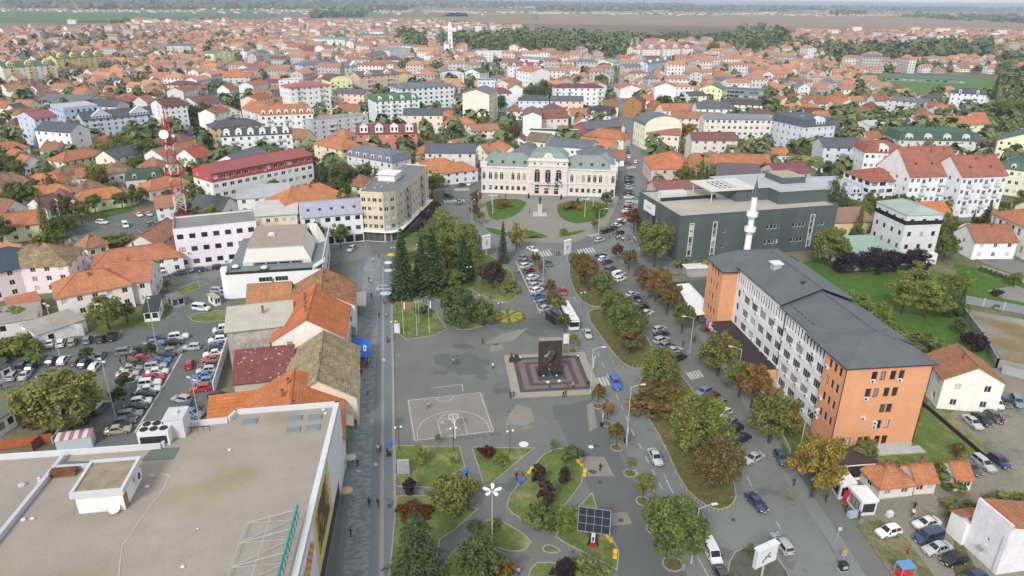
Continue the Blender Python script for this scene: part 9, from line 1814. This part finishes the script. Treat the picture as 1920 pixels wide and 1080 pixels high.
def shed(pts,h,wl,rc,label,rise=.4,name='garage'):
 q=[P(*p,h)for p in pts];v=q[1]-q[0];L=math.hypot(v.x,v.y);an=math.atan2(v.y,v.x);w2=q[2]-q[1];d=abs(-math.sin(an)*w2.x+math.cos(an)*w2.y);t=thing(name,label,name.replace('_',' '),(q[0].x,q[0].y,0),an);core(t,L,d,h,'shed',rise,wl,rc,1,2,1,rm='f',chim=0,wk='dk',oh=.2);occupy(q[0].x+math.cos(an)*L/2-math.sin(an)*d/2,q[0].y+math.sin(an)*L/2+math.cos(an)*d/2,L/2,d/2,an)
shed([(70,628),(160,598),(150,575)],3.2,WT,H_(176,170,160),'long white garage block with a flat grey roof');shed([(-20,610),(68,596),(60,570)],3,gw,H_(170,164,156),'low grey flat roofed sheds at the left edge');shed([(-20,650),(50,636),(45,622)],2.6,gw,H_(206,200,196),'low white roofed garage left of the parked row');shed([(15,575),(75,562),(70,548)],3,gw,O2,'small orange roofed outhouse beside the pinkish house');shed([(-15,700),(18,684),(10,660)],3,WT,H_(80,84,90),'grey roofed hut at the left edge by the silver cars');shed([(-10,790),(24,768),(18,735)],3.4,WT,H_(120,124,124),'white hut with grey roof at the lower left edge');shed([(268,585),(296,582),(294,562)],2.8,WT,H_(70,74,82),'small white house with dark grey roof beside the big yard tree',1.2);shed([(322,562),(344,556),(345,545)],2.6,W_(150,160,166),H_(140,132,128),'grey metal kiosk on the green corner',.2);shed([(402,560),(412,557),(415,545)],2.2,WC,H_(190,184,160),'cream box kiosk beside the street cars',.2)
shed([(438,622),(520,612),(520,590)],4.2,W_(200,190,176),H_(208,202,186),'low cream metal roof behind the grey firewall building',.8,'annex')
def container():
 g=P(108,848);t=thing('striped_container','pale container with red and white striped tarp by the car park','container',g,hdg((108,848),52,-8));b=MB();b.box(0,0,0,5.6,2.4,2.2,0);b.build('body',[m_plain],t,(.5,.56,.6));b=MB()
 for k in range(8):b.poly([(k*.72-.1,-.1,2.22),(k*.72+.62,-.1,2.22),(k*.72+.62,2.5,2.5),(k*.72-.1,2.5,2.5)],k%2)
 b.build('tarp',[m_fw,surf('pink_stripe',base=(.45,.2,.24))],t)
container()
bo=MB();bo.lathe([(.07,0),(.07,.6),(.0,.66)],8,0);bo_me=bo.mesh('bollard',[surf('yellow_bollard',base=(.5,.42,.2))])
bpts=[(1278,912),(1287,920),(1296,930),(1303,938),(1308,943),(1314,948),(1322,954),(1330,957),(1338,958),(1346,959),(1354,958),(1362,955),(1368,952),(1374,946),(1378,938),(1266,888),(1258,868),(1248,840),(1284,700),(1150,680),(1160,687),(1168,690),(1176,691),(1186,690),(1195,688),(1204,686)]
for x,y in bpts:
 o=put('bollard',bo_me,None,None,P(x,y,.1));tag(o,None,'bollard','bollards along the boulevard strip');o['label']='short yellowish bollard lining the kerb of the boulevard tree strip'
def shelter():
 t=thing('bus_shelter','glass bus shelter with dark frame beside the white bus','bus shelter',P(1036,605),rad(-58));b=MB();b.box(-2.2,-.8,2.4,2.2,.8,2.5);b.build('roof',[m_dglass],t);b=MB();[b.tube((x,y,0),(x,y,2.4),.05,.05,5)for x in(-2.1,2.1)for y in(-.7,.7)];b.build('frame',[m_dark],t);b=MB();b.box(-2,-.72,.4,2,-.7,2.2);b.build('back_glass',[m_dglass],t);b=MB();b.box(-1.6,-.5,.42,1.6,-.15,.48);b.build('bench',[m_steel],t)
shelter()
t=thing('vending_machine','red and white vending machine at the newspaper kiosk corner','vending machine',P(1587,940),rad(20));b=MB();b.box(-.5,-.4,0,.5,.4,1.9);b.build('cabinet',[surf('red_lacquer2',base=(.5,.03,.05))],t);b=MB();b.box(-.4,-.42,.4,.4,-.4,1.3);b.build('display',[m_white],t);b=MB();b.lathe([(0,0),(.4,0),(.4,.3),(0,.3)],14);o=b.build('round_sign',[surf('red_lacquer3',base=(.5,.03,.05))],t,loc=(0,-.1,2.2));o.rotation_euler=(rad(90),0,0)
t=thing('magazine_rack','pale blue magazine rack beside the newspaper kiosk','rack',P(1600,968),rad(15));b=MB();b.box(-1,-.4,0,.8,.4,.9);b.build('rack',[m_plain],t,(.4,.46,.6));b=MB();b.box(1.4,-.2,0,2.0,-.1,1.2);b.build('menu_board',[m_white],t)
t=thing('utility_box','white rounded utility box on the weedy patch','box',P(1667,968),rad(15));b=MB();b.box(-.5,-.3,0,.5,.3,.9,0);b.lathe([(.3,.9),(.2,1.1),(0,1.15)],10);b.build('cabinet',[m_white],t)
t=thing('litter_bin','dark litter bin on the striped pavement at the lower right','bin',P(1580,1068),rad(10));b=MB();b.box(-.5,-.45,.1,.5,.45,1.25,0);b.box(-.35,-.47,.5,.35,-.45,1.0,1);b.build('box',[m_dark,m_steel],t);b=MB();b.box(-.55,-.5,0,.55,.5,.1);b.build('base',[m_conc],t,(.5,.5,.5))
t=thing('street_sign','orange and lilac street sign above the litter bin','sign',P(1579,1055));b=MB();b.tube((0,0,0),(0,0,2.4),.04,.04,6);b.build('pole',[m_steel],t);b=MB();b.box(-.35,-.04,1.9,.35,0,2.4,0);b.box(-.4,-.04,1.3,.4,0,1.75,1);b.build('plate',[surf('orange_plate',base=(.6,.3,.02)),surf('lilac_plate',base=(.35,.3,.5))],t)
t=thing('street_sign','small pale blue sign on a leaning post on the striped pavement','sign',P(1567,1014));b=MB();b.tube((0,0,0),(.25,0,2.3),.04,.04,6);b.build('pole',[m_steel],t);b=MB();b.box(-.05,-.05,2.0,.5,0,2.6);b.build('plate',[m_plain],t,(.45,.55,.62))
t=thing('kiddie_ride','blue roofed red kiddie ride at the lower edge near the gravel','ride',P(1693,1080),rad(10));b=MB();b.box(-1.1,-.8,2.0,1.1,.8,2.15);b.build('roof',[m_plain],t,(.12,.3,.55));b=MB();b.box(-1,-.7,0,1,.7,.8);b.lathe([(.5,.8),(.4,1.2),(0,1.3)],10);b.build('car_body',[m_plain],t,(.5,.04,.05));b=MB();[b.tube((x,y,0),(x,y,2),.04,.04,5)for x in(-1,1)for y in(-.7,.7)];b.build('post',[m_steel],t)
t=thing('trash_can','small grey bin by the kerb at the lower middle','bin',P(1281,1068));b=MB();b.lathe([(.3,0),(.35,1.0),(.2,1.1),(0,1.1)],10);b.build('drum',[m_conc],t,(.25,.25,.26))
for k,(x,y)in enumerate(((1123,727),(1128,800),(1103,722),(1172,830))):
 b=MB();b.lathe([(.28,.1),(.32,.9),(.0,.92)],10,0);b.box(-.03,-.03,0,.03,.03,.2,0);tag(b.build('litter_bin',[m_dark],None,loc=P(x,y)),('dark litter bin right of the memorial lamp','dark litter bin beside the orange sapling','dark litter bin left of the crosswalk','dark litter bin by the golden sapling')[k],'bin')
t=thing('promenade_frame','pale blue metal frame gate standing on the promenade','frame',P(723,558));b=MB();[b.tube((x,y,0),(x,y,3),.08,.08,6)for x in(-1.8,1.8)for y in(-1.2,1.2)];b.box(-2,-1.4,3,2,-1.1,3.2);b.box(-2,1.1,3,2,1.4,3.2);b.box(-2,-1.1,3,-1.7,1.1,3.2);b.box(1.7,-1.1,3,2,1.1,3.2);b.build('frame_bars',[m_plain],t,(.36,.46,.5))
t=thing('pram','dark pram at the edge of the promenade','pram',P(729,855));b=MB();b.box(-.35,-.25,.45,.35,.25,.8);b.build('carrycot',[m_dark],t)
for x in(-.3,.3):
 for y in(-.22,.22):b=MB();b.tube((x,y-.03,.14),(x,y+.03,.14),.14,.14,8);b.build('wheel',[m_rubber],t)
for k,(x,y,l)in enumerate(((982,833,'white painted blob of bird lime on the asphalt'),(1108,838,'white stain by the drain cover near the road'))):
 b=MB();b.lathe([(0,.03),(.9 if k==0 else.5,.02)],12);tag(b.build('paint_stain',[m_white],None,loc=P(x,y)),kind='structure')
for k,(x,y)in enumerate(((1261,1058),(1205,940),(1181,888),(1156,840),(1138,795),(1121,762),(1074,658),(1225,992))):
 b=MB();r=1.5 if k==0 else 1.15;b.lathe([(r-.2,0),(r-.2,.16),(r,.16),(r,0)],18,0);b.lathe([(0,.06),(r-.2,.05)],18,1);tag(b.build('kerb_ring',[G_kerb,G_leafy],None,loc=P(x,y)),kind='structure')
t=thing('arched_gate','white round arched gate beside the wide cedar','gate',P(1808,462),rad(-30));b=MB();n=12
for k in range(n):a0,a1=math.pi*k/n,math.pi*(k+1)/n;b.prism([(-3.2*math.cos(a0),0),(-3.2*math.cos(a1),0),(-3.2*math.cos(a1),.8),(-3.2*math.cos(a0),.8)],4+2.4*math.sin((a0+a1)/2),4.9+2.9*math.sin((a0+a1)/2))
b.box(-4.2,0,0,-3.0,.8,4.4);b.box(3.0,0,0,4.2,.8,4.4);b.build('arch',[m_plain],t,(.7,.69,.68))
for k,px in enumerate(([(1850,545),(1905,535),(1960,560),(1960,575),(1880,560)],[(1830,500),(1845,498),(1960,535),(1960,545)])):sheet('path',px,.06,G_pave)
for k in range(9):tree('thuja',1838+k*9,508+k*3.2,1.6,G4,0,None,'clipped cones along the formal garden path',wide=.8)
for o in list(COL.objects)[-27:]:
 if o.type=='EMPTY' and o.get('group')=='clipped cones along the formal garden path':o['label']='small clipped dark evergreen cone in the row along the formal garden path'
# where several share a description, say which by its place among them
ORD=['','first','second','third','fourth','fifth','sixth','seventh','eighth','ninth','tenth','eleventh','twelfth','thirteenth','fourteenth','fifteenth','sixteenth','seventeenth','eighteenth','nineteenth','twentieth']
bpy.context.view_layer.update()
groups={}
for o,t in DEFER:groups.setdefault(t,[]).append(o)
for t,os_ in groups.items():
 if len(os_)==1:os_[0]['label']=' '.join(t.split()[:16]);continue
 pr=[(PROJ(o.location),o)for o in os_]
 sx=max(p[0][0]for p in pr)-min(p[0][0]for p in pr);sy=max(p[0][1]for p in pr)-min(p[0][1]for p in pr)
 byx=sx>=sy*.8;pr.sort(key=lambda q:q[0][0]if byx else-q[0][1]);n=len(pr)
 for i,(_,o)in enumerate(pr):
  if n==2:e=('left one of the two','right one of the two')[i]if byx else('nearer of the two','farther of the two')[i]
  else:e=f"{ORD[i+1] if i < 20 else str(i+1)+'th'} from {'left' if byx else 'the near end'}"
  w_=t.split();o['label']=' '.join(w_[:16-len(e.split())])+', '+e
